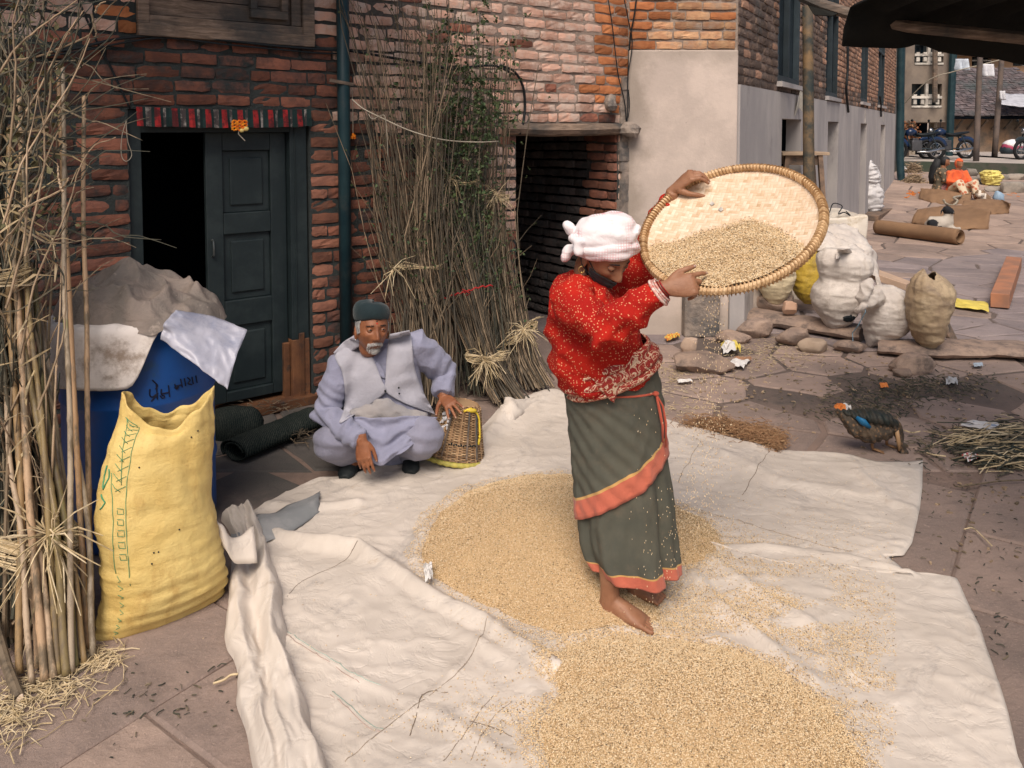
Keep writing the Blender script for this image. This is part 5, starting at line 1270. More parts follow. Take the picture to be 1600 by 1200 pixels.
z = n.noise(18, 4, .7, n.mapv(n.pos(), (1, 1, .25))); c = n.mix(n.step(z, .45, .65), c, (0.16, 0.12, 0.075)); c = n.mix(n.math('MULTIPLY', n.step(n.noise(4.5, 3), .60, .70), .7), c, (0.20, 0.20, 0.07))
m_cane = n.set(c, .55, n.bump(z, .35, .004))
cs = thing('cane_bundle', 'upright thick jointed canes standing in front of the stalks at the left', 'bundle', (-1.55, 2.56, 0))
canes = [((104, 1062), (22, 330), .0125), ((118, 1048), (52, 420), .0115), ((128, 1035), (60, 470), .0125), ((136, 1020), (90, 100), .0105), ((92, 1060), (35, 250), .010), ((146, 1030), (104, 470), .0105), ((70, 1070), (12, 300), .013), ((84, 1066), (6, 470), .011), ((112, 1056), (98, 105), .0100), ((60, 1050), (30, 150), .012), ((142, 1000), (131, 150), .0105), ((50, 1075), (2, 520), .010), ((30, 1060), (14, 200), .012), ((132, 1042), (72, 600), .009)]
for k, (b_, t_, rr) in enumerate(canes):
    p0 = G(*b_); p0.z = .015; Yt = p0.y + .55 * (1 - (t_[1] / 1060)) + .12; p1 = P(t_[0], t_[1], Yt); L_ = (p1 - p0).length; pts = []; rad = []; stp = .022; n_ = int(L_ / stp); node = r.uniform(.14, .22)
    for i in range(n_ + 1):
        f = i / n_; pts.append(p0.lerp(p1, f) + V((.020 * nz(f * 2, k), .015 * nz(f * 2, k, 3), 0)) * math.sin(math.pi * f) * 2); d = (f * L_) % node
        rad.append(rr * (1 - .25 * f) * (1.14 if d < stp else .97))
    mb = MB(); mb.tube(pts, rad, 9); o = mb.build('cane', m_cane, cs)
    for p in o.data.polygons: p.use_smooth = len(p.vertices) == 4
# dry leaves and husk strips on the canes
mb = MB()
for _ in range(150):
    f = r.random(); c = V((-1.80 + r.uniform(-.28, .24), 2.57 + f * .35 + r.uniform(-.06, 0), .05 + f * 1.7)); d = V((r.uniform(-1, 1), r.uniform(-.6, .1), r.uniform(-.6, 1))).normalized(); l = r.uniform(.06, .24); wv = d.cross(V((0, 1, .3))).normalized() * r.uniform(.0015, .006)
    p = [c, c + d * l * .5 + rv(r, .015), c + d * l + V((0, 0, -.04)) + rv(r, .03)]
    mb.add([p[0] - wv * .4, p[0] + wv * .4, p[1] - wv, p[1] + wv, p[2]], [(0, 1, 3, 2), (2, 3, 4)])
mb.build('husk', m_straw, cs, kind='stuff')
mb = MB()
longt = [[(30, 560, 2.7), (55, 440, 2.75), (100, 340, 2.8), (135, 240, 2.85), (180, 215, 2.9)], [(25, 205, 2.9), (60, 200, 2.9), (100, 158, 2.9), (140, 52, 2.95), (170, 12, 3.0), (190, -5, 3.0)],
         [(15, 95, 2.9), (60, 88, 2.9), (130, 60, 2.9), (142, 52, 2.9)], [(27, 200, 2.8), (60, 140, 2.8), (100, 62, 2.8), (130, 16, 2.8)], [(5, 350, 2.7), (28, 270, 2.7), (60, 210, 2.75), (115, 120, 2.8), (140, 60, 2.8)],
         [(30, 330, 2.6), (50, 320, 2.6), (90, 300, 2.62), (104, 285, 2.6), (107, 278, 2.6)], [(98, 300, 2.6), (92, 280, 2.6), (90, 255, 2.6)], [(0, 385, 2.6), (40, 330, 2.6), (90, 205, 2.7)], [(5, 60, 2.8), (30, 30, 2.8), (50, -8, 2.8)],
         [(15, 230, 2.7), (25, 120, 2.7), (20, 40, 2.7), (30, -6, 2.7)], [(40, 400, 2.7), (62, 300, 2.75), (70, 220, 2.8), (60, 130, 2.8), (85, 60, 2.8)], [(60, 640, 2.6), (95, 540, 2.65), (102, 480, 2.7), (101, 415, 2.7)], [(-5, 120, 2.7), (30, 70, 2.7), (80, 30, 2.7), (125, -4, 2.7)],
         [(10, 480, 2.6), (40, 360, 2.6), (42, 240, 2.65), (60, 150, 2.7)], [(148, 20, 2.9), (155, 8, 2.9), (165, 2, 2.9)], [(142, 22, 2.9), (148, 42, 2.9), (150, 56, 2.9), (146, 58, 2.9)], [(70, 190, 2.8), (78, 150, 2.8), (82, 100, 2.8), (105, 50, 2.8), (108, 52, 2.8)]]
for k, q in enumerate(longt):
    mb.tube([V(p) + rv(r, .002) for p in smooth([P(*a) for a in q], 18)], [lerp(.0046, .0018, i / 17) for i in range(18)], 5)
mb.build('twig', m_st_pale, cs)
mb = MB()
for _ in range(150):
    u, v = r.gauss(42, 34), r.uniform(-10, 470); Y = r.uniform(2.75, 3.15); d = V((r.uniform(-.7, 1), r.uniform(-.3, .3), r.uniform(-.2, 1))).normalized(); l = r.uniform(.15, .55); a = P(u, v, Y); c = rv(r, .12) * l
    mb.tube([V(p) for p in smooth([a, a + d * l * .35 + c, a + d * l * .7 - c * .4, a + d * l], 8)], [lerp(.0038, .0012, i / 7) for i in range(8)], 4)
mb.build('twig', m_st_green, cs, kind='stuff'); lf = MB()
for _ in range(160): a = P(r.gauss(50, 30), r.gauss(200, 130), r.uniform(2.8, 3.1)); leaves(lf, r, a, a + rv(r, .08), 2, (.012, .04))
lf.build('leaf', m_dryleaf, cs, kind='stuff')
# cut stick lying at the foot, twigs and debris
mb = MB(); mb.tube([P(-10, 970, 2.5), G(10, 1040, .06) , G(30, 1090, .02)], [.017, .016, .015], 9); o = mb.build('cut_branch', m_st_brown); tag(o, 'dark cut branch with a pale sawn end at the lower left corner', 'branch')
mb = MB(); mb.ball(G(30, 1090, .02), (.0145, .0145, .006), 9, Matrix.Rotation(R(70), 3, 'X')); mb.build('cut_end', mat('fresh_cut_wood', (0.66, 0.52, 0.40), rough=.8), o)
def debris(name, lab, blobs, m, n_, size=(.03, .12), rad=.0014, z=.004, seed=1, hgt=.01, flat=0, cat='debris', dirn=None):
    r = random.Random(seed); mb = MB()
    for _ in range(n_):
        u, v, su, sv = r.choice(blobs); g = G(r.gauss(u, su), r.gauss(v, sv)); 
        if g.y > 30: continue
        g.z = H(g.x, g.y) + z + r.random() * hgt; a = r.uniform(0, 6.28) if dirn is None else r.gauss(dirn, .45); l = r.uniform(*size); d = V((math.cos(a), math.sin(a), r.uniform(-.12, .25)))
        k = V((r.uniform(-.2, .2), r.uniform(-.2, .2), r.uniform(0, .15))) * l
        mb.tube([g - d * l * .5, g + k, g + d * l * .5], [rad * r.uniform(.6, 1.4)] * 3, 4)
    o = mb.build(name, m, kind='stuff'); return tag(o, lab, cat)
debris('straw_litter', 'straw and husk litter at the foot of the left stalks', [(40, 1090, 40, 22), (90, 1075, 40, 16), (10, 1130, 25, 20), (150, 1035, 25, 10)], m_straw, 420, seed=3)
debris('dark_litter', 'dark rotting leaf and twig litter between the paving stones on the right', [(1400, 615, 60, 14), (1460, 605, 50, 10), (1340, 640, 40, 12), (1500, 700, 40, 14), (1580, 690, 30, 16)], m_st_green, 1300, (.015, .07), .0028, seed=4, hgt=.02)
debris('chaff_litter', 'dusty chaff scattered round the wall foot and stones behind the woman', [(1200, 560, 50, 12), (1110, 590, 60, 14), (1050, 590, 20, 14), (1240, 550, 40, 8), (1060, 640, 40, 12), (1170, 545, 30, 10)], m_straw, 900, (.01, .05), .0013, seed=5, hgt=.006)
debris('dry_grass', 'strip of rusty dry grass along the far edge of the sheet', [(1100, 668, 20, 5), (1140, 675, 20, 6), (1175, 683, 18, 6), (1200, 690, 14, 6), (1212, 700, 7, 5)], stickmat('rusty_grass', (0.22, 0.11, 0.05), (0.36, 0.20, 0.10), (0.48, 0.30, 0.16)), 2600, (.02, .06), .0014, seed=6, hgt=.05, cat='grass')
debris('straw_pile', 'loose pile of straw and stalks at the right edge by the packet', [(1560, 690, 30, 10), (1590, 700, 25, 14), (1530, 690, 20, 6), (1570, 725, 25, 6)], m_straw, 170, (.08, .38), .0024, seed=7, hgt=.05, cat='straw', dirn=-.1)
debris('dark_stalks', 'dark damp stalks under the pale straw at the right edge', [(1560, 693, 30, 10), (1590, 705, 25, 14), (1570, 722, 25, 6)], m_st_green, 520, (.06, .3), .004, seed=17, hgt=.04, cat='straw', dirn=.1)
debris('pebbles', 'small stone chips and crumbs strewn over the broken paving behind the duck', [(1250, 600, 110, 30), (1450, 600, 90, 30), (1150, 620, 60, 30), (1420, 660, 80, 30), (1530, 780, 50, 60), (1300, 570, 80, 12), (1100, 580, 60, 14)], m_st_pale, 420, (.006, .03), .005, z=0.0, seed=18, hgt=.004)
debris('dirt_specks', 'small twigs and crumbs dotted over the bare ground at the right', [(1520, 800, 60, 60), (1480, 750, 60, 30), (1560, 900, 40, 80), (1250, 620, 80, 40), (250, 1080, 90, 50), (1450, 660, 80, 30), (1500, 560, 60, 30)], m_st_green, 420, (.006, .03), .0016, seed=8, hgt=.002)
def twig(lab, px, rad=.0028, m=None):
    mb = MB(); mb.tube([V(p) for p in smooth([G(u, v, .022) for u, v in px], 14)], rad, 5); return tag(mb.build('twig', m or m_straw, smooth_=True), lab, 'twig')
twig('pale bent straw on the bare ground right of the sheet', [(1506, 827), (1520, 825), (1535, 838), (1550, 853)])
twig('dark curved twig lying below the straw pile', [(1490, 757), (1500, 760), (1560, 752), (1600, 750)], .004, m_st_brown)
twig('short split stick at the left edge of the folded sheet', [(333, 1068), (350, 1062), (360, 1055), (372, 1053)], .004)
twig('split cane piece lying right of the pecking bird', [(1412, 672), (1425, 676), (1438, 674)], .004)
twig('pale short stalk lying near the straw pile', [(1448, 707), (1456, 710), (1478, 713)], .004)

# ================================================================ woven mat roll and junk in the doorway
m_mat_d = NT('dark_woven_mat'); n = m_mat_d
uv = n.n('TexCoord').outputs['Object']; wv_ = n.n('TexWave', {'Vector': uv, 'Scale': 34.0, 'Distortion': 5.0, 'Detail': 3.0, 'Detail Scale': 3.0}, bands_direction='X').outputs[1]
m_mat_d = n.set(n.mix(n.math('MULTIPLY', wv_, n.noise(9, 4)), (0.012, 0.018, 0.018), (0.075, 0.08, 0.068)), 1.0, n.bump(wv_, .5, .005)); n.b.inputs['Specular IOR Level'].default_value = 0
def roll(name, lab, a, b, r0, m, turns=2.2, sag=.02, flat=.8, cat='mat'):
    a, b = V(a), V(b); d = (b - a); X = d.normalized(); mb = MB(); N = 26; K = 60
    side = X.cross(V((0, 0, 1))).normalized(); vs = []; fs = []
    for i in range(N + 1):
        f = i / N; c = a.lerp(b, f)
        for k in range(K + 1):
            t = k / K; an = t * turns * 6.283; rr = r0 * (.55 + .45 * t) * (1 + .05 * nz(f * 4, t * 6)); vs.append(c + side * math.cos(an) * rr + V((0, 0, math.sin(an) * rr * flat + r0 * flat + .006 * nz(f * 9, an))))
    for i in range(N):
        for k in range(K): p = i * (K + 1) + k; fs.append((p, p + 1, p + K + 2, p + K + 1))
    o = link(name, mesh_of(name, vs, fs, m, smooth_=True)); o.modifiers.new('s', 'SOLIDIFY').thickness = .006; return tag(o, lab, cat)
roll('rolled_mat', 'dark rolled woven mat lying on the ground before the doorway', G(366, 722, .0), G(492, 668, .0), .105, m_mat_d, turns=1.6, flat=.55)
mb = MB(); c = G(352, 690, .0); vs, fs = ball(c + V((0, .1, .05)), (.16, .12, .13), 22); mb.add([V(v) + V((nz(v[0] * 8, v[2] * 8), 0, nz(v[0] * 7, v[1] * 7))) * .05 for v in vs], fs)
o = mb.build('dark_bundle', m_mat_d, smooth_=True); tag(o, 'dark cloth bundle slumped between the barrel and the rolled mat', 'bundle')
debris('husk_litter', 'dim straw litter on the door sill behind the rolled mat', [(430, 645, 22, 5), (470, 690, 12, 5), (390, 650, 20, 5)], m_st_brown, 160, (.03, .1), .0018, seed=9, hgt=.08)

# ================================================================ upturned basket
bk = thing('basket', 'upturned wicker carrying basket with a yellow rim under the old man\'s hand', 'basket', G(708, 712))
b0 = G(708, 716); b0.z = .02; b1 = P(722, 628, b0.y + .03); ax = (b1 - b0); axn = ax.normalized(); sx = V((1, 0, 0)) - axn * axn.x; sx.normalize(); sy = axn.cross(sx)
R0, R1 = .168, .098
def bp(f, a, off=0):
    rr = lerp(R0, R1, f ** .85) * (1 if f < .93 else 1 - (f - .93) * 2.4) + off; return b0 + ax * f + sx * math.cos(a) * rr + sy * math.sin(a) * rr
m_wick = NT('wicker'); n = m_wick
c = n.ramp(n.rnd(), [(0, (0.20, 0.115, 0.055)), (.5, (0.36, 0.22, 0.115)), (1, (0.50, 0.34, 0.19))]); c = n.mix(n.step(n.noise(9, 5), .5, .7), c, (0.16, 0.10, 0.055)); m_wick = n.set(c, .7, n.bump(n.noise(120, 3), .4, .002))
mb = MB(); NB = 46
for j in range(NB):
    f = (j + .5) / NB; pts = [bp(f, 6.2832 * k / 72, .003 * (1 if ((k // 2 + j) % 2) else -1)) for k in range(73)]; mb.tube(pts, .0034, 4, cap=False)
mb.build('weave', m_wick, bk, kind='stuff')
for k in range(18):
    a = 6.2832 * k / 18; mb = MB(); mb.tube([bp(i / 10, a, .001) for i in range(11)], .0045, 5); mb.build('rib', m_wick, bk)
mb = MB(); mb.add([bp(.99, 6.2832 * k / 20) for k in range(20)], [tuple(range(20))]); mb.build('base', m_wick, bk)
mb = MB(); mb.tube([bp(.0, 6.2832 * k / 90, .004 + .0025 * (k % 3 == 0)) for k in range(91)], [.0125 if k % 3 else .0145 for k in range(91)], 7, cap=False); mb.build('rim', mat('yellow_cane', (0.50, 0.42, 0.10), (0.36, 0.33, 0.08), scale=40, rough=.6, bump=.3, var=0), bk, smooth_=True)
m_yrib = mat('yellow_ribbon', (0.75, 0.55, 0.05), rough=.5, bump=.2)
mb = MB(); mb.tube([bp(.93, -1.4, .012), bp(.98, -1.0, .012), bp(.9, -.7, .012), bp(.8, -.55, .012), bp(.6, -.5, .01), bp(.45, -.52, .012), bp(.5, -.56, .012)], .006, 5); mb.tube([bp(.45, -.55, .012), bp(.35, -.62, .012)], .007, 5); mb.ball(bp(.95, -1.0, .012), (.03, .012, .012), 8); mb.build('yellow_ribbon', m_yrib, bk, smooth_=True)
for a, f in ((-1.9, .1), (-1.1, .1), (-.7, .1)):
    mb = MB(); mb.tube([bp(lerp(f, .95, i / 9), a, .009) for i in range(10)], .0055, 5); mb.build('strap', m_wood_old, bk)
mb = MB()
for k in range(13): mb.ball(bp(.33 + .012 * (k % 2), -1.75 + .085 * k, .008), (.006, .004, .005), 5)
mb.build('dark_twine', m_cable, bk)
mb = MB(); rq = random.Random(2)
for k in range(34): mb.ball(bp(rq.uniform(.55, .95), rq.uniform(-2.35, -1.95), .010), (rq.uniform(.004, .012), .004, rq.uniform(.004, .01)), 5)
mb.build('torn_white_lining', mat('white_lining', (0.75, 0.74, 0.76), rough=.6, bump=.2), bk)
# ================================================================ people kit
from mathutils.bvhtree import BVHTree
def skinmat(name, c1, c2, c3):
    n = NT(name)
    c = n.mix(n.step(n.noise(14, 5), .35, .65), c1, c2); c = n.mix(n.math('MULTIPLY', n.step(n.noise(55, 5, .7), .55, .75), .5), c, c3)
    b = n.bump(n.noise(130, 5, .7), .35, .002); b = n.bump(n.noise(38, 6, .7, n.mapv(n.pos(), (1, 1, 2.5))), .4, .004, b)
    n.set(c, .5, b); n.b.inputs['Subsurface Weight'].default_value = .08; n.b.inputs['Subsurface Scale'].default_value = .01; n.b.inputs['Subsurface Radius'].default_value = (1, .4, .2); n.b.inputs['Specular IOR Level'].default_value = .35
    return n.m
sk_w = skinmat('brown_skin', (0.27, 0.125, 0.068), (0.33, 0.165, 0.095), (0.17, 0.075, 0.042))
sk_m = skinmat('dark_brown_skin', (0.21, 0.078, 0.036), (0.28, 0.11, 0.052), (0.11, 0.045, 0.024))
def ga(x, s): return math.exp(-(x / s) ** 2)
def face_point(d, old=0.0, off=0.0):
    """d unit direction in head space (x side, -y front, z up); returns a point of the head surface"""
    x = d.x * .073; y = d.y * (.088 if d.y < 0 else .100); z = d.z * .112
    k = max(0, -d.z)
    x *= 1 - .33 * k ** 1.7; y *= (1 - .42 * k ** 1.4) if d.y > 0 else (1 - .03 * k)
    if z > 0: x *= 1 + .05 * ga(z - .05, .04)
    f = max(0, -d.y)
    if f > 0:
        w = min(1, f * 1.8); ax = abs(x)
        n_ = 0
        n_ += .026 * ga(x, .0095 + max(0, -.0 - z) * .10) * sstep(.012, -.040, z) * (1 - sstep(-.044, -.056, z)) + .006 * ga(x, .008) * ga(z - .008, .014)
        n_ += .008 * ga(ax - .013, .0075) * ga(z + .043, .008)
        n_ -= .011 * ga(ax - .031, .015) * ga(z - .001, .011)
        n_ += .006 * ga(ax - .028, .020) * ga(z - .021, .008) + .003 * ga(z - .05, .03)
        n_ += (.006 + .003 * old) * ga(ax - .046, .016) * ga(z + .024, .014)
        n_ -= .004 * old * ga(ax - .043, .012) * ga(z + .055, .014)
        n_ += .007 * ga(x, .026) * ga(z + .066, .007) + .007 * ga(x, .020) * ga(z + .079, .006) - .005 * ga(x, .024) * ga(z + .0725, .003)
        n_ += .009 * ga(x, .020) * ga(z + .101, .012) - .003 * ga(x, .02) * ga(z + .088, .005)
        n_ -= .004 * old * ga(ax - .026 - max(0, -.05 - z) * .4, .004) * ga(z + .058, .014)
        if old: n_ += .0011 * old * math.sin(z * 620) * sstep(.03, .04, z) * (1 - sstep(.07, .08, z)) * ga(x, .04)
        y -= n_ * w
    p = V((x, y, z))
    return p + d * off
def headshell(M, old=0.0, NA=80, NR=60):
    vs = [M @ face_point(V((0, 0, 1)))]; fs = []
    for i in range(1, NR):
        a = math.pi * i / NR
        for k in range(NA):
            q = 2 * math.pi * k / NA; vs.append(M @ face_point(V((math.sin(a) * math.cos(q), math.sin(a) * math.sin(q), math.cos(a))), old))
    vs.append(M @ face_point(V((0, 0, -1))))
    for k in range(NA):
        k2 = (k + 1) % NA; fs.append((0, 1 + k, 1 + k2))
        for i in range(NR - 2): fs.append((1 + i * NA + k, 1 + (i + 1) * NA + k, 1 + (i + 1) * NA + k2, 1 + i * NA + k2))
        fs.append((1 + (NR - 2) * NA + k, len(vs) - 1, 1 + (NR - 2) * NA + k2))
    return vs, fs
def headpatch(M, cond, off, old=0.0, NA=120, NR=90):
    """shell patch over the face where cond(point) holds"""
    vs = []; idx = {}; fs = []
    def g(i, k):
        k %= NA
        if (i, k) in idx: return idx[(i, k)]
        a = math.pi * i / NR; q = 2 * math.pi * k / NA; d = V((math.sin(a) * math.cos(q), math.sin(a) * math.sin(q), math.cos(a))); p = face_point(d, old)
        vs.append(M @ (p + d * off(p))); idx[(i, k)] = len(vs) - 1; return idx[(i, k)]
    for i in range(1, NR - 1):
        for k in range(NA):
            a = math.pi * (i + .5) / NR; q = 2 * math.pi * (k + .5) / NA; p = face_point(V((math.sin(a) * math.cos(q), math.sin(a) * math.sin(q), math.cos(a))), old)
            if cond(p): fs.append((g(i, k), g(i + 1, k), g(i + 1, k + 1), g(i, k + 1)))
    return vs, fs
def ears(M):
    out = []
    for s in (-1, 1):
        rot = Matrix.Rotation(R(14) * s, 3, 'Z') @ Matrix.Rotation(R(-8), 3, 'X')
        vs, fs = ball((s * .077, .012, -.012), (.0065, .019, .032), 14, rot); out.append(([M @ v for v in vs], fs))
        vs, fs = ball((s * .075, .010, -.040), (.006, .009, .010), 8); out.append(([M @ v for v in vs], fs))
    return out
def eyes(M, parent, skin, down=.3, squint=.5, mats=None):
    ew, ei = mats
    for s in (-1, 1):
        c = V((s * .031, -.0705, .0015)); rot = M.to_3x3()
        mb = MB(); vs, fs = ball(c, .0125, 16); mb.add([M @ v for v in vs], fs); e = mb.build('eye', ew, parent, smooth_=True)
        mb = MB(); d = V((.12, -1, -down)).normalized(); vs, fs = ball(c + d * .0085, .0058, 10); mb.add([M @ v for v in vs], fs); mb.build('iris', ei, e, smooth_=True)
        mb = MB(); vs = []; fs = []; NA, NR = 20, 12     # lids: shell with a slit left open
        for i in range(NR + 1):
            a = math.pi * i / NR
            for k in range(NA + 1):
                q = math.pi * k / NA + math.pi; vs.append(M @ (c + V((math.cos(q) * math.sin(a), math.sin(q) * math.sin(a), math.cos(a))) * .0142))
        up, lo = lerp(.40, .06, squint), lerp(-.42, -.16, squint)
        for i in range(NR):
            a = math.pi * (i + .5) / NR; z = math.cos(a)
            for k in range(NA):
                q = math.pi * (k + .5) / NA; hx = abs(math.cos(q)); 
                if lo * (1 - hx ** 2) < z + down * .25 < up * (1 - hx ** 2): continue
                p = i * (NA + 1) + k; fs.append((p, p + 1, p + NA + 2, p + NA + 1))
        mb.add(vs, fs); mb.build('eyelid', skin, parent, smooth_=True)
def hand(Wp, fd, back, side, curls, splay=(.12, .03, -.05, -.14), thumb=((.35, .75, -.25), (.8, .45, -.25)), s=1.0):
    B = basis(fd, back); T = lambda x, y, z: V(Wp) + B @ V((x * s, y * s, z * s)); out = []
    out.append(tube([T(-.035, 0, 0), T(-.01, 0, 0), T(.02, 0, 0), T(.05, -.001 * side, .002), T(.078, -.001 * side, .001), T(.090, 0, -.002)], [(.024 * s, .018 * s), (.025 * s, .018 * s), (.034 * s, .0165 * s), (.039 * s, .015 * s), (.039 * s, .0125 * s), (.034 * s, .008 * s)], 14, True, up=B @ V((0, 0, 1))))
    out[0] = (out[0][0], out[0][1])
    L = (.074, .082, .075, .060); ys_ = (.0285, .0095, -.0095, -.0275); nails = []
    for i in range(4):
        cu = curls[i]; x, z = 0.078 - (.004 if i in (0,) else .008 if i == 3 else 0), 0.0; y = ys_[i] * side; an = 0; pts = [T(x - .02, y, z)]; rad = [.0100 * s]
        pts.append(T(x, y, z + .001)); rad.append(.0100 * s); sp = splay[i] * side
        for j, fr in enumerate((.46, .30, .24)):
            an += cu[j]; l = L[i] * fr; x2 = x + math.cos(an) * l * math.cos(sp); y2 = y + math.sin(sp) * l; z2 = z - math.sin(an) * l
            pts.append(T((x + x2) / 2, (y + y2) / 2, (z + z2) / 2)); rad.append((.0084, .0077, .0070)[j] * s * (.93 if i == 3 else 1)); pts.append(T(x2, y2, z2)); rad.append((.0088, .0079, .0058)[j] * s * (.9 if i == 3 else 1)); x, y, z = x2, y2, z2
        out.append(tube(pts, rad, 10)); out.append(ball(pts[-1], .0062 * s, 8)); nails.append((pts[-1], (pts[-1] - pts[-2]).normalized(), B @ V((math.sin(an), 0, math.cos(an)))))
    a, b = V(thumb[0]).normalized(), V(thumb[1]).normalized(); p0 = V((.012, .022 * side, -.004)); p1 = p0 + V((a.x, a.y * side, a.z)) * .040; p2 = p1 + V((b.x, b.y * side, b.z)) * .032; p3 = p2 + V((b.x, b.y * side, b.z)) * .026
    out.append(tube([T(*p0), T(*((p0 + p1) / 2)), T(*p1), T(*((p1 + p2) / 2)), T(*p2), T(*p3)], [.015 * s, .0135 * s, .0105 * s, .0098 * s, .0098 * s, .0068 * s], 10)); out.append(ball(T(*p3), .0070 * s, 8))
    # knuckles
    for i in range(4): out.append(ball(T(.078, ys_[i] * side, .006), .0075 * s, 8))
    nails.append((T(*p3), (T(*p3) - T(*p2)).normalized(), B @ V((0, 0, 1))))
    return out, nails
def nail_mesh(nails, m, parent, s=1.0):
    for c, d, u in nails:
        mb = MB(); B = basis(d, u); vs, fs = ball((0, 0, 0), (.0058 * s, .0044 * s, .0016 * s), 8); mb.add([c + u * .0052 * s - d * .001 + B @ v for v in vs], fs); mb.build('nail', m, parent, smooth_=True)
def foot(heel, toe, w=1.0, left=False):
    h, t = V(heel), V(toe); d = t - h; L = d.length; X = d.normalized(); Yv = V((-X.y, X.x, 0)) * (1 if left else -1); up = V((0, 0, 1)); out = []
    T = lambda f, y, z: h + X * (f * L) + Yv * y * w + up * z
    prof = [(0.02, .0, .026, .022, .022), (.08, 0, .032, .029, .030), (.2, 0, .038, .031, .040), (.35, .002, .040, .031, .044), (.5, .003, .034, .035, .036), (.65, .003, .026, .041, .027), (.76, .002, .021, .043, .021), (.84, 0, .016, .040, .014)]
    out.append(tube([T(f, y, z) for f, y, z, _, _ in prof], [(a * w, b) for _, _, _, a, b in prof], 16, True, up=up))
    for i, (y, f1, r) in enumerate(((.030, 1.02, .0115), (.0115, 1.0, .0085), (-.004, .965, .008), (-.018, .925, .0075), (-.031, .88, .0075))):
        out.append(tube([T(.72, y * .85, .016), T(.84, y, .017), T(lerp(.84, f1, .6), y * 1.10, .013), T(f1, y * 1.16, .0085)], [r * .95, r * .85, r * .86, r * .66], 9)); out.append(ball(T(f1, y * 1.03, .009), r * .8, 8))
    return out
def panel(Lp, Rp, nr, nc, bvh, off, nm, m, parent, Ydef, th=.003, wr=.002, rowf=None, dmax=.35):
    """cloth panel laid onto a body surface: left and right edge points (u, v) row by row, found along sight lines"""
    A = smooth(Lp, nr); B = smooth(Rp, nr); vs = []; fs = []; last = Ydef
    for i in range(nr):
        for k in range(nc + 1):
            f = k / nc; u, v = A[i][0] + (B[i][0] - A[i][0]) * f, A[i][1] + (B[i][1] - A[i][1]) * f
            d = ray(u, v).normalized(); hit = bvh.ray_cast(cam.location, d)
            if hit[0] is not None and abs(hit[0].y - Ydef) < dmax: p = hit[0] - d * off; last = lerp(last, p.y, .8)
            else: p = P(u, v, last)
            p = p - d * (wr * nz(i * .35, f * 5, off * 100) + (0.0))
            vs.append(p)
    # relax depth
    for _ in range(3):
        new = [v.copy() for v in vs]
        for i in range(nr):
            for k in range(nc + 1):
                nb = [vs[j * (nc + 1) + l] for j, l in ((i - 1, k), (i + 1, k), (i, k - 1), (i, k + 1)) if 0 <= j < nr and 0 <= l <= nc]
                q = sum((x.y for x in nb)) / len(nb); o = vs[i * (nc + 1) + k]; ny = lerp(o.y, min(q, o.y + .004), .5); s_ = ny / o.y; c0 = cam.location
                new[i * (nc + 1) + k] = c0 + (o - c0) * s_
        vs = new
    for i in range(nr - 1):
        for k in range(nc): a = i * (nc + 1) + k; fs.append((a, a + nc + 1, a + nc + 2, a + 1))
    o = link(nm, mesh_of(nm, vs, fs, m, smooth_=True), parent); s_ = o.modifiers.new('s', 'SOLIDIFY'); s_.thickness = th; s_.offset = 0
    return o
def loftpx(L, R_, th, nr):
    Ls = [V(p) for p in smooth([P(*q) for q in L], nr)]; Rs = [V(p) for p in smooth([P(*q) for q in R_], nr)]; T = [float(x[0]) for x in smooth([(t,) for t in th], nr)]
    def pt(t, q, off=0.0, e=2.2):
        x = max(0, min(1, t)) * (nr - 1); i = min(nr - 2, int(x)); f = x - i
        l = Ls[i].lerp(Ls[i + 1], f); r_ = Rs[i].lerp(Rs[i + 1], f); th_ = lerp(T[i], T[i + 1], f); c = (l + r_) / 2; a = (r_ - l) / 2; b = V((-a.y, a.x, 0)).normalized()
        cq, sq = math.cos(q), math.sin(q); k = 1 + off / max(.03, a.length)
        return c + a * math.copysign(abs(cq) ** (2 / e), cq) * k + b * math.copysign(abs(sq) ** (2 / e), sq) * (th_ + off)
    return pt
def shell(pt, t0, t1, q0, q1, nt, nq, dfn=None, closed=True, off=0.0):
    vs = []; fs = []; n_ = nq if closed else nq + 1
    for i in range(nt + 1):
        for k in range(n_):
            t = lerp(t0, t1, i / nt); q = lerp(q0, q1, k / nq); p = pt(t, q, off + (dfn(t, q) if dfn else 0)); vs.append(p)
    for i in range(nt):
        for k in range(nq):
            k2 = (k + 1) % n_ if closed else k + 1; fs.append((i * n_ + k, i * n_ + k2, (i + 1) * n_ + k2, (i + 1) * n_ + k))
    return vs, fs
def capped(v, nq, nt):
    vs, fs = v; fs = fs + [tuple(range(nq))[::-1], tuple(nt * nq + k for k in range(nq))]; return vs, fs
def cloth(name, c1, c2=None, fine=260, rough=.85, fold=.5, dirt=None, da=(.55, .75)):
    n = NT(name); c2 = c2 or tuple(x * .82 for x in c1); c = n.mix(n.step(n.noise(6, 5), .35, .65), c1, c2)
    if dirt: c = n.mix(n.math('MULTIPLY', n.step(n.noise(5, 6, .7), *da), .7), c, dirt)
    a = n.n('TexWave', {'Vector': n.pos(), 'Scale': fine, 'Distortion': 2.0}, bands_direction='Z').outputs[1]
    b = n.bump(n.noise(26, 5, .6, None, .8), fold, .008); b = n.bump(a, .2, .0012, b); n.set(c, rough, b); n.b.inputs['Sheen Weight'].default_value = .15
    return n.m

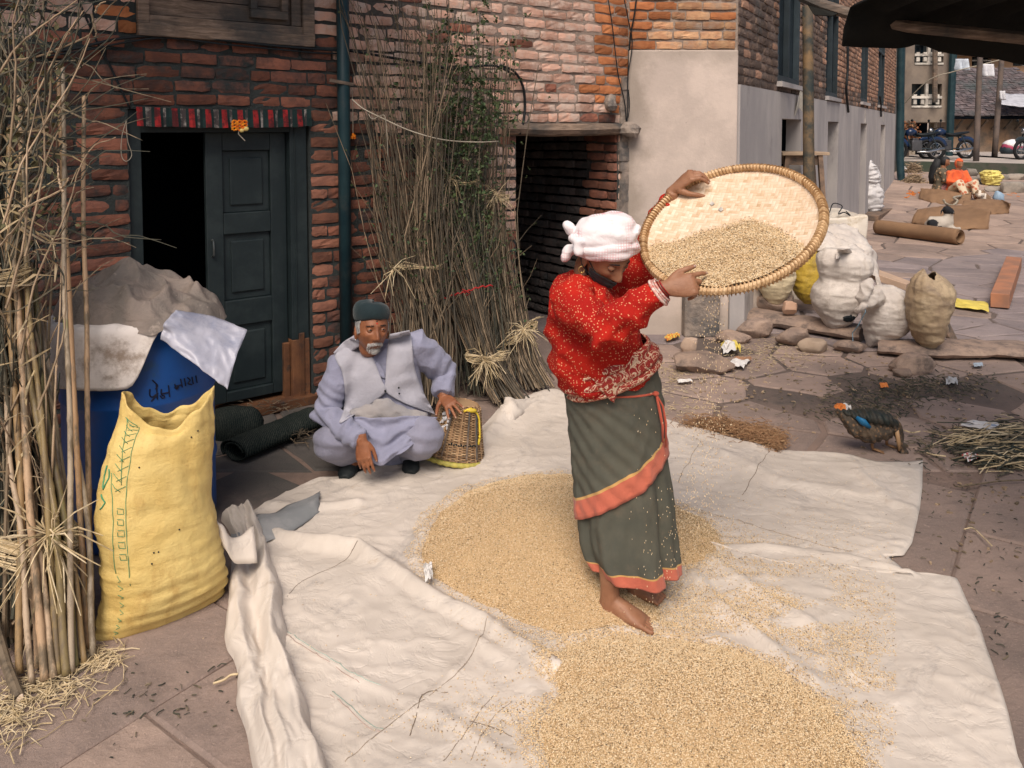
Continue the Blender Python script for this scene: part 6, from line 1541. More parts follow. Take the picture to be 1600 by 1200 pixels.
# ================================================================ the woman winnowing
TRC = P(1140, 352, 2.70)
tocam = (cam.location - TRC).normalized(); right = V((1, 0, 0)); right = (right - tocam * right.dot(tocam)).normalized(); upv = tocam.cross(right).normalized()
if upv.z < 0: upv = -upv
maj = (right * math.cos(R(17)) + upv * math.sin(R(17))).normalized(); prp = (-right * math.sin(R(17)) + upv * math.cos(R(17))).normalized()
TN = (tocam * .65 + prp * .76).normalized(); TB = TN.cross(maj).normalized()
if TB.z < 0: TB = -TB
TR = .303
def tp(a, r, h=0): return TRC + maj * math.cos(a) * r + TB * math.sin(a) * r + TN * h

wm = thing('person', 'woman in a red dotted jacket, white headscarf and green skirt tipping a round tray', 'person', G(975, 960))
HM = Matrix.Translation(P(945, 397, 2.755)) @ Matrix.Rotation(R(37), 4, 'Z') @ Matrix.Rotation(R(-4), 4, 'Y') @ Matrix.Rotation(R(30), 4, 'X')
parts = [headshell(HM, .3)] + ears(HM)
neck = P(917, 446, 2.82); parts.append(tube([HM @ V((0, .03, -.02)), HM @ V((0, .045, -.09)), neck, P(925, 480, 2.82)], [.055, .052, .058, .07], 16))
shN, elN, wrN = P(893, 470, 2.67), P(940, 520, 2.53), P(1036, 452, 2.49)
shF, elF, wrF = P(955, 462, 2.98), P(1006, 412, 3.06), P(1052, 300, 2.955)
parts.append(tube([P(925, 470, 2.82), P(925, 520, 2.81), P(950, 590, 2.81), P(965, 640, 2.82), P(970, 690, 2.83)], [(.12, .09), (.125, .10), (.115, .09), (.13, .11), (.10, .09)], 16, up=(0, 1, 0)))
for s_, e_, w_ in ((shN, elN, wrN), (shF, elF, wrF)): parts.append(tube([V(s_), V(s_).lerp(e_, .5), V(e_), V(e_).lerp(w_, .4), V(w_).lerp(e_, .08), V(w_)], [.052, .046, .040, .036, .026, .024], 14))
parts.append(tube([neck + V((0, 0, -.03)), shN], [.06, .052], 12)); parts.append(tube([neck + V((0, 0, -.03)), shF], [.06, .052], 12))
hN, nlN = hand(wrN + (V(P(1050, 448, 2.48)) - wrN) * .6, P(1100, 443, 2.485) - wrN, V((.05, -1, .45)), 1, [(.30, .45, .25), (.75, .8, .4), (.95, .9, .45), (1.1, .9, .5)], thumb=((.75, .62, -.1), (.95, .22, -.12)), s=.98)
hF, nlF = hand(wrF + V((.008, 0, .014)), P(1098, 262, 2.90) - wrF, V((-.55, -.35, .75)), -1, [(.45, .75, .35), (.55, .8, .4), (.6, .8, .4), (.65, .8, .4)], thumb=((.5, .45, -.75), (.6, .1, -.8)), s=.95)
parts += hN + hF
hlN, toN, hlF, toF = G(936, 958, .014), G(1021, 984, .016), G(980, 933, .035), G(1035, 942, .035)
fN = foot(hlN, toN, 1.0, False); fF = foot(hlF, toF, .95, True)
akN = hlN.lerp(toN, .2); akF = hlF.lerp(toF, .2)
parts += fN + fF
parts.append(tube([P(955, 690, 2.80), P(952, 800, 2.80), akN + V((0, 0, .12)), akN + V((0, 0, .03))], [.085, .06, .034, .036], 14)); parts.append(tube([P(985, 690, 2.86), P(990, 800, 2.92), akF + V((0, 0, .12)), akF + V((0, 0, .03))], [.085, .06, .034, .034], 14))
me = fuse(parts, .0036, 2, .4); setmat(me, sk_w); body = link('body', me, wm)
nail_mesh(nlN, mat('finger_nail', (0.45, 0.30, 0.24), rough=.4, bump=0), body); nail_mesh(nlF[:4], bpy.data.materials['finger_nail'], body)
ew = mat('eye_white', (0.36, 0.29, 0.24), rough=.3, bump=0, var=0); ei = mat('dark_iris', (0.012, 0.008, 0.006), rough=.2, bump=0, var=0)
eyes(HM, wm, sk_w, .5, .55, (ew, ei))
m_hair = mat('black_hair', (0.010, 0.012, 0.014), (0.025, 0.025, 0.028), scale=90, rough=.6, bump=.5, bscale=200)
vs, fs = headpatch(HM, lambda p: (p.y > .0 or p.z > .055) and p.z > -.085, lambda p: .006 + .002 * nz(p.x * 60, p.z * 60)); mb = MB(); mb.add(vs, fs); h_ = mb.build('hair', m_hair, wm, smooth_=True); h_.modifiers.new('s', 'SOLIDIFY').thickness = .004
m_black = cloth('black_mask_cloth', (0.012, 0.014, 0.016), (0.02, 0.022, 0.024))
vs, fs = headpatch(HM, lambda p: p.y < -.012 and p.z < -.053 + .016 * (abs(p.x) / .05) and p.z > -.118, lambda p: .0055 + .010 * ga(p.x, .03) * ga(p.z + .075, .018) + .0015 * nz(p.x * 40, p.z * 120)); mb = MB(); mb.add(vs, fs); mk = mb.build('face_mask', m_black, wm, smooth_=True); mk.modifiers.new('s', 'SOLIDIFY').thickness = .002
for s_ in (-1, 1):
    mb = MB(); mb.tube([HM @ V((s_ * .050, -.052, -.048)), HM @ V((s_ * .066, -.03, -.030)), HM @ V((s_ * .079, -.004, -.004)), HM @ V((s_ * .084, .012, .018))], .0018, 5); mb.tube([HM @ V((s_ * .044, -.040, -.085)), HM @ V((s_ * .062, -.022, -.062)), HM @ V((s_ * .079, .0, -.045)), HM @ V((s_ * .084, .014, -.034))], .0018, 5); mb.build('mask_strap', m_black, mk, smooth_=True)
for s_ in (-1, 1):
    mb = MB(); pts = [(.026 + .004 * i, 0) for i in range(8)]; mb.tube([HM @ (face_point(V((s_ * (.2 + .09 * i), -.9, .20 + .02 * math.sin(i * .6))).normalized()) + V((0, -.001, 0))) for i in range(7)], [.0012, .0022, .0026, .0026, .0022, .0016, .001], 5); mb.build('eyebrow', m_hair, wm)
mb = MB(); e_ = HM @ V((-.082, .008, -.050)); mb.tube([e_ + V((0.010 * math.cos(a / 10 * 6.283), 0, -.006 + .012 * math.sin(a / 10 * 6.283))) for a in range(11)], .0022, 6, cap=False); mb.ball(e_ + V((0, -.004, -.016)), .005, 8); mb.build('earring', mat('gold', (0.80, 0.55, 0.22), rough=.3, bump=0, Metallic=.9), wm, smooth_=True)
# headscarf
m_scarf = NT('white_pink_scarf'); n = m_scarf
w1 = n.n('TexWave', {'Vector': n.pos(), 'Scale': 34.0, 'Distortion': .4}, bands_direction='Z').outputs[1]; w2 = n.n('TexWave', {'Vector': n.pos(), 'Scale': 34.0, 'Distortion': .4}, bands_direction='X').outputs[1]
chk = n.math('MULTIPLY', n.step(n.math('MAXIMUM', w1, w2), .72, .95), n.step(n.noise(7, 3), .46, .62)); c = n.mix(n.math('MULTIPLY', chk, .95), (0.78, 0.73, 0.74), (0.66, 0.34, 0.36)); c = n.mix(n.math('MULTIPLY', n.step(n.noise(9, 6, .7), .55, .75), .4), c, (0.55, 0.48, 0.42))
b = n.bump(n.noise(24, 5, .6, None, 1.0), .5, .008); b = n.bump(n.noise(300, 2), .2, .001, b); m_scarf = n.set(c, .85, b)
sp = []
hc_ = P(945, 369, 2.765)
vs, fs = ball((0, 0, 0), (1, 1, 1), 40)
def sq(v, e): return V((math.copysign(abs(v.x) ** e, v.x), math.copysign(abs(v.y) ** e, v.y), math.copysign(abs(v.z) ** e, v.z)))
sp.append(([hc_ + Matrix.Rotation(R(-9), 3, 'Y') @ V((q.x * .108 * (1 + .07 * (q.x > 0)), q.y * .108, q.z * (.078 if q.z > 0 else .060))) for q in (sq(v, .82) for v in vs)], fs))
for (off, ra, rb, rr, tl) in ((-.030, .108, .106, .019, -3), (-.050, .105, .105, .015, -6)):
    B = Matrix.Rotation(R(tl), 3, 'Y'); sp.append(tube([hc_ + B @ V((ra * math.cos(2 * math.pi * k / 40) * .93 + .002, rb * math.sin(2 * math.pi * k / 40) * .93, off + .006 * math.sin(2 * math.pi * k / 40))) for k in range(41)], rr, 8, cap=False))
sp.append(ball(P(886, 396, 2.76), (.026, .026, .036), 14, Matrix.Rotation(R(30), 3, 'Y'))); sp.append(ball(P(891, 357, 2.76), (.018, .02, .030), 12, Matrix.Rotation(R(-35), 3, 'Y'))); sp.append(tube([P(895, 372, 2.72), P(905, 380, 2.68), P(903, 398, 2.68)], [.014, .018, .012], 8)); sp.append(ball(P(993, 360, 2.74), (.022, .05, .022), 10))
sme = fuse(sp, .0045, 2, .45)
def scarf_fold(co, no):
    u, v = PX(co); z = co.z * 1.0 + (co.x - hc_.x) * .22
    return .005 * (1 - 3 * abs(nz(co.x * 6 + z * 6, co.y * 6, z * 13))) + .0012 * (1 - 3 * abs(nz(co.x * 18, co.y * 18, z * 40))) + .002 * nz(co.x * 30, co.y * 30, co.z * 40) + .0015 * math.sin(z * 150 + 5 * nz(co.x * 8, co.y * 8))
displace(sme, scarf_fold); setmat(sme, m_scarf); link('headscarf', sme, wm)
# jacket
jL = [(893, 428, 2.80), (872, 440, 2.80), (861, 468, 2.80), (857, 505, 2.80), (858, 545, 2.80), (863, 575, 2.80), (877, 604, 2.80)]
jR = [(925, 428, 2.80), (946, 446, 2.80), (968, 470, 2.80), (988, 500, 2.80), (1000, 535, 2.80), (1010, 565, 2.80), (1012, 590, 2.80)]
jpt = loftpx(jL, jR, [.05, .10, .135, .145, .15, .15, .145], 30)
jp = [capped(shell(jpt, 0, 1, 0, 2 * math.pi, 26, 36), 36, 26)]
jp.append(tube([P(905, 455, 2.72), shN, V(shN).lerp(elN, .5), V(elN), V(elN).lerp(wrN, .45), V(elN).lerp(wrN, .86), V(elN).lerp(wrN, .93)], [.06, .068, .066, .059, .055, .042, .040], 20))
jp.append(tube([P(935, 455, 2.92), shF, V(shF).lerp(elF, .5), V(elF), V(elF).lerp(wrF, .45), V(elF).lerp(wrF, .88)], [.06, .068, .066, .060, .052, .042], 20))
jp.append(ball(P(912, 505, 2.70), (.078, .05, .09), 16)); jp.append(ball(P(940, 565, 2.74), (.12, .07, .06), 16))
jme = fuse(jp, .0055, 3, .5)
def jfold(co, no):
    
    a = co - elN; near = math.exp(-(a.length / .12) ** 2)
    r1 = 1 - 3 * abs(nz(co.x * 6 + co.z * 5, co.y * 6, co.z * 9 - co.x * 6)); r2 = nz(co.x * 14, co.y * 10, co.z * 20)
    return .011 * r1 + .004 * (1 - 3 * abs(nz(co.x * 13 - co.z * 9, co.y * 12, co.z * 15 + co.x * 8))) + .004 * r2 + .008 * near * math.sin((co.x * .8 - co.z * .6) * 130 + 2 * nz(co.x * 9, co.z * 9)) * .6 + .004 * math.sin(co.z * 70 + co.x * 40) * sstep(1.2, 1.0, co.z)
displace(jme, jfold)
m_jack = NT('red_dotted_jacket'); n = m_jack
vo = n.n('TexVoronoi', {'Vector': n.pos(), 'Scale': 122.0, 'Randomness': 1.0}); dots = n.step(vo.outputs['Distance'], .34, .20)
pick = n.step(n.n('SeparateColor', {0: vo.outputs['Color']}).outputs[0], .28, .32)
c = n.mix(n.step(n.noise(9, 5), .35, .65), (0.44, 0.018, 0.010), (0.33, 0.012, 0.009)); c = n.mix(n.math('MULTIPLY', n.math('MULTIPLY', dots, pick), .7), c, (0.80, 0.42, 0.22))
b = n.bump(n.noise(28, 5, .6, None, .8), .5, .008); b = n.bump(n.noise(260, 3), .35, .0015, b); m_jack = n.set(c, .9, b); n.b.inputs['Specular IOR Level'].default_value = .15
setmat(jme, m_jack); jacket = link('jacket', jme, wm)
mb = MB(); c0 = V(elN).lerp(wrN, .92); ax_ = (V(wrN) - elN).normalized(); o1_ = ax_.orthogonal().normalized(); o2_ = ax_.cross(o1_)
for k, off in enumerate((0, .007, .014)): mb.tube([c0 + ax_ * off + (o1_ * math.cos(a * .3142) + o2_ * math.sin(a * .3142)) * (.0445 - .003 * k) for a in range(21)], .0036 if k else .0048, 6, cap=False)
mb.build('cuff', mat('striped_cuff', (0.60, 0.20, 0.16), (0.75, 0.62, 0.55), scale=90, rough=.8, bump=.3), jacket, smooth_=True)
mb = MB(); c0 = V(elN).lerp(wrN, 1.0)
for off in (.0, .008): mb.tube([c0 + ax_ * off + (o1_ * math.cos(a * .3142) + o2_ * math.sin(a * .3142)) * .0295 for a in range(21)], .0022, 5, cap=False)
mb.build('bangle', mat('red_glass', (0.35, 0.02, 0.02), rough=.25, bump=0), wm, smooth_=True)
# skirt
sL = [(890, 560, 2.82), (887, 600, 2.82), (893, 640, 2.82), (898, 700, 2.82), (903, 760, 2.82), (906, 815, 2.82), (911, 856, 2.82), (925, 882, 2.81)]
sR = [(1018, 545, 2.84), (1028, 600, 2.84), (1031, 650, 2.84), (1038, 705, 2.85), (1045, 762, 2.86), (1046, 805, 2.87), (1048, 848, 2.88), (1048, 876, 2.88)]
spt0 = loftpx(sL, sR, [.12, .13, .135, .135, .14, .15, .165, .165], 40)
def pleat(t, q):
    am = .003 + .019 * sstep(.30, .95, t) * (.40 + .60 * sstep(math.pi * 1.35, math.pi * 1.75, q % (2 * math.pi)))
    s_ = q * 8.0 + .7 * math.sin(q * 2.0) + .4 * t; return am * (math.sin(s_) + .4 * math.sin(2.3 * s_ + 1) - .2) + .004 * (1 - 3 * abs(nz(q * 2.4, t * 5, 2)))
def spt(t, q, off=0.0):
    p = spt0(t, q, off, 2.1); s_ = math.sin(q); k = sstep(.90, 1.0, t)
    if s_ < 0: p = p + V((0, 0, -.012 * k * (-s_) ** 1.5))
    return p
m_skirt = NT('green_grey_skirt'); n = m_skirt
c = n.mix(n.step(n.noise(7, 6), .35, .65), (0.105, 0.103, 0.078), (0.078, 0.080, 0.062)); c = n.mix(n.math('MULTIPLY', n.step(n.noise(11, 7, .75), .5, .72), .5), c, (0.15, 0.12, 0.085))
b = n.bump(n.noise(20, 5, .6, n.mapv(n.pos(), (1, 1, .4))), .4, .008); b = n.bump(n.n('TexWave', {'Vector': n.pos(), 'Scale': 150.0, 'Distortion': 2.0}, bands_direction='Z').outputs[1], .3, .0012, b); m_skirt = n.set(c, .9, b)
m_coral = cloth('coral_border', (0.56, 0.145, 0.085), (0.48, 0.115, 0.07), dirt=(0.35, 0.14, 0.10)); m_yline = cloth('yellow_edge', (0.62, 0.36, 0.12))
NQ, NTt = 150, 90; vs, fs = shell(spt, 0, 1, 0, 2 * math.pi, NTt, NQ, pleat); mi = []
for i in range(NTt): mi += [(1 if i / NTt > .915 else 2 if i / NTt > .905 else 0)] * NQ
o = link('skirt', mesh_of('skirt', vs, fs, [m_skirt, m_coral, m_yline], mi, True), wm); o.modifiers.new('s', 'SOLIDIFY').thickness = .003
def tedge(q):   # lower edge of the wrapped-over layer, from high at the right to low at the left
    f = (q - math.pi) / math.pi; return lerp(.70, .40, max(0, min(1, f / .86)) ** 1.15) if f > 0 else .70 - .1 * f
q0, q1 = math.pi * .75, math.pi * 1.88; NQ2, NT2 = 90, 60; vs = []; fs = []; mi = []
for i in range(NT2 + 1):
    for k in range(NQ2 + 1):
        q = lerp(q0, q1, k / NQ2); te = tedge(q); t = lerp(.06, te - .085, i / (NT2 - 6)) if i <= NT2 - 6 else te - .085 + (.010 if i > NT2 - 6 else 0) + .075 * (i - (NT2 - 5)) / 5; vs.append(spt(t, q, .012 + max(0, pleat(t, q)) + .003 * (1 - 3 * abs(nz(q * 2, t * 8 + q * 2))) + .0025 * math.sin((t * 3 - q * .5) * 26)))
for i in range(NT2):
    for k in range(NQ2):
        a = i * (NQ2 + 1) + k; fs.append((a, a + NQ2 + 1, a + NQ2 + 2, a + 1)); mi.append(0 if i < NT2 - 6 else 2 if i == NT2 - 6 else 1)
o = link('skirt_overlap', mesh_of('skirt_overlap', vs, fs, [m_skirt, m_coral, m_yline], mi, True), wm); o.modifiers.new('s', 'SOLIDIFY').thickness = .004
# waist shawl
m_shawl = NT('patterned_shawl'); n = m_shawl
vo = n.n('TexVoronoi', {'Vector': n.pos(), 'Scale': 26.0}); vo2 = n.n('TexVoronoi', {'Vector': n.pos(), 'Scale': 120.0})
ring = n.math('ABSOLUTE', n.math('SUBTRACT', n.noise(24, 3, .5, None, 2.0), .5)); c = n.mix(n.step(ring, .045, .02), (0.30, 0.022, 0.016), (0.70, 0.52, 0.36)); c = n.mix(n.math('MULTIPLY', n.step(vo2.outputs['Distance'], .30, .18), .7), c, (0.62, 0.30, 0.14)); m_shawl = n.set(c, .85, n.bump(n.noise(30, 5, .6, None, .8), .5, .008))
wpt = loftpx([(874, 574, 2.80), (877, 590, 2.80), (884, 606, 2.80), (893, 616, 2.80)], [(1002, 528, 2.82), (1018, 540, 2.82), (1025, 552, 2.82), (1022, 566, 2.82)], [.140, .158, .158, .145], 16)
vs, fs = shell(wpt, 0, 1, 0, 2 * math.pi, 26, 110, lambda t, q: .008 + .007 * math.sin(t * 17 + q * 1.2) + .004 * nz(q * 3, t * 5)); o = link('waist_shawl', mesh_of('waist_shawl', vs, fs, m_shawl, smooth_=True), wm); o.modifiers.new('s', 'SOLIDIFY').thickness = .004
ribbon([P(925, 592, 2.64), P(936, 606, 2.635), P(950, 622, 2.64), P(957, 628, 2.645)], [P(968, 585, 2.645), P(968, 600, 2.64), P(964, 616, 2.645), P(960, 628, 2.65)], 12, 'shawl_corner', m_shawl, wm, .004, V((0, -1, 0)))
m_tie = cloth('coral_tie', (0.58, 0.11, 0.06)); mb = MB(); mb.tube([spt(.14, q, .016) for q in [math.pi * (1.42 + .04 * k) for k in range(9)]], .004, 6)
k0 = spt(.14, math.pi * 1.74, .022); mb.ball(k0, (.012, .010, .009), 8)
mb.tube([k0, k0 + V((.010, -.01, -.05)), k0 + V((.022, -.01, -.11)), k0 + V((.024, -.006, -.17))], [.004, .007, .006, .004], 6, flat=.4); mb.tube([k0, k0 + V((.022, -.008, -.04)), k0 + V((.034, -.004, -.10)), k0 + V((.036, 0, -.19))], [.004, .005, .006, .004], 6, flat=.4); mb.build('waist_tie', m_tie, wm, smooth_=True)

# ================================================================ the winnowing tray
tray = thing('winnowing_tray', 'round woven bamboo tray held up and tipped by the standing woman', 'tray', TRC)
m_weave = NT('bamboo_weave'); n = m_weave
tc = n.n('UVMap').outputs[0]
sx_ = n.n('SeparateXYZ', {0: n.mapv(tc, (78, 78, 78), (0, 0, R(28)))}); X_, Y_ = sx_.outputs[0], sx_.outputs[1]
fx, fy = n.math('FLOOR', X_), n.math('FLOOR', Y_)
tw = n.math('FLOORED_MODULO', n.math('ADD', fx, fy), 4.0); over = n.math('LESS_THAN', tw, 1.5)
sa = n.math('FLOOR', n.math('MULTIPLY', Y_, 1.0)); cell = n.n('CombineXYZ', {0: n.math('MULTIPLY', fx, n.math('SUBTRACT', 1.0, over)), 1: n.math('MULTIPLY', fy, over), 2: over}).outputs[0]
wn1 = n.n('TexWhiteNoise', {'Vector': cell}).outputs[0]; cell2 = n.n('CombineXYZ', {0: fx, 1: fy, 2: 0.0}).outputs[0]; wn2 = n.n('TexWhiteNoise', {'Vector': cell2}).outputs[0]
k_ = n.math('ADD', n.math('MULTIPLY', wn1, .6), n.math('MULTIPLY', wn2, .4)); c = n.ramp(k_, [(0, (0.50, 0.33, 0.19)), (.25, (0.64, 0.47, 0.31)), (.6, (0.72, 0.56, 0.41)), (1, (0.80, 0.67, 0.52))])
hx = n.math('ABSOLUTE', n.math('SUBTRACT', n.math('FRACT', X_), .5)); hy = n.math('ABSOLUTE', n.math('SUBTRACT', n.math('FRACT', Y_), .5))
hgt = n.math('SUBTRACT', .5, n.math('ADD', n.math('MULTIPLY', hx, n.math('SUBTRACT', 1.0, over)), n.math('MULTIPLY', hy, over)))
c = n.mix(n.math('MULTIPLY', n.step(hgt, .10, .0), .45), c, (0.35, 0.22, 0.11)); m_weave = n.set(c, .6, n.bump(hgt, .5, .003))
NRr, NAa = 30, 120; vs = []; fs = []; uvs = []
def tdish(r): return -.030 + .026 * (r / TR) ** 4
for i in range(NRr + 1):
    for k in range(NAa):
        a = 2 * math.pi * k / NAa; r_ = TR * i / NRr * .985; vs.append(tp(a, max(r_, .0005), tdish(r_) + .002 * nz(math.cos(a) * r_ * 12, math.sin(a) * r_ * 12))); uvs.append((math.cos(a) * r_, math.sin(a) * r_))
for i in range(NRr):
    for k in range(NAa): k2 = (k + 1) % NAa; fs.append((i * NAa + k, (i + 1) * NAa + k, (i + 1) * NAa + k2, i * NAa + k2))
me = mesh_of('woven_base', vs, fs, m_weave, smooth_=True); ul_ = me.uv_layers.new(name='UVMap')
for lp_ in me.loops: ul_.data[lp_.index].uv = uvs[lp_.vertex_index]
o = link('woven_base', me, tray); o.modifiers.new('s', 'SOLIDIFY').thickness = .004
m_rim = NT('wrapped_cane'); n = m_rim; c = n.ramp(n.rnd(), [(0, (0.30, 0.17, 0.075)), (.5, (0.50, 0.31, 0.15)), (1, (0.66, 0.46, 0.26))]); m_rim = n.set(c, .55, n.bump(n.noise(150, 3), .3, .002))
mb = MB(); mb.tube([tp(2 * math.pi * k / 160, TR, .000) for k in range(161)], [(.010, .014)] * 161, 10, cap=False, up=TN); mb.build('rim_hoop', m_rim, tray, smooth_=True)
mb = MB(); NW_ = 150
for k in range(NW_):
    a = 2 * math.pi * k / NW_; w_ = .0065; pts = []
    for j in range(9):
        b_ = 2 * math.pi * j / 8; aa = a + .018 * math.sin(b_) + .003; pts.append(tp(aa, TR + math.cos(b_) * .0125, math.sin(b_) * .0165))
    mb.tube(pts, (.0046), 4, flat=.5, cap=False)
mb.build('rim_wrap', m_rim, tray, kind='stuff')
for (u_, v_) in ((-.035, .17), (-.012, .125)):
    mb = MB(); q = [TRC + maj * (u_ + a) + TB * (v_ + b) + TN * (tdish(.17) + .004) for a, b in ((-.008, .004), (.004, .012), (.010, -.006), (-.002, -.013))]; mb.add(q, [(0, 1, 2, 3)]); mb.build('white_patch', m_white, tray)
# grain lying in the tray
pts = []; rq = random.Random(8); TBi = TB
def gtop(x): return .055 - (10.0 * max(0, x - .05) ** 2) - .3 * min(0, x + .1) ** 2 + .012 * nz(x * 14, 3)
vsg = []; 
while len(pts) < 17000:
    x, y = rq.uniform(-TR, TR), rq.uniform(-TR, TR * .5); r_ = math.hypot(x, y)
    if r_ > TR * .965: continue
    # the pile fills the lower side as seen
    g_ = gtop(x) - .03
    if y > g_ + abs(rq.gauss(0, .012)): continue
    th = .022 * sstep(0, .12, g_ - y); pts.append(tuple(TRC + maj * x + TB * y + TN * (tdish(r_) + .004 + th * (.8 + .4 * nz(x * 20, y * 20)) + rq.random() * .003)))
gr = grain_mesh(pts, 'tray_grain', up=tuple(TN), size=.0034); tag(gr, 'layer of grain sliding across the lower half of the round tray', 'grain')
mb = MB(); N = 50; vs = []; fs = []
for j in range(N + 1):
    for i in range(N + 1):
        x = lerp(-TR, TR, i / N); lo_ = -math.sqrt(max(0, (TR * .96) ** 2 - x * x)); hi_ = max(lo_, gtop(x) - .035); y = lerp(lo_, hi_, j / N); r_ = math.hypot(x, y); vs.append(TRC + maj * x + TB * y + TN * (tdish(r_) + .003 + .022 * sstep(0, .12, gtop(x) - .03 - y) * (.8 + .4 * nz(x * 20, y * 20))))
for j in range(N):
    for i in range(N): a = j * (N + 1) + i; fs.append((a, a + 1, a + N + 2, a + N + 1))
link('grain_mass', mesh_of('grain_mass', vs, fs, m_gbase, smooth_=True), gr)
# falling grain
pts = []; lip = tp(math.atan2(-.94, -.28), TR, .01)
for _ in range(1400):
    f = rq.random() ** .75; c = V(P(rq.gauss(1120, 8), 452, 2.47)); drop = f * 1.25; wd = .012 + .12 * f
    x = c.x - .05 * f + rq.gauss(0, wd * .6); y = c.y + .12 * f + rq.gauss(0, wd * .6); z = c.z - drop
    if z > .02: pts.append((x, y, z))
for _ in range(90): pts.append((P(rq.gauss(1020, 26), 600, 2.5).x, rq.gauss(2.52, .05), rq.uniform(.05, 1.05)))
fg = grain_mesh(pts, 'falling_grain', vertical=.9, size=.0032); tag(fg, 'grain falling in a thin curtain from the tipped tray past the skirt', 'grain')
# ================================================================ the squatting old man
mn = thing('person', 'old man in a grey waistcoat and dark cap squatting by the doorway', 'person', G(600, 742))
MM = Matrix.Translation(P(581, 514, 3.98)) @ Matrix.Rotation(R(26), 4, 'Z') @ Matrix.Rotation(R(3), 4, 'Y') @ Matrix.Rotation(R(-9), 4, 'X') @ Matrix.Scale(1.06, 4)
mp = [headshell(MM, 1.0)] + ears(MM)
nk = P(583, 553, 4.10); mp.append(tube([MM @ V((0, .03, -.02)), MM @ V((0, .045, -.09)), nk, P(588, 575, 4.12)], [.056, .052, .055, .08], 16))
sA, eA, wA = P(535, 572, 4.02), P(507, 648, 3.93), P(566, 690, 3.74)
sB, eB, wB = P(652, 540, 4.12), P(694, 582, 4.20), P(693, 620, 4.10)
mp.append(tube([P(588, 560, 4.14), P(592, 600, 4.16), P(600, 650, 4.22), P(604, 690, 4.26), P(604, 712, 4.26)], [(.14, .09), (.15, .10), (.13, .10), (.14, .11), (.10, .08)], 16, up=(0, 1, 0)))
for s_, e_, w_ in ((sA, eA, wA), (sB, eB, wB)): mp.append(tube([V(s_), V(s_).lerp(e_, .5), V(e_), V(e_).lerp(w_, .4), V(w_).lerp(e_, .06), V(w_)], [.05, .043, .038, .036, .027, .025], 14)); mp.append(tube([P(590, 562, 4.12), V(s_)], [.06, .05], 12))
h1, nl1 = hand(wA, P(572, 745, 3.70) - wA, V((-.15, -1, .15)), 1, [(.18, .25, .15), (.22, .3, .2), (.25, .32, .2), (.32, .35, .2)], splay=(.10, .03, -.03, -.10), thumb=((.7, .45, -.3), (.95, .12, -.25)), s=1.0)
h2, nl2 = hand(wB, P(722, 650, 3.95) - wB, V((.10, -.75, .75)), -1, [(.15, .22, .1), (.18, .25, .1), (.2, .25, .1), (.25, .25, .1)], splay=(.36, .14, -.08, -.30), thumb=((.5, .85, -.1), (.75, .6, -.1)), s=.98)
mp += h1 + h2
hipA, hipB = P(582, 700, 4.28), P(622, 698, 4.30); knA, knB = P(521, 690, 3.86), P(662, 682, 3.90)
ftA, ftB = G(548, 735, .03), G(640, 728, .03); anA, anB = ftA + V((.02, .10, .10)), ftB + V((-.02, .10, .10))
for h_, k_, a_ in ((hipA, knA, anA), (hipB, knB, anB)): mp.append(tube([h_, h_.lerp(k_, .5), k_, k_.lerp(a_, .4), a_], [.075, .068, .055, .048, .034], 14))
for f_, a_, sx in ((ftA, anA, -1), (ftB, anB, 1)): mp.append(tube([a_, a_ + V((0, .01, -.05)), f_ + V((0, .0, .01))], [.034, .034, .03], 10))
me = fuse(mp, .0038, 2, .4); setmat(me, sk_m); mbody = link('body', me, mn)
nm_ = mat('old_nail', (0.42, 0.25, 0.18), rough=.4, bump=0); nail_mesh(nl1, nm_, mbody); nail_mesh(nl2, nm_, mbody)
eyes(MM, mn, sk_m, .15, .60, (ew, ei))
m_whair = mat('white_hair', (0.50, 0.48, 0.46), (0.30, 0.29, 0.29), scale=80, rough=.8, bump=.6, bscale=220)
vs, fs = headpatch(MM, lambda p: p.y > -.038 and abs(p.x) > .04 and -.022 + .25 * max(0, -p.y) < p.z < .055 or (p.y > .03 and p.z > -.05), lambda p: .0035 + .002 * nz(p.x * 90, p.y * 90, p.z * 90), 1); mb = MB(); mb.add(vs, fs); o = mb.build('hair', m_whair, mn, smooth_=True); o.modifiers.new('s', 'SOLIDIFY').thickness = .003
rb = random.Random(4); mb = MB()
def fpt(x, z):
    # point of the face surface at side x, height z
    best = None
    for yy in (-.2, -.4, -.6, -.8, -1.0, -1.3, -1.7): 
        p = face_point(V((x / .073 * 1.05, yy, z / .112)).normalized(), 1)
        e = abs(p.x - x) + abs(p.z - z)
        if best is None or e < best[0]: best = (e, p)
    d = V((x, -.085, z)); 
    for _ in range(12):
        q = face_point(V((d.x / .073, d.y / .088, d.z / .112)).normalized(), 1); d.x += (x - q.x) * .8; d.z += (z - q.z) * .8
    return face_point(V((d.x / .073, d.y / .088, d.z / .112)).normalized(), 1)
def hairs(mb, n_, zone, dirf, l, r_):
    for _ in range(n_):
        x, z = zone(); p = fpt(x, z); d = dirf(x, z); a = MM @ p; b = MM @ (p + d * l * rb.uniform(.6, 1.2) * .5); c = MM @ (p + d * l + V((0, .004, -.002)))
        mb.tube([a, b, c], [r_, r_, r_ * .4], 3, cap=False)
hairs(mb, 260, lambda: ((lambda s: (s, -.0585 - abs(s) * .22 + rb.uniform(-.005, .0045)))(rb.uniform(-.036, .036))), lambda x, z: V((x * 9, -.55, -.65)).normalized(), .012, .0006); mb.build('moustache', m_whair, mn)
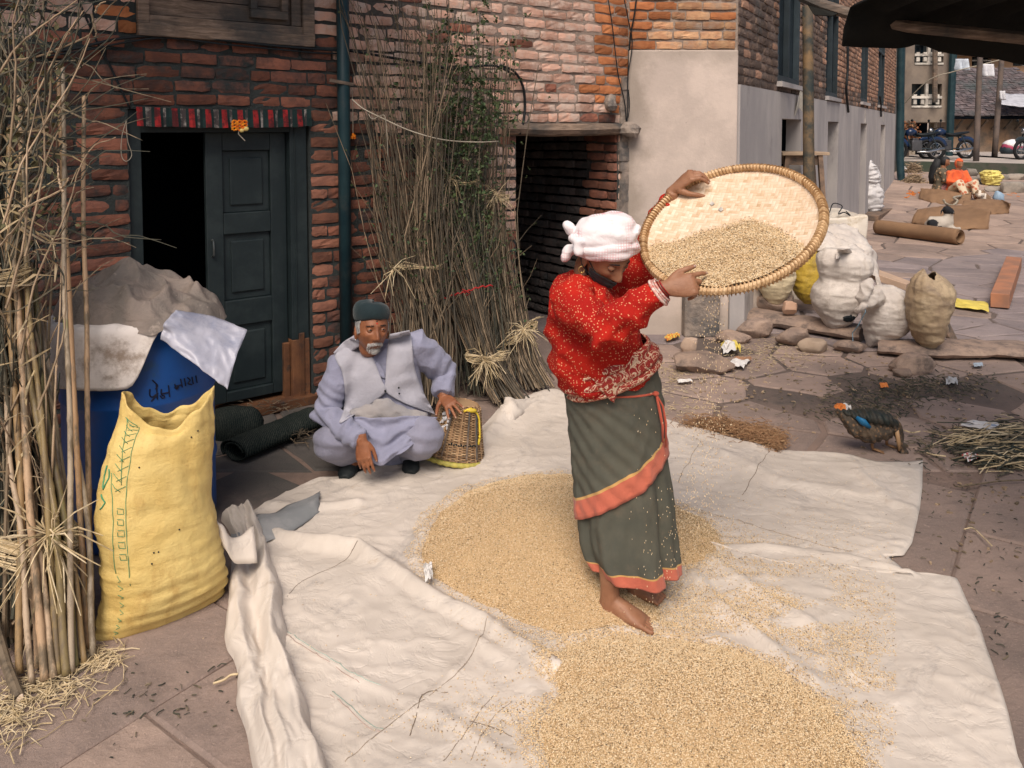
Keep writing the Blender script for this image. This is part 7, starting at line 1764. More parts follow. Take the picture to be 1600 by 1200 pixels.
mb = MB(); hairs(mb, 230, lambda: (rb.gauss(0, .013), rb.uniform(-.108, -.087)), lambda x, z: V((x * 8, -.5, -.9)).normalized(), .016, .0006); hairs(mb, 160, lambda: (rb.uniform(-.04, .04), rb.uniform(-.100, -.08)), lambda x, z: V((x * 5, -.4, -.9)).normalized(), .006, .0005); mb.build('beard', m_whair, mn)
mb = MB()
for s_ in (-1, 1): hairs(mb, 60, lambda: (s_ * rb.uniform(.014, .046), .019 + rb.uniform(-.0025, .003)), lambda x, z: V((x * 12, -.25, .25)).normalized(), .007, .0006)
mb.build('eyebrow', mat('grey_brow', (0.05, 0.045, 0.042), rough=.8), mn)
p = fpt(.0, .040); mb = MB(); vs, fs = ball(p, (.0035, .0025, .0045), 8); mb.add([MM @ v for v in vs], fs); mb.build('forehead_mark', m_cable, mn, smooth_=True)
p = fpt(.0, .030); mb = MB(); vs, fs = ball(p, (.0042, .0022, .0042), 8); mb.add([MM @ v for v in vs], fs); mb.build('forehead_mark', mat('red_powder', (0.60, 0.03, 0.02), rough=.9), mn, label='red dot between the brows', smooth_=True)
mb = MB(); vs, fs = ball((-.078, .002, -.046), .0035, 8); mb.add([MM @ v for v in vs], fs); mb.build('ear_stud', mat('silver', (0.8, 0.8, 0.8), rough=.3, bump=0, Metallic=.8), mn, smooth_=True)
# lips darker
mb = MB(); vs, fs = headpatch(MM, lambda p: p.y < -.05 and -.079 < p.z < -.066 and abs(p.x) < .022, lambda p: .0006, 1, 160, 150); mb.add(vs, fs); mb.build('lips', mat('dark_lips', (0.20, 0.08, 0.055), rough=.5, bump=.2), mn, smooth_=True)
# cap
m_cap = cloth('dark_teal_cap', (0.003, 0.022, 0.027), (0.002, 0.015, 0.020), fine=400, fold=.2)
vs = []; fs = []; NK = 60; capp = [(0, -.001), (.010, .006), (.028, .009), (.048, .009), (.066, .004), (.078, -.005), (.085, -.020), (.088, -.050), (.089, -.09)]
for j, (h_, o_) in enumerate(capp):
    for k in range(NK):
        a = 2 * math.pi * k / NK; x = math.cos(a) * (.0765 + o_); y = .006 + math.sin(a) * (.0935 + o_); z = .038 + h_ * (1 + .10 * math.cos(a - 2.6)) - .012 * math.sin(-a) * (1 if j < 2 else .4) + .022 * max(0, -math.sin(a)) * (1 - j / 9) + (.004 * nz(math.cos(a) * 2, math.sin(a) * 2, h_ * 30))
        vs.append(MM @ V((x, y, z)))
for j in range(len(capp) - 1):
    for k in range(NK): k2 = (k + 1) % NK; fs.append((j * NK + k, j * NK + k2, (j + 1) * NK + k2, (j + 1) * NK + k))
fs.append(tuple((len(capp) - 1) * NK + k for k in range(NK)))
o = link('cap', mesh_of('cap', vs, fs, m_cap, smooth_=True), mn); o.modifiers.new('s', 'SOLIDIFY').thickness = .003
# shirt (daura)
m_shirt = cloth('lavender_grey_shirt', (0.27, 0.275, 0.375), (0.225, 0.23, 0.32), fold=.7)
m_vest = cloth('pale_grey_waistcoat', (0.41, 0.405, 0.46), (0.35, 0.345, 0.395), fold=.55)
m_trou = cloth('grey_trousers', (0.26, 0.26, 0.34), (0.215, 0.215, 0.285), fold=.7, dirt=(0.24, 0.22, 0.25))
tL = [(563, 545, 4.10), (537, 562, 4.08), (528, 590, 4.08), (530, 620, 4.08), (535, 650, 4.08), (548, 690, 4.12), (560, 715, 4.14)]
tR = [(616, 530, 4.10), (648, 536, 4.12), (652, 565, 4.12), (658, 600, 4.12), (670, 635, 4.12), (668, 685, 4.14), (655, 712, 4.16)]
mpt = loftpx(tL, tR, [.06, .11, .135, .14, .145, .14, .12], 26)
sp = [capped(shell(mpt, 0, 1, 0, 2 * math.pi, 26, 36), 36, 26)]
sp.append(tube([P(560, 565, 4.06), V(sA), V(sA).lerp(eA, .5), V(eA), V(eA).lerp(wA, .45), V(eA).lerp(wA, .86), V(eA).lerp(wA, .94)], [.06, .078, .074, .066, .060, .047, .046], 20))
sp.append(tube([P(625, 545, 4.12), V(sB) + V((0, 0, .01)), V(sB).lerp(eB, .5), V(eB), V(eB).lerp(wB, .5), V(eB).lerp(wB, .90)], [.06, .078, .078, .072, .060, .052], 20))
me = fuse(sp, .0055, 3, .5)
def mfold(co, no):
    co = V(co); ea = math.exp(-((co - eA).length / .13) ** 2); eb = math.exp(-((co - eB).length / .12) ** 2); wa = math.exp(-((co - V(eA).lerp(wA, .7)).length / .09) ** 2)
    return .009 * (1 - 3 * abs(nz(co.x * 6 + co.z * 4, co.y * 6, co.z * 8 - co.x * 5))) + .003 * nz(co.x * 15, co.y * 12, co.z * 18) + .008 * ea * math.sin((co.z + co.x * .7) * 115 + 2 * nz(co.x * 7, co.z * 7)) + .007 * eb * math.sin((co.x - co.z * .4) * 110 + 2 * nz(co.x * 7, co.z * 7)) + .006 * wa * math.sin((co.x * .8 - co.z * .6) * 150)
displace(me, mfold); setmat(me, m_shirt); shirt = link('shirt', me, mn)
bv = BVHTree.FromPolygons([v.co[:] for v in me.vertices], [p.vertices[:] for p in me.polygons])
vp1 = panel([(557, 524), (541, 533), (524, 552), (527, 566), (534, 580), (539, 610), (537, 640), (530, 660)], [(570, 528), (576, 545), (583, 560), (590, 577), (597, 595), (603, 612), (575, 634), (533, 661)], 44, 14, bv, .014, 'waistcoat', m_vest, mn, 3.98)
vp2 = panel([(609, 522), (606, 540), (604, 560), (603, 580), (602, 598), (602, 612), (632, 630), (676, 646)], [(640, 516), (643, 530), (645, 550), (648, 575), (655, 598), (664, 618), (672, 632), (680, 648)], 44, 14, bv, .014, 'waistcoat', m_vest, mn, 3.98)
vp0 = panel([(556, 522), (548, 527), (538, 533), (530, 541), (521, 551)], [(566, 540), (560, 542), (551, 548), (542, 553), (530, 562)], 10, 8, bv, .012, 'waistcoat', m_vest, mn, 4.0)
cl1 = panel([(567, 546), (573, 558), (582, 572), (592, 588)], [(580, 556), (592, 568), (600, 580), (602, 592)], 16, 8, bv, .010, 'collar', m_shirt, mn, 3.98)
mb = MB(); mb.ball(P(602, 611, 3.93), .006, 8); mb.ball(P(623, 606, 3.95), .005, 8); mb.ball(P(624, 615, 3.95), .005, 8); mb.build('button', m_cable, mn)
# trousers
tp_ = []
for h_, k_, a_ in ((hipA, knA, anA), (hipB, knB, anB)):
    tp_.append(tube([h_ + V((0, .05, 0)), h_, h_.lerp(k_, .5), k_ + V((0, 0, .0)), k_.lerp(a_, .4), k_.lerp(a_, .9)], [.09, .11, .105, .095, .085, .058], 20)); tp_.append(ball(k_, (.098, .092, .092), 20))
tp_.append(ball(hipA.lerp(hipB, .5) + V((0, .03, -.01)), (.19, .15, .12), 20))
me = fuse(tp_, .006, 3, .5)
def tfold(co, no):
    co = V(co); k = min((co - knA).length, (co - knB).length); w = math.exp(-(k / .10) ** 2)
    return .009 * (1 - 3 * abs(nz(co.x * 7, co.y * 6 + co.z * 5, co.z * 9))) * (1 - .6 * w) + .004 * nz(co.x * 16, co.y * 14, co.z * 16) + .010 * (1 - w) * math.sin(co.z * 80 + 12 * co.x + 2 * nz(co.x * 8, co.z * 8)) * .6
displace(me, tfold); setmat(me, m_trou); link('trousers', me, mn)
# shirt tail hanging in folds between the knees
A = smooth([P(536, 648, 3.93), P(565, 652, 3.88), P(600, 652, 3.86), P(640, 650, 3.88), P(684, 652, 3.95)], 41); B = smooth([P(545, 684, 3.82), P(562, 702, 3.77), P(590, 728, 3.74), P(620, 712, 3.76), P(652, 690, 3.83)], 41); vs = []; fs = []; NN = 34
for j in range(NN + 1):
    g = j / NN
    for i in range(41):
        f = i / 40; p = V(A[i]).lerp(V(B[i]), g); sag = math.sin(math.pi * f)
        fold = .012 * math.sin(g * 15 - 5.0 * sag + 1.2 * nz(f * 3, g * 2)) * sag + .008 * (1 - 3 * abs(nz(f * 5, g * 4, 6))) + .010 * math.sin(f * 24) * g
        p = p + V((0, -1, .2)) * (fold - .05 * sag * math.sin(math.pi * g) * .3); vs.append(p)
for j in range(NN):
    for i in range(40): a = j * 41 + i; fs.append((a, a + 41, a + 42, a + 1))
o = link('shirt_tail', mesh_of('shirt_tail', vs, fs, m_shirt, smooth_=True), mn); o.modifiers.new('s', 'SOLIDIFY').thickness = .004
ribbon([P(548, 640, 3.93), P(575, 632, 3.91), P(600, 622, 3.90), P(630, 636, 3.92), P(665, 645, 3.96)], [P(540, 656, 3.92), P(575, 658, 3.885), P(600, 655, 3.88), P(640, 656, 3.90), P(676, 658, 3.95)], 30, 'waist_sash', cloth('cream_sash', (0.33, 0.30, 0.29), (0.26, 0.25, 0.26)), mn, .01, V((0, -1, 0)), wr=.010)
# shoes
m_shoe = mat('black_shoe', (0.010, 0.014, 0.016), (0.02, 0.024, 0.026), scale=20, rough=.6, bump=.2, var=0)
for f_, a_, dx in ((ftA, anA, -.015), (ftB, anB, .01)):
    f0 = V((f_.x, f_.y, 0)); sh = [tube([f0 + V((0, .17, .04)), f0 + V((0, .10, .045)), f0 + V((dx * .4, .03, .04)), f0 + V((dx, -.04, .03)), f0 + V((dx * 1.2, -.075, .022))], [(.030, .035), (.036, .045), (.043, .038), (.045, .028), (.026, .016)], 16, up=(0, 0, 1)), tube([f0 + V((0, .18, .008)), f0 + V((0, .08, .008)), f0 + V((dx, -.04, .008)), f0 + V((dx * 1.2, -.083, .008))], [(.03, .008), (.038, .008), (.048, .008), (.03, .008)], 16, up=(0, 0, 1))]
    me = fuse(sh, .004, 2); setmat(me, m_shoe); link('shoe', me, mn)
# ================================================================ sacks and stones by the lane wall
def rock(name, lab, c, r_, seed, m=None, flat=.0, cat='stone', rot=0.0, group=None, cut=.0):
    """c centre, r_ radii; lumpy block with flattened faces"""
    vs, fs = ball((0, 0, 0), (1, 1, 1), 26); rr = random.Random(seed); pl = [(V((rr.gauss(0, 1), rr.gauss(0, 1), rr.gauss(0, .7))).normalized(), rr.uniform(.62, .85)) for _ in range(9)] + [(V((0, 0, 1)), .72), (V((0, 0, -1)), .8)]
    Rz = Matrix.Rotation(rot, 3, 'Z'); out = []
    for v in vs:
        v = V(v)
        for n_, d in pl:
            k = v.dot(n_)
            if k > d: v = v - n_ * (k - d) * .9
        v = v * (1 + .10 * nz(v.x * 1.8 + seed, v.y * 1.8, v.z * 1.8) + .03 * nz(v.x * 5 + seed, v.y * 5, v.z * 5)); out.append(Rz @ V((v.x * r_[0] * 1.25, v.y * r_[1] * 1.25, v.z * r_[2] * 1.25)) + V(c))
    me = mesh_of(name, out, fs, m or m_stone, smooth_=True); o = link(name, me)
    e = o.modifiers.new('e', 'EDGE_SPLIT'); e.split_angle = R(28)
    return tag(o, lab, cat, group)
def gpt(u, v, z=0): return G(u, v, z)
def grock(lab, u0, u1, v0, v1, seed, m=None, hgt=None, rot=0.0, z0=0.0, depth=.7):
    """rock seen between u0..u1, v0..v1 standing on the ground at v1"""
    b = G((u0 + u1) / 2, v1, z0); s = b.y / FPX; w_ = (u1 - u0) * s / 2; y = b.y + w_ * depth * .8; h = hgt or max(.03, (v1 - v0) * s * .55)
    return rock('stone', lab, (P((u0 + u1) / 2, v1, y).x, y, z0 + h * .82), (w_, w_ * depth, h), seed, m, rot=rot)
# long edge stones
def longstone(lab, px, wv, ht, seed, z=0.0, name='edge_stone'):
    pts = [V(p) for p in smooth([G(*p, z) for p in px], 26)]; vs, fs = tube([p + V((0, wv * .8, ht * .5)) for p in pts], [(wv * (1 + .12 * nz(i * .4, seed)), ht * .56 * (1 + .14 * nz(i * .3, seed, 4))) for i in range(26)], 14, True, up=(0, 0, 1))
    out = []
    for v in vs:
        v = V(v); v += V((nz(v.x * 9, v.y * 9, v.z * 14), nz(v.x * 9, v.y * 9, v.z * 14 + 5), nz(v.x * 7, v.y * 7, v.z * 9 + 9))) * .018; v.z = min(v.z, z + ht * 1.0); out.append(v)
    o = link(name, mesh_of(name, out, fs, m_stone, smooth_=True)); o.modifiers.new('e', 'EDGE_SPLIT').split_angle = R(30); return tag(o, lab, 'stone')
longstone('long rough edge stone under the white torn sack', [(1166, 505), (1220, 514), (1290, 526), (1362, 538)], .17, .11, 3)
longstone('long flat edge stone under the brown sack, right of the tied sack', [(1388, 556), (1450, 563), (1530, 562), (1640, 566)], .20, .09, 5)
grock('smooth pale boulder beside the cream sack, nearest the wall corner', 1160, 1188, 445, 482, 1, mat('pale_boulder', (0.42, 0.36, 0.31), (0.33, 0.28, 0.24), rough=.9), z0=.10)
grock('low round stone under the cream sack', 1180, 1240, 462, 488, 2, z0=.08)
grock('small square brick-like stone lying on the long edge stone', 1222, 1246, 472, 490, 13, mat('orange_stone', (0.42, 0.27, 0.19), (0.36, 0.23, 0.16), rough=.9), z0=.14)
grock('wedge-shaped stone at the left end below the long edge stone', 1154, 1203, 500, 530, 4)
grock('flat dark stone below the middle of the long edge stone', 1216, 1268, 516, 542, 6)
grock('pale triangular stone chip in front of the long edge stone', 1252, 1292, 532, 552, 7, mat('pale_chip', (0.46, 0.35, 0.26), rough=.9))
grock('low stone right of the triangular chip', 1308, 1350, 535, 552, 8)
grock('tilted flat slab lying in the dirt gap in front of the edge stones', 1394, 1452, 555, 586, 9, rot=-.4)
grock('small grey stone in the dirt left of the tilted slab', 1396, 1424, 578, 590, 10)
grock('pale stone block at the foot of the buttress', 1064, 1090, 528, 552, 11, mat('dusty_block', (0.46, 0.34, 0.26), rough=.9))
grock('flat stone slab lying before the plaster wall behind the woman', 1046, 1140, 556, 585, 12, depth=.5)
grock('small round stone at the corner pier', 1122, 1168, 520, 538, 14)
# sacks
S1, _ = sack('sack', 'cream woven sack half hidden under the tray, slumped on the stones', [(1207, 480, 7.2), (1198, 470, 7.2), (1186, 450, 7.2), (1180, 430, 7.2), (1182, 410, 7.2), (1190, 395, 7.2)], [(1213, 480, 7.2), (1226, 466, 7.2), (1237, 446, 7.2), (1240, 428, 7.2), (1236, 410, 7.2), (1226, 395, 7.2)], [.02, .09, .15, .16, .14, .05], m_csack, wr=.006, hw=.003, nr=80, seg=90, seed=11)
S2, _ = sack('sack', 'mustard yellow sack standing between the cream sack and the torn white one', [(1256, 474, 7.45), (1244, 460, 7.45), (1238, 435, 7.45), (1237, 405, 7.45), (1244, 388, 7.45), (1256, 381, 7.45)], [(1268, 474, 7.45), (1277, 460, 7.45), (1281, 435, 7.45), (1282, 405, 7.45), (1278, 390, 7.45), (1268, 381, 7.45)], [.03, .12, .15, .14, .10, .03], m_y2sack, wr=.006, hw=.004, nr=80, seg=90, seed=12)
S3, p3 = sack('sack', 'large white sack with a torn black hole near its pointed bottom', [(1298, 516, 6.62), (1288, 502, 6.62), (1273, 478, 6.62), (1272, 455, 6.62), (1284, 436, 6.62), (1280, 418, 6.62), (1280, 400, 6.62), (1292, 388, 6.62)], [(1304, 516, 6.62), (1326, 502, 6.62), (1340, 478, 6.62), (1350, 455, 6.62), (1348, 436, 6.62), (1360, 420, 6.62), (1354, 400, 6.62), (1338, 390, 6.62)], [.02, .13, .19, .20, .15, .18, .16, .06], m_wsack, wr=.0075, hw=.003, nr=80, seg=90, seed=13, hfreq=95)
mb = MB(); 
c = P(1326, 497, 6.46); vs, fs = ball((0, 0, 0), (.055, .02, .032), 16); mb.add([c + V(v) * (1 + .35 * nz(v[0] * 40, v[2] * 40)) for v in vs], fs); mb.build('torn_hole', m_cable, S3)
ribbon([P(1300, 392, 6.8), P(1320, 388, 6.32), P(1335, 398, 6.7), P(1332, 412, 6.7)], [P(1305, 405, 6.32), P(1318, 402, 6.7), P(1326, 412, 6.68), P(1322, 424, 6.7)], 14, 'flap', m_wsack, S3, .03, V((0, -1, .3)), wr=.02)
S4, p4 = sack('sack', 'white sack tied at its neck with blue string, leaning on the torn sack', [(1356, 541, 6.32), (1352, 515, 6.32), (1352, 492, 6.32), (1354, 472, 6.32), (1358, 458, 6.32), (1372, 447, 6.32)], [(1364, 541, 6.32), (1402, 523, 6.32), (1420, 500, 6.32), (1421, 475, 6.32), (1412, 456, 6.32), (1392, 446, 6.32)], [.02, .15, .19, .18, .13, .04], m_wsack, wr=.0075, hw=.003, nr=80, seg=90, seed=14)
mb = MB(); nkk = P(1352, 477, 6.14); parts_ = [tube([P(1366, 462, 6.22), P(1356, 473, 6.15), nkk], [.09, .05, .03], 14), tube([nkk, P(1346, 466, 6.14), P(1354, 448, 6.14), P(1364, 438, 6.16)], [(.03, .02), (.045, .02), (.05, .018), (.03, .01)], 12), tube([nkk, P(1343, 482, 6.12), P(1337, 486, 6.12)], [(.03, .02), (.035, .02), (.03, .015)], 12)]
me = fuse(parts_, .008, 2); displace(me, lambda co, no: .010 * (1 - 3 * abs(nz(co[0] * 14, co[1] * 14, co[2] * 12)))); setmat(me, m_wsack); link('tied_neck', me, S4)
mb = MB(); mb.tube([nkk + V((.03 * math.cos(a * .6283), .03 * math.sin(a * .6283), 0)) for a in range(11)], .006, 5, cap=False); mb.tube([nkk, P(1352, 488, 6.1), P(1340, 510, 6.15), P(1332, 520, 6.2), P(1333, 540, 6.2)], .004, 4); mb.build('blue_string', mat('blue_string', (0.22, 0.36, 0.45), rough=.7, bump=0), S4)
S5, p5 = sack('sack', 'brown dirty sack with an open crumpled top, rightmost of the sacks', [(1447, 549, 6.05), (1432, 530, 6.05), (1423, 505, 6.05), (1422, 475, 6.05), (1424, 450, 6.05), (1434, 432, 6.05), (1443, 420, 6.05)], [(1453, 549, 6.05), (1467, 530, 6.05), (1474, 505, 6.05), (1482, 475, 6.05), (1485, 452, 6.05), (1478, 438, 6.05), (1460, 424, 6.05)], [.02, .12, .16, .17, .15, .09, .04], m_bsack, wr=.0075, hw=.003, nr=80, seg=90, seed=15, open_top=True, drop=.05)
# covered stack
cx0, cx1 = P(1262, 400, 8.0).x, P(1372, 400, 8.0).x; vs = []; fs = []; NB_ = 34
bvs, bfs = ball((0, 0, 0), (1, 1, 1), 64)
bx = V(((cx0 + cx1) / 2, 8.55, .40)); hd = V(((cx1 - cx0) / 2, .58, .46)); out = []
Rb = Matrix.Rotation(R(-14), 3, 'Z')
for v in bvs:
    v = V(v); e = .28; q = V((math.copysign(abs(v.x) ** e, v.x), math.copysign(abs(v.y) ** e, v.y), math.copysign(abs(v.z) ** e, v.z)))
    mx = max(abs(q.x), abs(q.y), abs(q.z)); p = bx + Rb @ V((q.x / mx * hd.x * .98, q.y / mx * hd.y * .98, q.z / mx * hd.z * .98)) * .98
    p += V((nz(p.x * 4, p.y * 4, p.z * 2), nz(p.x * 4, p.y * 4, p.z * 2 + 7), nz(p.x * 3, p.y * 3, 9))) * .06; p.z = max(.0, p.z); out.append(p)
o = link('covered_stack', mesh_of('covered_stack', out, bfs, sackmat('stained_cover', (0.70, 0.64, 0.56), (0.62, 0.55, 0.46), (0.42, 0.33, 0.20), (.48, .70)), smooth_=True)); tag(o, 'big box-shaped stack under a stained white cover behind the sacks', 'stack')
o.modifiers.new('s', 'SUBSURF').render_levels = 1
f_ = ribbon([P(1278, 352, 7.7), P(1302, 372, 7.5), P(1340, 392, 7.35), P(1362, 425, 7.3), P(1374, 450, 7.3)], [P(1335, 352, 8.0), P(1352, 372, 7.7), P(1368, 395, 7.55), P(1372, 430, 7.5), P(1377, 452, 7.4)], 26, 'cover_flap', m_wsack, o, .05, V((0, -1, .3)), nw=14, wr=.04)
ribbon([P(1262, 385, 7.4), P(1290, 392, 7.3), P(1320, 400, 7.2), P(1348, 402, 7.2)], [P(1266, 352, 7.7), P(1295, 362, 7.6), P(1330, 380, 7.4), P(1356, 395, 7.3)], 20, 'cover_flap', m_wsack, o, .04, V((0, -1, .3)), nw=12, wr=.035)
mb = MB(); mb.tube([V(p) for p in smooth([P(1296, 332, 8.3), P(1302, 318, 8.4), P(1316, 322, 8.4), P(1310, 334, 8.2), P(1320, 332, 8.2), P(1332, 340, 8.0), P(1322, 330, 8.3)], 30)], .006, 5); tag(mb.build('coiled_wire', m_cable, smooth_=True), 'loose coil of dark wire on top of the covered stack', 'wire')
# stool on the stack
st_ = thing('stool', 'plain wooden stool standing on the covered stack before the lane wall', 'stool', P(1255, 330, 8.9))
m_stool = mat('stool_wood', (0.24, 0.16, 0.11), (0.15, 0.105, 0.08), scale=8, rough=.8, bump=.4, bscale=30, var=.1, dirt=(.07, .065, .06), dscale=4)
Ys = 8.7; a, b = P(1217, 240, Ys), P(1292, 240, Ys); w_ = b.x - a.x; zt = a.z
mb = MB(); mb.box(((a.x + b.x) / 2, Ys + .14, zt), (w_, .42, .035), Matrix.Rotation(R(3), 3, 'Z')); mb.build('seat', mat('stool_top', (0.42, 0.31, 0.21), (0.32, 0.23, 0.16), rough=.8, bump=.3), st_, bevel=.005)
zb_ = .88
for (sx_, sy_) in ((.16, -.02), (.84, -.02), (.12, .30), (.9, .30)):
    x = a.x + w_ * sx_; x2 = x + (-.04 if sx_ < .5 else .05); mb = MB(); mb.tube([(x, Ys + sy_, zt - .018), (x2, Ys + sy_, zb_)], .034, 4); mb.build('leg', m_stool, st_)
mb = MB(); mb.box(((a.x + b.x) / 2, Ys + .0, zt - .075), (w_ * .66, .025, .10)); mb.build('apron', m_stool, st_); mb = MB(); mb.box(((a.x + b.x) / 2, Ys + .28, zt - .075), (w_ * .7, .025, .10)); mb.build('apron', m_stool, st_)
# planks by the sacks
def plank(lab, a, b, w_, th, m, name='plank', cat='plank', roll=0.0):
    a, b = V(a), V(b); X = (b - a); L_ = X.length; B = basis(X, V((0, 0, 1))) @ Matrix.Rotation(roll, 3, 'X'); mb = MB(); mb.box((a + b) / 2, (L_, w_, th), B, 0, .006); return tag(mb.build(name, m, bevel=.006), lab, cat)
plank('stone-coloured board slanting behind the tied white sack', P(1364, 428, 7.5), P(1420, 447, 7.3), .22, .06, mat('dusty_board', (0.40, 0.28, 0.20), (0.32, 0.23, 0.17), rough=.9))
plank('dark wooden wedge leaning at the right foot of the brown sack', G(1476, 508, .16), G(1491, 536, .02), .10, .03, m_stool, roll=.6)
plank('thick reddish timber beam lying on the paving at the right', G(1562, 470, .08), G(1584, 410, .08), .16, .14, mat('red_timber', (0.36, 0.16, 0.09), (0.25, 0.13, 0.085), scale=5, rough=.85, bump=.4, bscale=26), 'timber_beam', 'beam')
# white sacks against the far wall, on a low board
b0_ = G(1352, 336); Yw = b0_.y
wsb = mat('clean_white_sack', (0.68, 0.66, 0.66), (0.60, 0.58, 0.58), scale=4, rough=.6, bump=.5, bscale=16, bdist=.02)
sack('sack', 'clean white sack standing against the lane wall, lower of the two', [(1341, 334, Yw), (1339, 322, Yw), (1339, 300, Yw), (1341, 284, Yw)], [(1369, 334, Yw), (1373, 322, Yw), (1373, 300, Yw), (1366, 282, Yw)], [.2, .3, .3, .2], wsb, wr=.03, hw=.0, seed=21)
sack('sack', 'clean white sack slumped on top of another against the lane wall', [(1342, 288, Yw), (1340, 275, Yw), (1341, 260, Yw), (1346, 250, Yw)], [(1366, 288, Yw), (1370, 278, Yw), (1364, 262, Yw), (1355, 250, Yw)], [.2, .26, .24, .1], wsb, wr=.04, hw=.0, seed=22)
plank('low wooden board under the far white sacks', G(1350, 340, .06), G(1386, 322, .06), .5, .10, m_stool)

# ================================================================ litter
def litter(name, lab, cat, px, m, z=.022, crumple=.01, seed=1, extra=None):
    """flat crumpled scrap: quad of ground pixels"""
    c = [G(*p, z) for p in px]; N = 10; mb = MB()
    for j in range(N + 1):
        for i in range(N + 1):
            f, g = i / N, j / N; p = c[0].lerp(c[1], f).lerp(c[3].lerp(c[2], f), g); mb.v.append(tuple(p + V((.3 * crumple * nz(f * 5, g * 5, seed + 3), .3 * crumple * nz(f * 4, g * 4, seed + 6), crumple * (abs(nz(f * 3, g * 3, seed)) * 2 + .5 * abs(nz(f * 8, g * 8, seed)))))))
    for j in range(N):
        for i in range(N): a = j * (N + 1) + i; mb.f.append((a, a + 1, a + N + 2, a + N + 1)); mb.m.append(extra(i, j) if extra else 0)
    o = mb.build(name, m); o.modifiers.new('s', 'SOLIDIFY').thickness = .0015; return tag(o, lab, cat)
lm = lambda n_, c: mat(n_, c, tuple(x * .85 for x in c), rough=.5, bump=.2, var=0)
m_lw, m_ly, m_lb, m_lo, m_lr = lm('wrapper_white', (.70, .68, .66)), lm('wrapper_yellow', (.70, .56, .12)), lm('wrapper_blue', (.07, .20, .42)), lm('wrapper_orange', (.70, .22, .05)), lm('wrapper_red', (.55, .06, .06))
litter('paper_scrap', 'long strip of yellow paper on the paving right of the brown sack', 'paper', [(1485, 466), (1544, 474), (1545, 488), (1487, 479)], m_ly, crumple=.02)
litter('plastic_scrap', 'bright blue plastic scrap at the right edge on the paving', 'wrapper', [(1562, 541), (1605, 541), (1608, 549), (1570, 548)], m_lb, crumple=.02)
litter('wrapper', 'crumpled yellow and white wrapper by the corner pier', 'wrapper', [(1126, 541), (1150, 538), (1157, 552), (1130, 553)], [m_lw, m_ly], crumple=.06, extra=lambda i, j: 1 if (i > 6 or j < 2) else 0)
litter('wrapper', 'torn white and brown packet on the stones below the yellow wrapper', 'wrapper', [(1148, 558), (1175, 560), (1162, 576), (1136, 572)], [m_lw, lm('packet_brown', (.42, .22, .12))], crumple=.02, extra=lambda i, j: 1 if j < 3 else 0)
litter('wrapper', 'orange-yellow wrapper lying at the foot of the plaster wall', 'wrapper', [(1038, 528), (1060, 522), (1062, 528), (1042, 533)], [m_ly, m_lo], crumple=.03, extra=lambda i, j: (i + j) % 2)
litter('wrapper', 'orange and white wrapper beside the tail of the pecking bird', 'wrapper', [(1303, 636), (1322, 634), (1330, 642), (1308, 645)], [m_lo, m_lw], crumple=.03, extra=lambda i, j: 1 if i > 5 else 0)
litter('packet', 'flat white and blue packet lying at the head of the straw pile', 'packet', [(1516, 657), (1562, 663), (1550, 675), (1501, 665)], [m_lw, lm('packet_blue', (.30, .38, .50))], z=.05, crumple=.012, extra=lambda i, j: 1 if (j in (3, 4, 7) and i > 1) else 0)
litter('wrapper', 'small white wrapper with red marks in the straw pile', 'wrapper', [(1503, 712), (1520, 706), (1534, 715), (1512, 722)], [m_lw, m_lr], z=.04, crumple=.015, extra=lambda i, j: 1 if (i in (2, 5, 8) and j in (2, 5, 8)) or (i + j) % 5 == 0 else 0)
litter('plastic_scrap', 'crumpled clear grey plastic bag in the dirt right of the tilted slab', 'wrapper', [(1478, 592), (1495, 594), (1496, 602), (1478, 601)], lm('grey_plastic', (.42, .43, .45)), crumple=.03)
litter('wrapper', 'small orange scrap in the dark dirt left of the plastic bag', 'wrapper', [(1374, 599), (1386, 599), (1388, 606), (1376, 606)], m_lo, crumple=.01)
litter('paper_scrap', 'small pale blue paper scrap on the edge stones at the right', 'paper', [(1520, 568), (1535, 567), (1536, 573), (1522, 573)], lm('pale_blue', (.38, .45, .52)), crumple=.01)
litter('wrapper', 'pale silver strip of wrapper behind the woman on the stones', 'wrapper', [(1058, 594), (1080, 593), (1082, 597), (1060, 598)], m_lw, crumple=.01)
litter('white_rag', 'white rag stuck at the left edge of the tall grain heap', 'rag', [(662, 886), (674, 885), (676, 908), (664, 910)], m_lw, z=.05, crumple=.03)

# ================================================================ the pecking bird
m_feath = NT('brown_feathers'); n = m_feath
vo = n.n('TexVoronoi', {'Vector': n.mapv(n.pos(), (1, 1, .8)), 'Scale': 62.0}); c = n.mix(n.step(vo.outputs['Distance'], .18, .5), (0.20, 0.115, 0.06), (0.055, 0.042, 0.03)); c = n.mix(n.step(n.noise(14, 4), .5, .65), c, (0.10, 0.07, 0.045)); m_feath = n.set(c, .8, n.bump(n.noise(80, 5, .7), .7, .008))
bk_ = thing('brown_duck', 'brown duck with a blue wing patch bending down to peck the paving', 'duck', G(1366, 705))
Yb = G(1366, 706).y
def BP(u, v, dy=0): return P(u, v, Yb + dy)
bp_ = [tube([BP(1306, 640, .02), BP(1318, 650), BP(1336, 664), BP(1358, 672), BP(1382, 668), BP(1398, 668)], [.008, .030, .062, .072, .060, .03], 18), tube([BP(1352, 660), BP(1380, 658), BP(1396, 664), BP(1404, 680), BP(1408, 696), BP(1410, 706)], [.055, .055, .042, .026, .022, .021], 14), ball(BP(1411, 708, -.005), (.022, .026, .028), 12)]
me = fuse(bp_, .005, 2, .5); displace(me, lambda co, no: .006 * nz(co[0] * 26, co[1] * 26, co[2] * 40) + .004 * math.sin(co[0] * 160 + co[2] * 90)); setmat(me, m_feath); link('body', me, bk_)
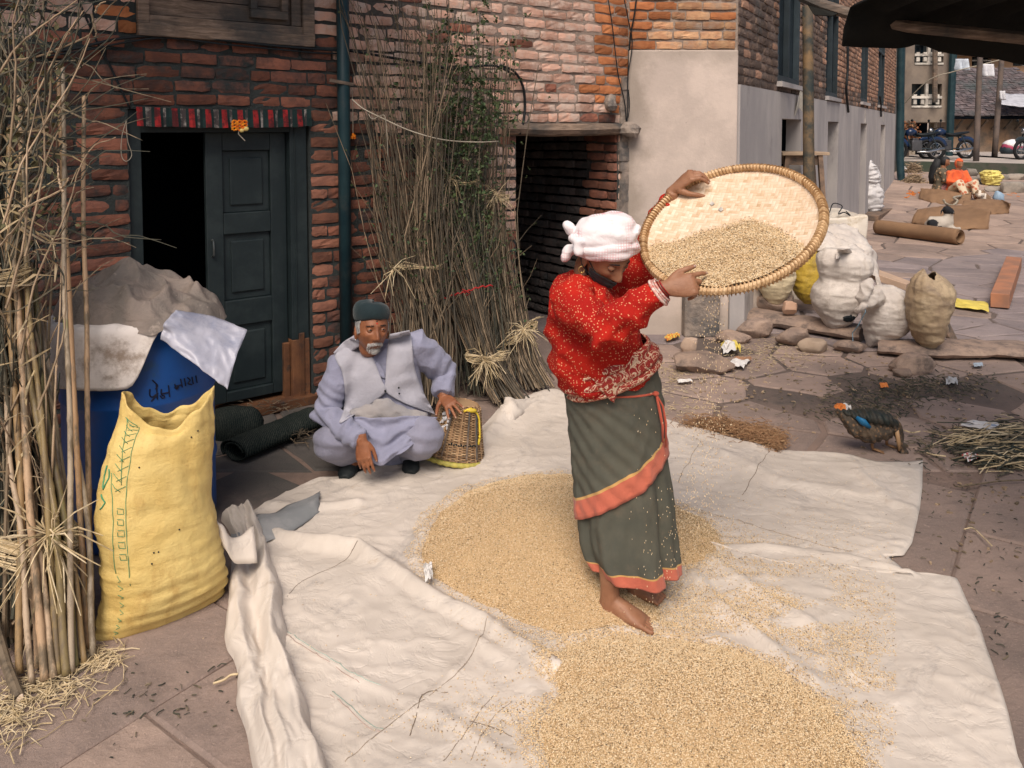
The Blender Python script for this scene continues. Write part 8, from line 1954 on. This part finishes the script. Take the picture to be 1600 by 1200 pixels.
me = fuse([tube([BP(1400, 664, -.02), BP(1385, 655, -.02), BP(1360, 650, -.02), BP(1335, 648, -.01), BP(1312, 642, .0)], [(.02, .02), (.055, .035), (.062, .038), (.045, .025), (.008, .006)], 18, up=(0, 0, 1))], .004, 2)
displace(me, lambda co, no: .004 * math.sin(co[0] * 190 + 30 * co[2]) + .003 * nz(co[0] * 40, co[1] * 40, co[2] * 40))
setmat(me, mat('dark_wing', (0.014, 0.020, 0.018), (0.035, 0.032, 0.026), scale=30, rough=.6, bump=.6, bscale=90, var=0)); link('wing', me, bk_)
mb = MB(); mb.tube([BP(1338, 652, -.055), BP(1348, 659, -.075), BP(1359, 668, -.075)], [.012, .026, .012], 10, flat=.6); mb.build('wing_patch', lm('blue_feathers', (.015, .14, .30)), bk_, smooth_=True)
mb = MB()
for k in range(7): mb.tube([BP(1322, 650 + k, .0), BP(1303 + 2 * k, 641 + 2.2 * k, .0)], [.008, .003], 5, flat=.4)
mb.build('tail', m_feath, bk_)
m_leg = mat('orange_brown_leg', (0.32, 0.18, 0.09), rough=.7, bump=.2)
for (u, v, u2, v2) in ((1366, 682, 1371, 708), (1390, 680, 1380, 700)):
    dy = 0 if u < 1380 else .10; g = G(u2, v2 + (0 if dy == 0 else -10), .016); g.y = Yb + dy * .6; mb = MB(); t_ = BP(u, v, dy * .5); mb.tube([t_, t_.lerp(g, .5) + V((-.008, 0, 0)), g], [.014, .008, .007], 7)
    for q in (-.5, 0, .5): mb.tube([g, g + V((.055 * math.cos(q), .05 * math.sin(q) - .01, -.012))], [.006, .003], 5)
    mb.build('leg', m_leg, bk_, smooth_=True)
mb = MB(); mb.tube([BP(1411, 712, -.01), BP(1412, 720, -.015)], [(.010, .007), (.008, .003)], 8); mb.build('beak', m_leg, bk_, smooth_=True)
mb = MB(); mb.tube([BP(1401, 672, -.03), BP(1404, 690, -.025), BP(1405, 704, -.025)], [.012, .012, .006], 6); mb.build('neck_streak', lm('tan_feathers', (.42, .26, .14)), bk_, smooth_=True)

# ================================================================ mats, dogs and people down the lane
m_jute = mat('brown_jute_mat', (0.25, 0.15, 0.085), (0.20, 0.12, 0.07), scale=3, rough=.95, bump=.6, bscale=70, bdist=.01, var=0)
def GL(u, v, dz=0):
    p = G(u, v, 0)
    for _ in range(8): p = G(u, v, H(p.x, p.y) + dz)
    return p
roll('rolled_mat', 'long rolled brown mat lying across the lane in front of the dog', GL(1372, 366), GL(1500, 383), .13, m_jute, flat=.95)
def bentmat(lab, A, B, bul, seed, nw=16):
    o = ribbon(A, B, 26, 'woven_mat', m_jute, None, bul, V((0, 0, 1)), nw=nw, wr=.03, th=.02); return tag(o, lab, 'mat')
bentmat('brown mat bulging on the ground just behind the black and white dog', [GL(1424, 348, .02), GL(1450, 352, .03), GL(1490, 357, .02), GL(1545, 357, .02)], [GL(1440, 336, .10), GL(1470, 326, .12), GL(1510, 322, .14), GL(1548, 334, .22)], .16, 1)
bentmat('small brown mat with a curled end at the right of the lane', [GL(1498, 332, .02), GL(1530, 334, .02), GL(1560, 334, .02), GL(1577, 333, .02)], [GL(1510, 318, .08), GL(1535, 312, .12), GL(1562, 314, .14), GL(1578, 322, .18)], .12, 2)
bentmat('brown mat with a rope on it where the two women sit', [GL(1436, 310, .02), GL(1460, 318, .02), GL(1490, 322, .02), GL(1516, 318, .02)], [GL(1440, 300, .05), GL(1462, 297, .12), GL(1490, 298, .12), GL(1520, 303, .08)], .14, 3)
mb = MB(); mb.tube([V(p) for p in smooth([GL(1474, 312, .2), GL(1478, 318, .1), GL(1488, 321, .1), GL(1496, 314, .2), GL(1490, 309, .25), GL(1502, 306, .25)], 30)], .025, 5); tag(mb.build('rope', m_string, smooth_=True), 'pale rope loop lying on the mat before the seated women', 'rope')
# black and white dog lying
m_dw = mat('white_fur', (0.58, 0.52, 0.45), (0.45, 0.40, 0.34), rough=.95, bump=.5, bscale=60); m_db = mat('black_fur', (0.012, 0.014, 0.018), (0.025, 0.025, 0.03), rough=.9, bump=.5, bscale=60); m_dbr = mat('brown_fur', (0.20, 0.13, 0.08), rough=.95, bump=.4)
dg = thing('dog', 'black and white dog lying beside the rolled mat with its head up', 'dog', GL(1472, 362)); Yd = GL(1472, 363).y
DP = lambda u, v, dy=0: P(u, v, Yd + dy)
dp_ = [tube([DP(1450, 352, .1), DP(1455, 350), DP(1466, 350), DP(1478, 348), DP(1484, 343)], [.07, .13, .13, .12, .09], 16), tube([DP(1480, 346), DP(1482, 336), DP(1481, 328)], [.10, .075, .06], 12), ball(DP(1480, 328), (.07, .085, .07), 14), tube([DP(1482, 330, -.02), DP(1489, 333, -.10)], [.05, .028], 10), tube([DP(1456, 356, -.05), DP(1470, 361, -.15), DP(1478, 361, -.2)], [.07, .05, .03], 10), tube([DP(1484, 352, -.05), DP(1492, 358, -.12), DP(1501, 357, -.18)], [.05, .033, .028], 10), tube([DP(1482, 354, 0), DP(1488, 360, -.2), DP(1498, 361, -.26)], [.05, .033, .028], 10), tube([DP(1450, 354, .1), DP(1444, 360, .05), DP(1450, 363, -.05)], [.035, .025, .015], 8)]
me = fuse(dp_, .014, 2, .5); setmat(me, m_dw, m_db)
for p in me.polygons:
    c = p.center; u, v = PX(c); p.material_index = 1 if (v < 334 and u < 1490) or math.hypot((u - 1457), (v - 349) * 1.4) < 9 or math.hypot((u - 1468), (v - 358) * 1.4) < 7 else 0
link('body', me, dg)
for u_ in (1474, 1487): mb = MB(); mb.tube([DP(u_, 326, .02), DP(u_ + (-3 if u_ < 1480 else 3), 330, -.02), DP(u_ + (-4 if u_ < 1480 else 4), 335, -.03)], [.03, .028, .008], 7, flat=.4); mb.build('ear', m_db, dg, smooth_=True)
pg = thing('puppy', 'small brown and white puppy lying behind the curled mat', 'dog', GL(1534, 314)); Yp = GL(1534, 314).y
DP = lambda u, v, dy=0: P(u, v, Yp + dy)
me = fuse([tube([DP(1528, 308), DP(1536, 308), DP(1545, 312)], [.10, .12, .08], 12), ball(DP(1531, 303, -.1), (.10, .09, .09), 12), tube([DP(1531, 304, -.15), DP(1530, 306, -.24)], [.05, .035], 8)], .014, 2, .5); setmat(me, m_dw, m_dbr)
for p in me.polygons:
    u, v = PX(p.center); p.material_index = 1 if (v < 302 and abs(u - 1531) > 2) or u > 1541 else 0
link('body', me, pg)
for u_ in (1525, 1537): mb = MB(); mb.tube([DP(u_ + (2 if u_ < 1530 else -2), 298, -.08), DP(u_, 300, -.1), DP(u_, 304, -.12)], [.03, .03, .01], 7, flat=.4); mb.build('ear', m_dbr, pg, smooth_=True)
# seated women
def seated(lab, u, vt, vb, skin, cl, cl2, facing, seed, scarf=None, hairm=None):
    b = GL(u, vb); Y_ = b.y; t = thing('person', lab, 'person', b); s = Y_ / FPX; hgt = (vb - vt) * s; hx = hgt / .86; D = V((math.sin(facing), -math.cos(facing), 0)); Sd = V((D.y, -D.x, 0)); o_ = b + V((0, 0, 0)); Z = lambda x, d, z: o_ + Sd * x * hx + D * d * hx + V((0, 0, z * hx))
    Mh = Matrix.Translation(Z(0, .06, .745)) @ Matrix.Rotation(facing, 4, 'Z') @ Matrix.Rotation(R(8), 4, 'X') @ Matrix.Scale(hx, 4)
    parts = [headshell(Mh, .1, 40, 30), tube([Z(0, .04, .68), Z(0, .02, .55)], [.05 * hx, .06 * hx], 10), tube([Z(0, 0, .58), Z(0, 0, .35), Z(0, 0, .06)], [(.15 * hx, .09 * hx), (.14 * hx, .10 * hx), (.17 * hx, .13 * hx)], 14, up=D)]
    for sx in (-1, 1): parts += [tube([Z(sx * .17, .0, .54), Z(sx * .21, .10, .34), Z(sx * .10, .28, .32)], [.05 * hx, .042 * hx, .028 * hx], 10), tube([Z(sx * .1, .05, .12), Z(sx * .17, .34, .34), Z(sx * .12, .44, .05)], [.09 * hx, .065 * hx, .045 * hx], 10), tube([Z(sx * .12, .42, .04), Z(sx * .12, .58, .03)], [.04 * hx, .03 * hx], 8)]
    hh, _n = hand(Z(-.09, .28, .32), D + V((0, 0, -.2)), V((0, 0, 1)), 1, [(.3, .3, .2)] * 4, s=hx); parts += hh; hh, _n = hand(Z(.09, .28, .32), D + V((0, 0, -.2)), V((0, 0, 1)), -1, [(.3, .3, .2)] * 4, s=hx); parts += hh
    me = fuse(parts, .009, 2, .4); setmat(me, skin); link('body', me, t)
    top = [tube([Z(0, 0, .60), Z(0, 0, .50), Z(0, .0, .30), Z(0, .0, .05)], [(.10 * hx, .09 * hx), (.20 * hx, .13 * hx), (.20 * hx, .15 * hx), (.24 * hx, .19 * hx)], 18, up=D)] + [tube([Z(sx * .15, .0, .56), Z(sx * .22, .08, .36), Z(sx * .14, .24, .32)], [.075 * hx, .07 * hx, .05 * hx], 12) for sx in (-1, 1)]
    me = fuse(top, .013, 3, .5); displace(me, lambda co, no: .018 * (1 - 3 * abs(nz(co[0] * 5, co[1] * 5, co[2] * 5, )))); setmat(me, cl); link('shawl', me, t)
    low = [tube([Z(sx * .1, .0, .12), Z(sx * .18, .34, .34), Z(sx * .13, .44, .10)], [.13 * hx, .095 * hx, .075 * hx], 12) for sx in (-1, 1)] + [ball(Z(0, .12, .1), (.2 * hx, .2 * hx, .1 * hx), 14)]
    me = fuse(low, .013, 3, .5); displace(me, lambda co, no: .012 * nz(co[0] * 8, co[1] * 8, co[2] * 8)); setmat(me, cl2); link('trousers', me, t)
    vs, fs = headpatch(Mh, lambda p: p.y > -.01 or p.z > .055, lambda p: .008, 0, 50, 40); mb = MB(); mb.add(vs, fs); o = mb.build('headscarf' if scarf else 'hair', scarf or hairm, t, smooth_=True); o.modifiers.new('s', 'SOLIDIFY').thickness = .008
    eyes(Mh, t, skin, .2, .5, (ew, ei))
    return t, Z, hx
m_pat = NT('patterned_brown_shawl'); n = m_pat; vo = n.n('TexVoronoi', {'Vector': n.pos(), 'Scale': 14.0}); m_pat = n.set(n.mix(n.step(vo.outputs['Distance'], .25, .4), (0.42, 0.28, 0.17), (0.10, 0.085, 0.06)), .9)
t_, Z_, hx_ = seated('seated woman in a patterned brown shawl with long dark hair down her back', 1470, 244, 307, sk_w, m_pat, cloth('mauve_cloth', (0.36, 0.18, 0.18)), R(62), 1, hairm=m_hair)
mb = MB(); mb.tube([Z_(.0, -.06, .80), Z_(.0, -.13, .62), Z_(.02, -.17, .42), Z_(.03, -.19, .26)], [(.08, .06), (.10, .05), (.09, .045), (.04, .03)], 12); mb.build('hair', m_hair, t_, label='long loose hair hanging down the back', smooth_=True)
m_or = cloth('orange_red_shawl', (0.75, 0.13, 0.03), (0.62, 0.09, 0.025)); m_fl = NT('floral_cream_trousers'); n = m_fl; vo = n.n('TexVoronoi', {'Vector': n.pos(), 'Scale': 11.0}); m_fl = n.set(n.mix(n.step(vo.outputs['Distance'], .3, .4), (0.45, 0.15, 0.08), (0.60, 0.50, 0.36)), .9)
seated('seated woman wrapped in a bright orange shawl and headscarf', 1494, 247, 309, sk_w, m_or, m_fl, R(8), 2, scarf=m_or)
# heaps, bag, stones near them
def hayheap(lab, u0, u1, v0, v1, seed, m=m_st_pale, n_=260):
    b = GL((u0 + u1) / 2, v1); s = b.y / FPX; w_ = (u1 - u0) * s / 2; h = (v1 - v0) * s; r = random.Random(seed); mb = MB()
    for _ in range(n_):
        a = r.uniform(0, 6.28); k = math.sqrt(r.random()); p = b + V((math.cos(a) * k * w_, w_ * .5 + math.sin(a) * k * w_ * .6, h * (1 - k * k) * r.random())); d = V((r.uniform(-1, 1), r.uniform(-1, 1), r.uniform(-.3, .6))) * .16; mb.tube([p - d, p + d], .010, 4)
    vs, fs = ball(b + V((0, w_ * .5, 0)), (w_ * .9, w_ * .5, h * .8), 14); mb.add([V(v) + V((nz(v[0] * 5, v[2] * 5), 0, nz(v[0] * 6, v[1] * 6))) * .1 for v in vs], fs)
    return tag(mb.build('hay_heap', m, kind='stuff'), lab, 'hay')
hayheap('low dry hay heap left of the seated women', 1416, 1450, 268, 290, 1); hayheap('smaller dry hay heap behind the first one by the drainpipe', 1420, 1438, 254, 270, 2)
def frock(lab, u0, u1, v0, v1, seed, m=None, dz=0.0):
    b = GL((u0 + u1) / 2, v1, dz); s = b.y / FPX; w_ = (u1 - u0) * s / 2; h = (v1 - v0) * s * .5; rock('stone', lab, (b.x, b.y + w_ * .4, b.z + h * .8), (w_, w_ * .6, h), seed, m)
m_gst = mat('grey_stone', (0.30, 0.26, 0.22), (0.20, 0.18, 0.155), rough=.95, bump=.5)
frock('white plaster lump by the far drainpipe', 1402, 1420, 258, 268, 31, wsb)
frock('square grey stone right of the orange-clad woman', 1510, 1530, 262, 275, 32, m_gst); frock('low rounded stone behind the puppy', 1512, 1536, 276, 290, 33, m_gst); frock('flat stone beside the yellow bag, on its left', 1526, 1540, 273, 281, 34, m_gst)
frock('broad stone right of the yellow bag', 1560, 1580, 272, 284, 35, m_gst); frock('large cut stone block at the right edge below the road', 1568, 1605, 282, 302, 36, m_gst); frock('upper cut stone step at the right edge by the road', 1578, 1610, 270, 284, 37, mat('pale_step', (0.42, 0.36, 0.30), rough=.9))
frock('flat stone slab in front of the yellow bag', 1545, 1572, 290, 300, 38, m_gst); frock('small pale stone between the two women and the hay', 1448, 1456, 254, 262, 39, m_gst); frock('stone block between the seated women and the road edge', 1486, 1512, 256, 268, 40, m_gst)
bb = GL(1549, 292).y; sack('bag', 'lumpy yellow plastic bag among the stones below the road', [(1541, 291, bb), (1538, 282, bb), (1538, 272, bb), (1542, 266, bb)], [(1556, 291, bb), (1560, 282, bb), (1559, 272, bb), (1554, 266, bb)], [.1, .2, .2, .1], mat('yellow_bag', (0.62, 0.53, 0.16), (0.5, 0.42, 0.13), rough=.6, bump=.5, bscale=14, bdist=.03), cat='bag', wr=.05, seed=44)
mb = MB(); b = GL(1560, 314); vs, fs = ball(b + V((0, 0, .08)), (.12, .1, .12), 10); mb.add([V(v) * 1 + V((nz(v[0] * 9, v[2] * 9), 0, nz(v[0] * 9, 2))) * .06 for v in vs], fs); tag(mb.build('plastic_bag', lm('pale_blue_bag', (.30, .42, .55)), smooth_=True), 'small pale blue plastic bag beside the puppy', 'bag')
debris('far_litter', 'orange peel and scraps scattered near the puppy and stones', [(1515, 308, 6, 3), (1585, 312, 8, 4), (1430, 318, 10, 3)], m_lo, 60, (.04, .12), .012, seed=12, cat='scraps')
# motorcycles
def moto(lab, u, v, Y, heading, col, seed):
    b = V((P(u, v, Y).x, Y, rz)); t = thing('motorcycle', lab, 'motorcycle', b); X = V((math.cos(heading), math.sin(heading), 0)); Sd = V((-X.y, X.x, 0)); Z = lambda x, y, z: b + X * x + Sd * y + V((0, 0, z))
    mt = mat('tyre_rubber', (0.012, 0.012, 0.013), rough=.8, bump=.1); mc = mat('chrome', (0.55, 0.56, 0.58), rough=.25, bump=0, Metallic=.9)
    for x in (-.66, .68):
        mb = MB(); mb.tube([Z(x + .29 * math.cos(a * .2618), 0, .31 + .29 * math.sin(a * .2618)) for a in range(25)], .05, 8, cap=False); w_ = mb.build('wheel', mt, t, smooth_=True)
        mb = MB(); mb.tube([Z(x + .22 * math.cos(a * .2618), 0, .31 + .22 * math.sin(a * .2618)) for a in range(25)], .014, 5, cap=False); mb.tube([Z(x, -.06, .31), Z(x, .06, .31)], .05, 8)
        for k in range(12): mb.tube([Z(x, 0, .31), Z(x + .22 * math.cos(k * .5236), 0, .31 + .22 * math.sin(k * .5236))], .006, 4)
        mb.build('rim', mc, w_)
        mb = MB(); mb.tube([Z(x + .37 * math.cos(a), 0, .31 + .37 * math.sin(a)) for a in [.3 + .25 * i for i in range(9)]], [(.07, .015)] * 9, 8, up=Sd); mb.build('mudguard', col, t, smooth_=True)
    mb = MB(); mb.tube([Z(-.05, 0, .86), Z(-.22, 0, .90), Z(-.40, 0, .84)], [(.06, .08), (.14, .13), (.10, .09)], 14, up=(0, 0, 1)); mb.build('tank', col, t, smooth_=True)
    mb = MB(); mb.tube([Z(-.06, 0, .82), Z(.2, 0, .79), Z(.5, 0, .84), Z(.75, 0, .88)], [(.11, .05), (.14, .055), (.13, .055), (.07, .03)], 12, up=(0, 0, 1)); mb.build('saddle', m_cable, t, smooth_=True)
    mb = MB(); mb.box(Z(-.06, 0, .45), (.36, .24, .34), Matrix((X, Sd, V((0, 0, 1)))).transposed()); mb.box(Z(-.10, 0, .62), (.2, .2, .14), Matrix((X, Sd, V((0, 0, 1)))).transposed()); mb.build('engine', mat('engine_metal', (0.12, 0.12, 0.13), rough=.4, bump=.3, Metallic=.6), t, bevel=.03)
    mb = MB()
    for y in (-.07, .07): mb.tube([Z(-.66, y, .31), Z(-.46, y, .95)], .022, 7); mb.tube([Z(.68, y * 1.6, .31), Z(.45, y * 1.6, .78)], .022, 6); mb.tube([Z(.68, y, .31), Z(.1, y, .36)], .02, 6)
    mb.tube([Z(-.42, 0, .9), Z(-.05, 0, .75), Z(.65, 0, .76)], .03, 6); mb.tube([Z(-.36, 0, .8), Z(-.2, 0, .3), Z(.1, 0, .28)], .025, 6); mb.build('frame', m_frame, t)
    mb = MB(); mb.tube([Z(-.32, -.36, 1.04), Z(-.44, -.14, 1.02), Z(-.46, 0, .98), Z(-.44, .14, 1.02), Z(-.32, .36, 1.04)], .014, 6)
    hb = mb.build('handlebar', m_cable, t)
    for y in (-.28, .28): mb = MB(); mb.tube([Z(-.4, y, 1.04), Z(-.42, y * 1.15, 1.22)], .007, 5); mb.ball(Z(-.42, y * 1.2, 1.26), (.03, .07, .045), 8); mb.build('mirror', m_cable, hb, smooth_=True)
    mb = MB(); mb.ball(Z(-.56, 0, .92), (.09, .09, .10), 12); mb.build('headlight', mc, t, smooth_=True)
    mb = MB(); mb.tube([Z(-.1, -.16, .25), Z(.3, -.17, .25), Z(.85, -.18, .36)], [.022, .035, .045], 9); mb.build('exhaust', mc, t, smooth_=True)
    return t
m_mblue = mat('dark_blue_paint', (0.01, 0.03, 0.09), rough=.25, bump=0, var=0, spec=.6)
moto('dark blue motorcycle parked at the road edge before the concrete house', 1432, 247, 26.0, R(8), m_mblue, 1)
moto('second dark blue motorcycle parked just right of the first', 1478, 246, 26.6, R(4), m_mblue, 2)
moto('motorcycle at the far right edge of the road', 1618, 248, 26.0, R(20), m_frame, 3)
mb = MB()
for k in range(9): b = P(1575 + 3.2 * k, 232, 31.5); b.z = rz; vs, fs = ball(b + V((0, 0, .15 + .1 * (k % 3))), (.32, .3, .22), 10); mb.add([V(v) + V((nz(v[0] * 3, v[2] * 3), 0, nz(v[0] * 3, 2))) * .2 for v in vs], fs, k % 3)
tag(mb.build('cloth_heap', [m_frame, lm('magenta_cloth', (.35, .05, .10)), wsb], smooth_=True), 'heap of dark, magenta and white clothes by the orange wall beyond the road', 'cloth')
t = thing('shrub', 'rusty reddish bush beside the dark doorway of the concrete house', 'shrub', (P(1420, 230, 28.6).x, 28.6, rz)); mb = MB(); mb.tube([(P(1418, 230, 28.6).x, 28.6, rz), (P(1420, 200, 28.6).x, 28.6, rz + 1.0)], .05, 6); mb.build('trunk', m_pole, t)
mb = MB(); r = random.Random(9)
for _ in range(700): c = P(r.gauss(1418, 7), r.gauss(212, 8), 28.6 + r.uniform(-.4, .4)); leaves(mb, r, c, c + rv(r, .1), 1, (.08, .16))
mb.build('crown', stickmat('rusty_leaf', (0.20, 0.07, 0.03), (0.32, 0.13, 0.06), (0.42, 0.22, 0.10)), t)
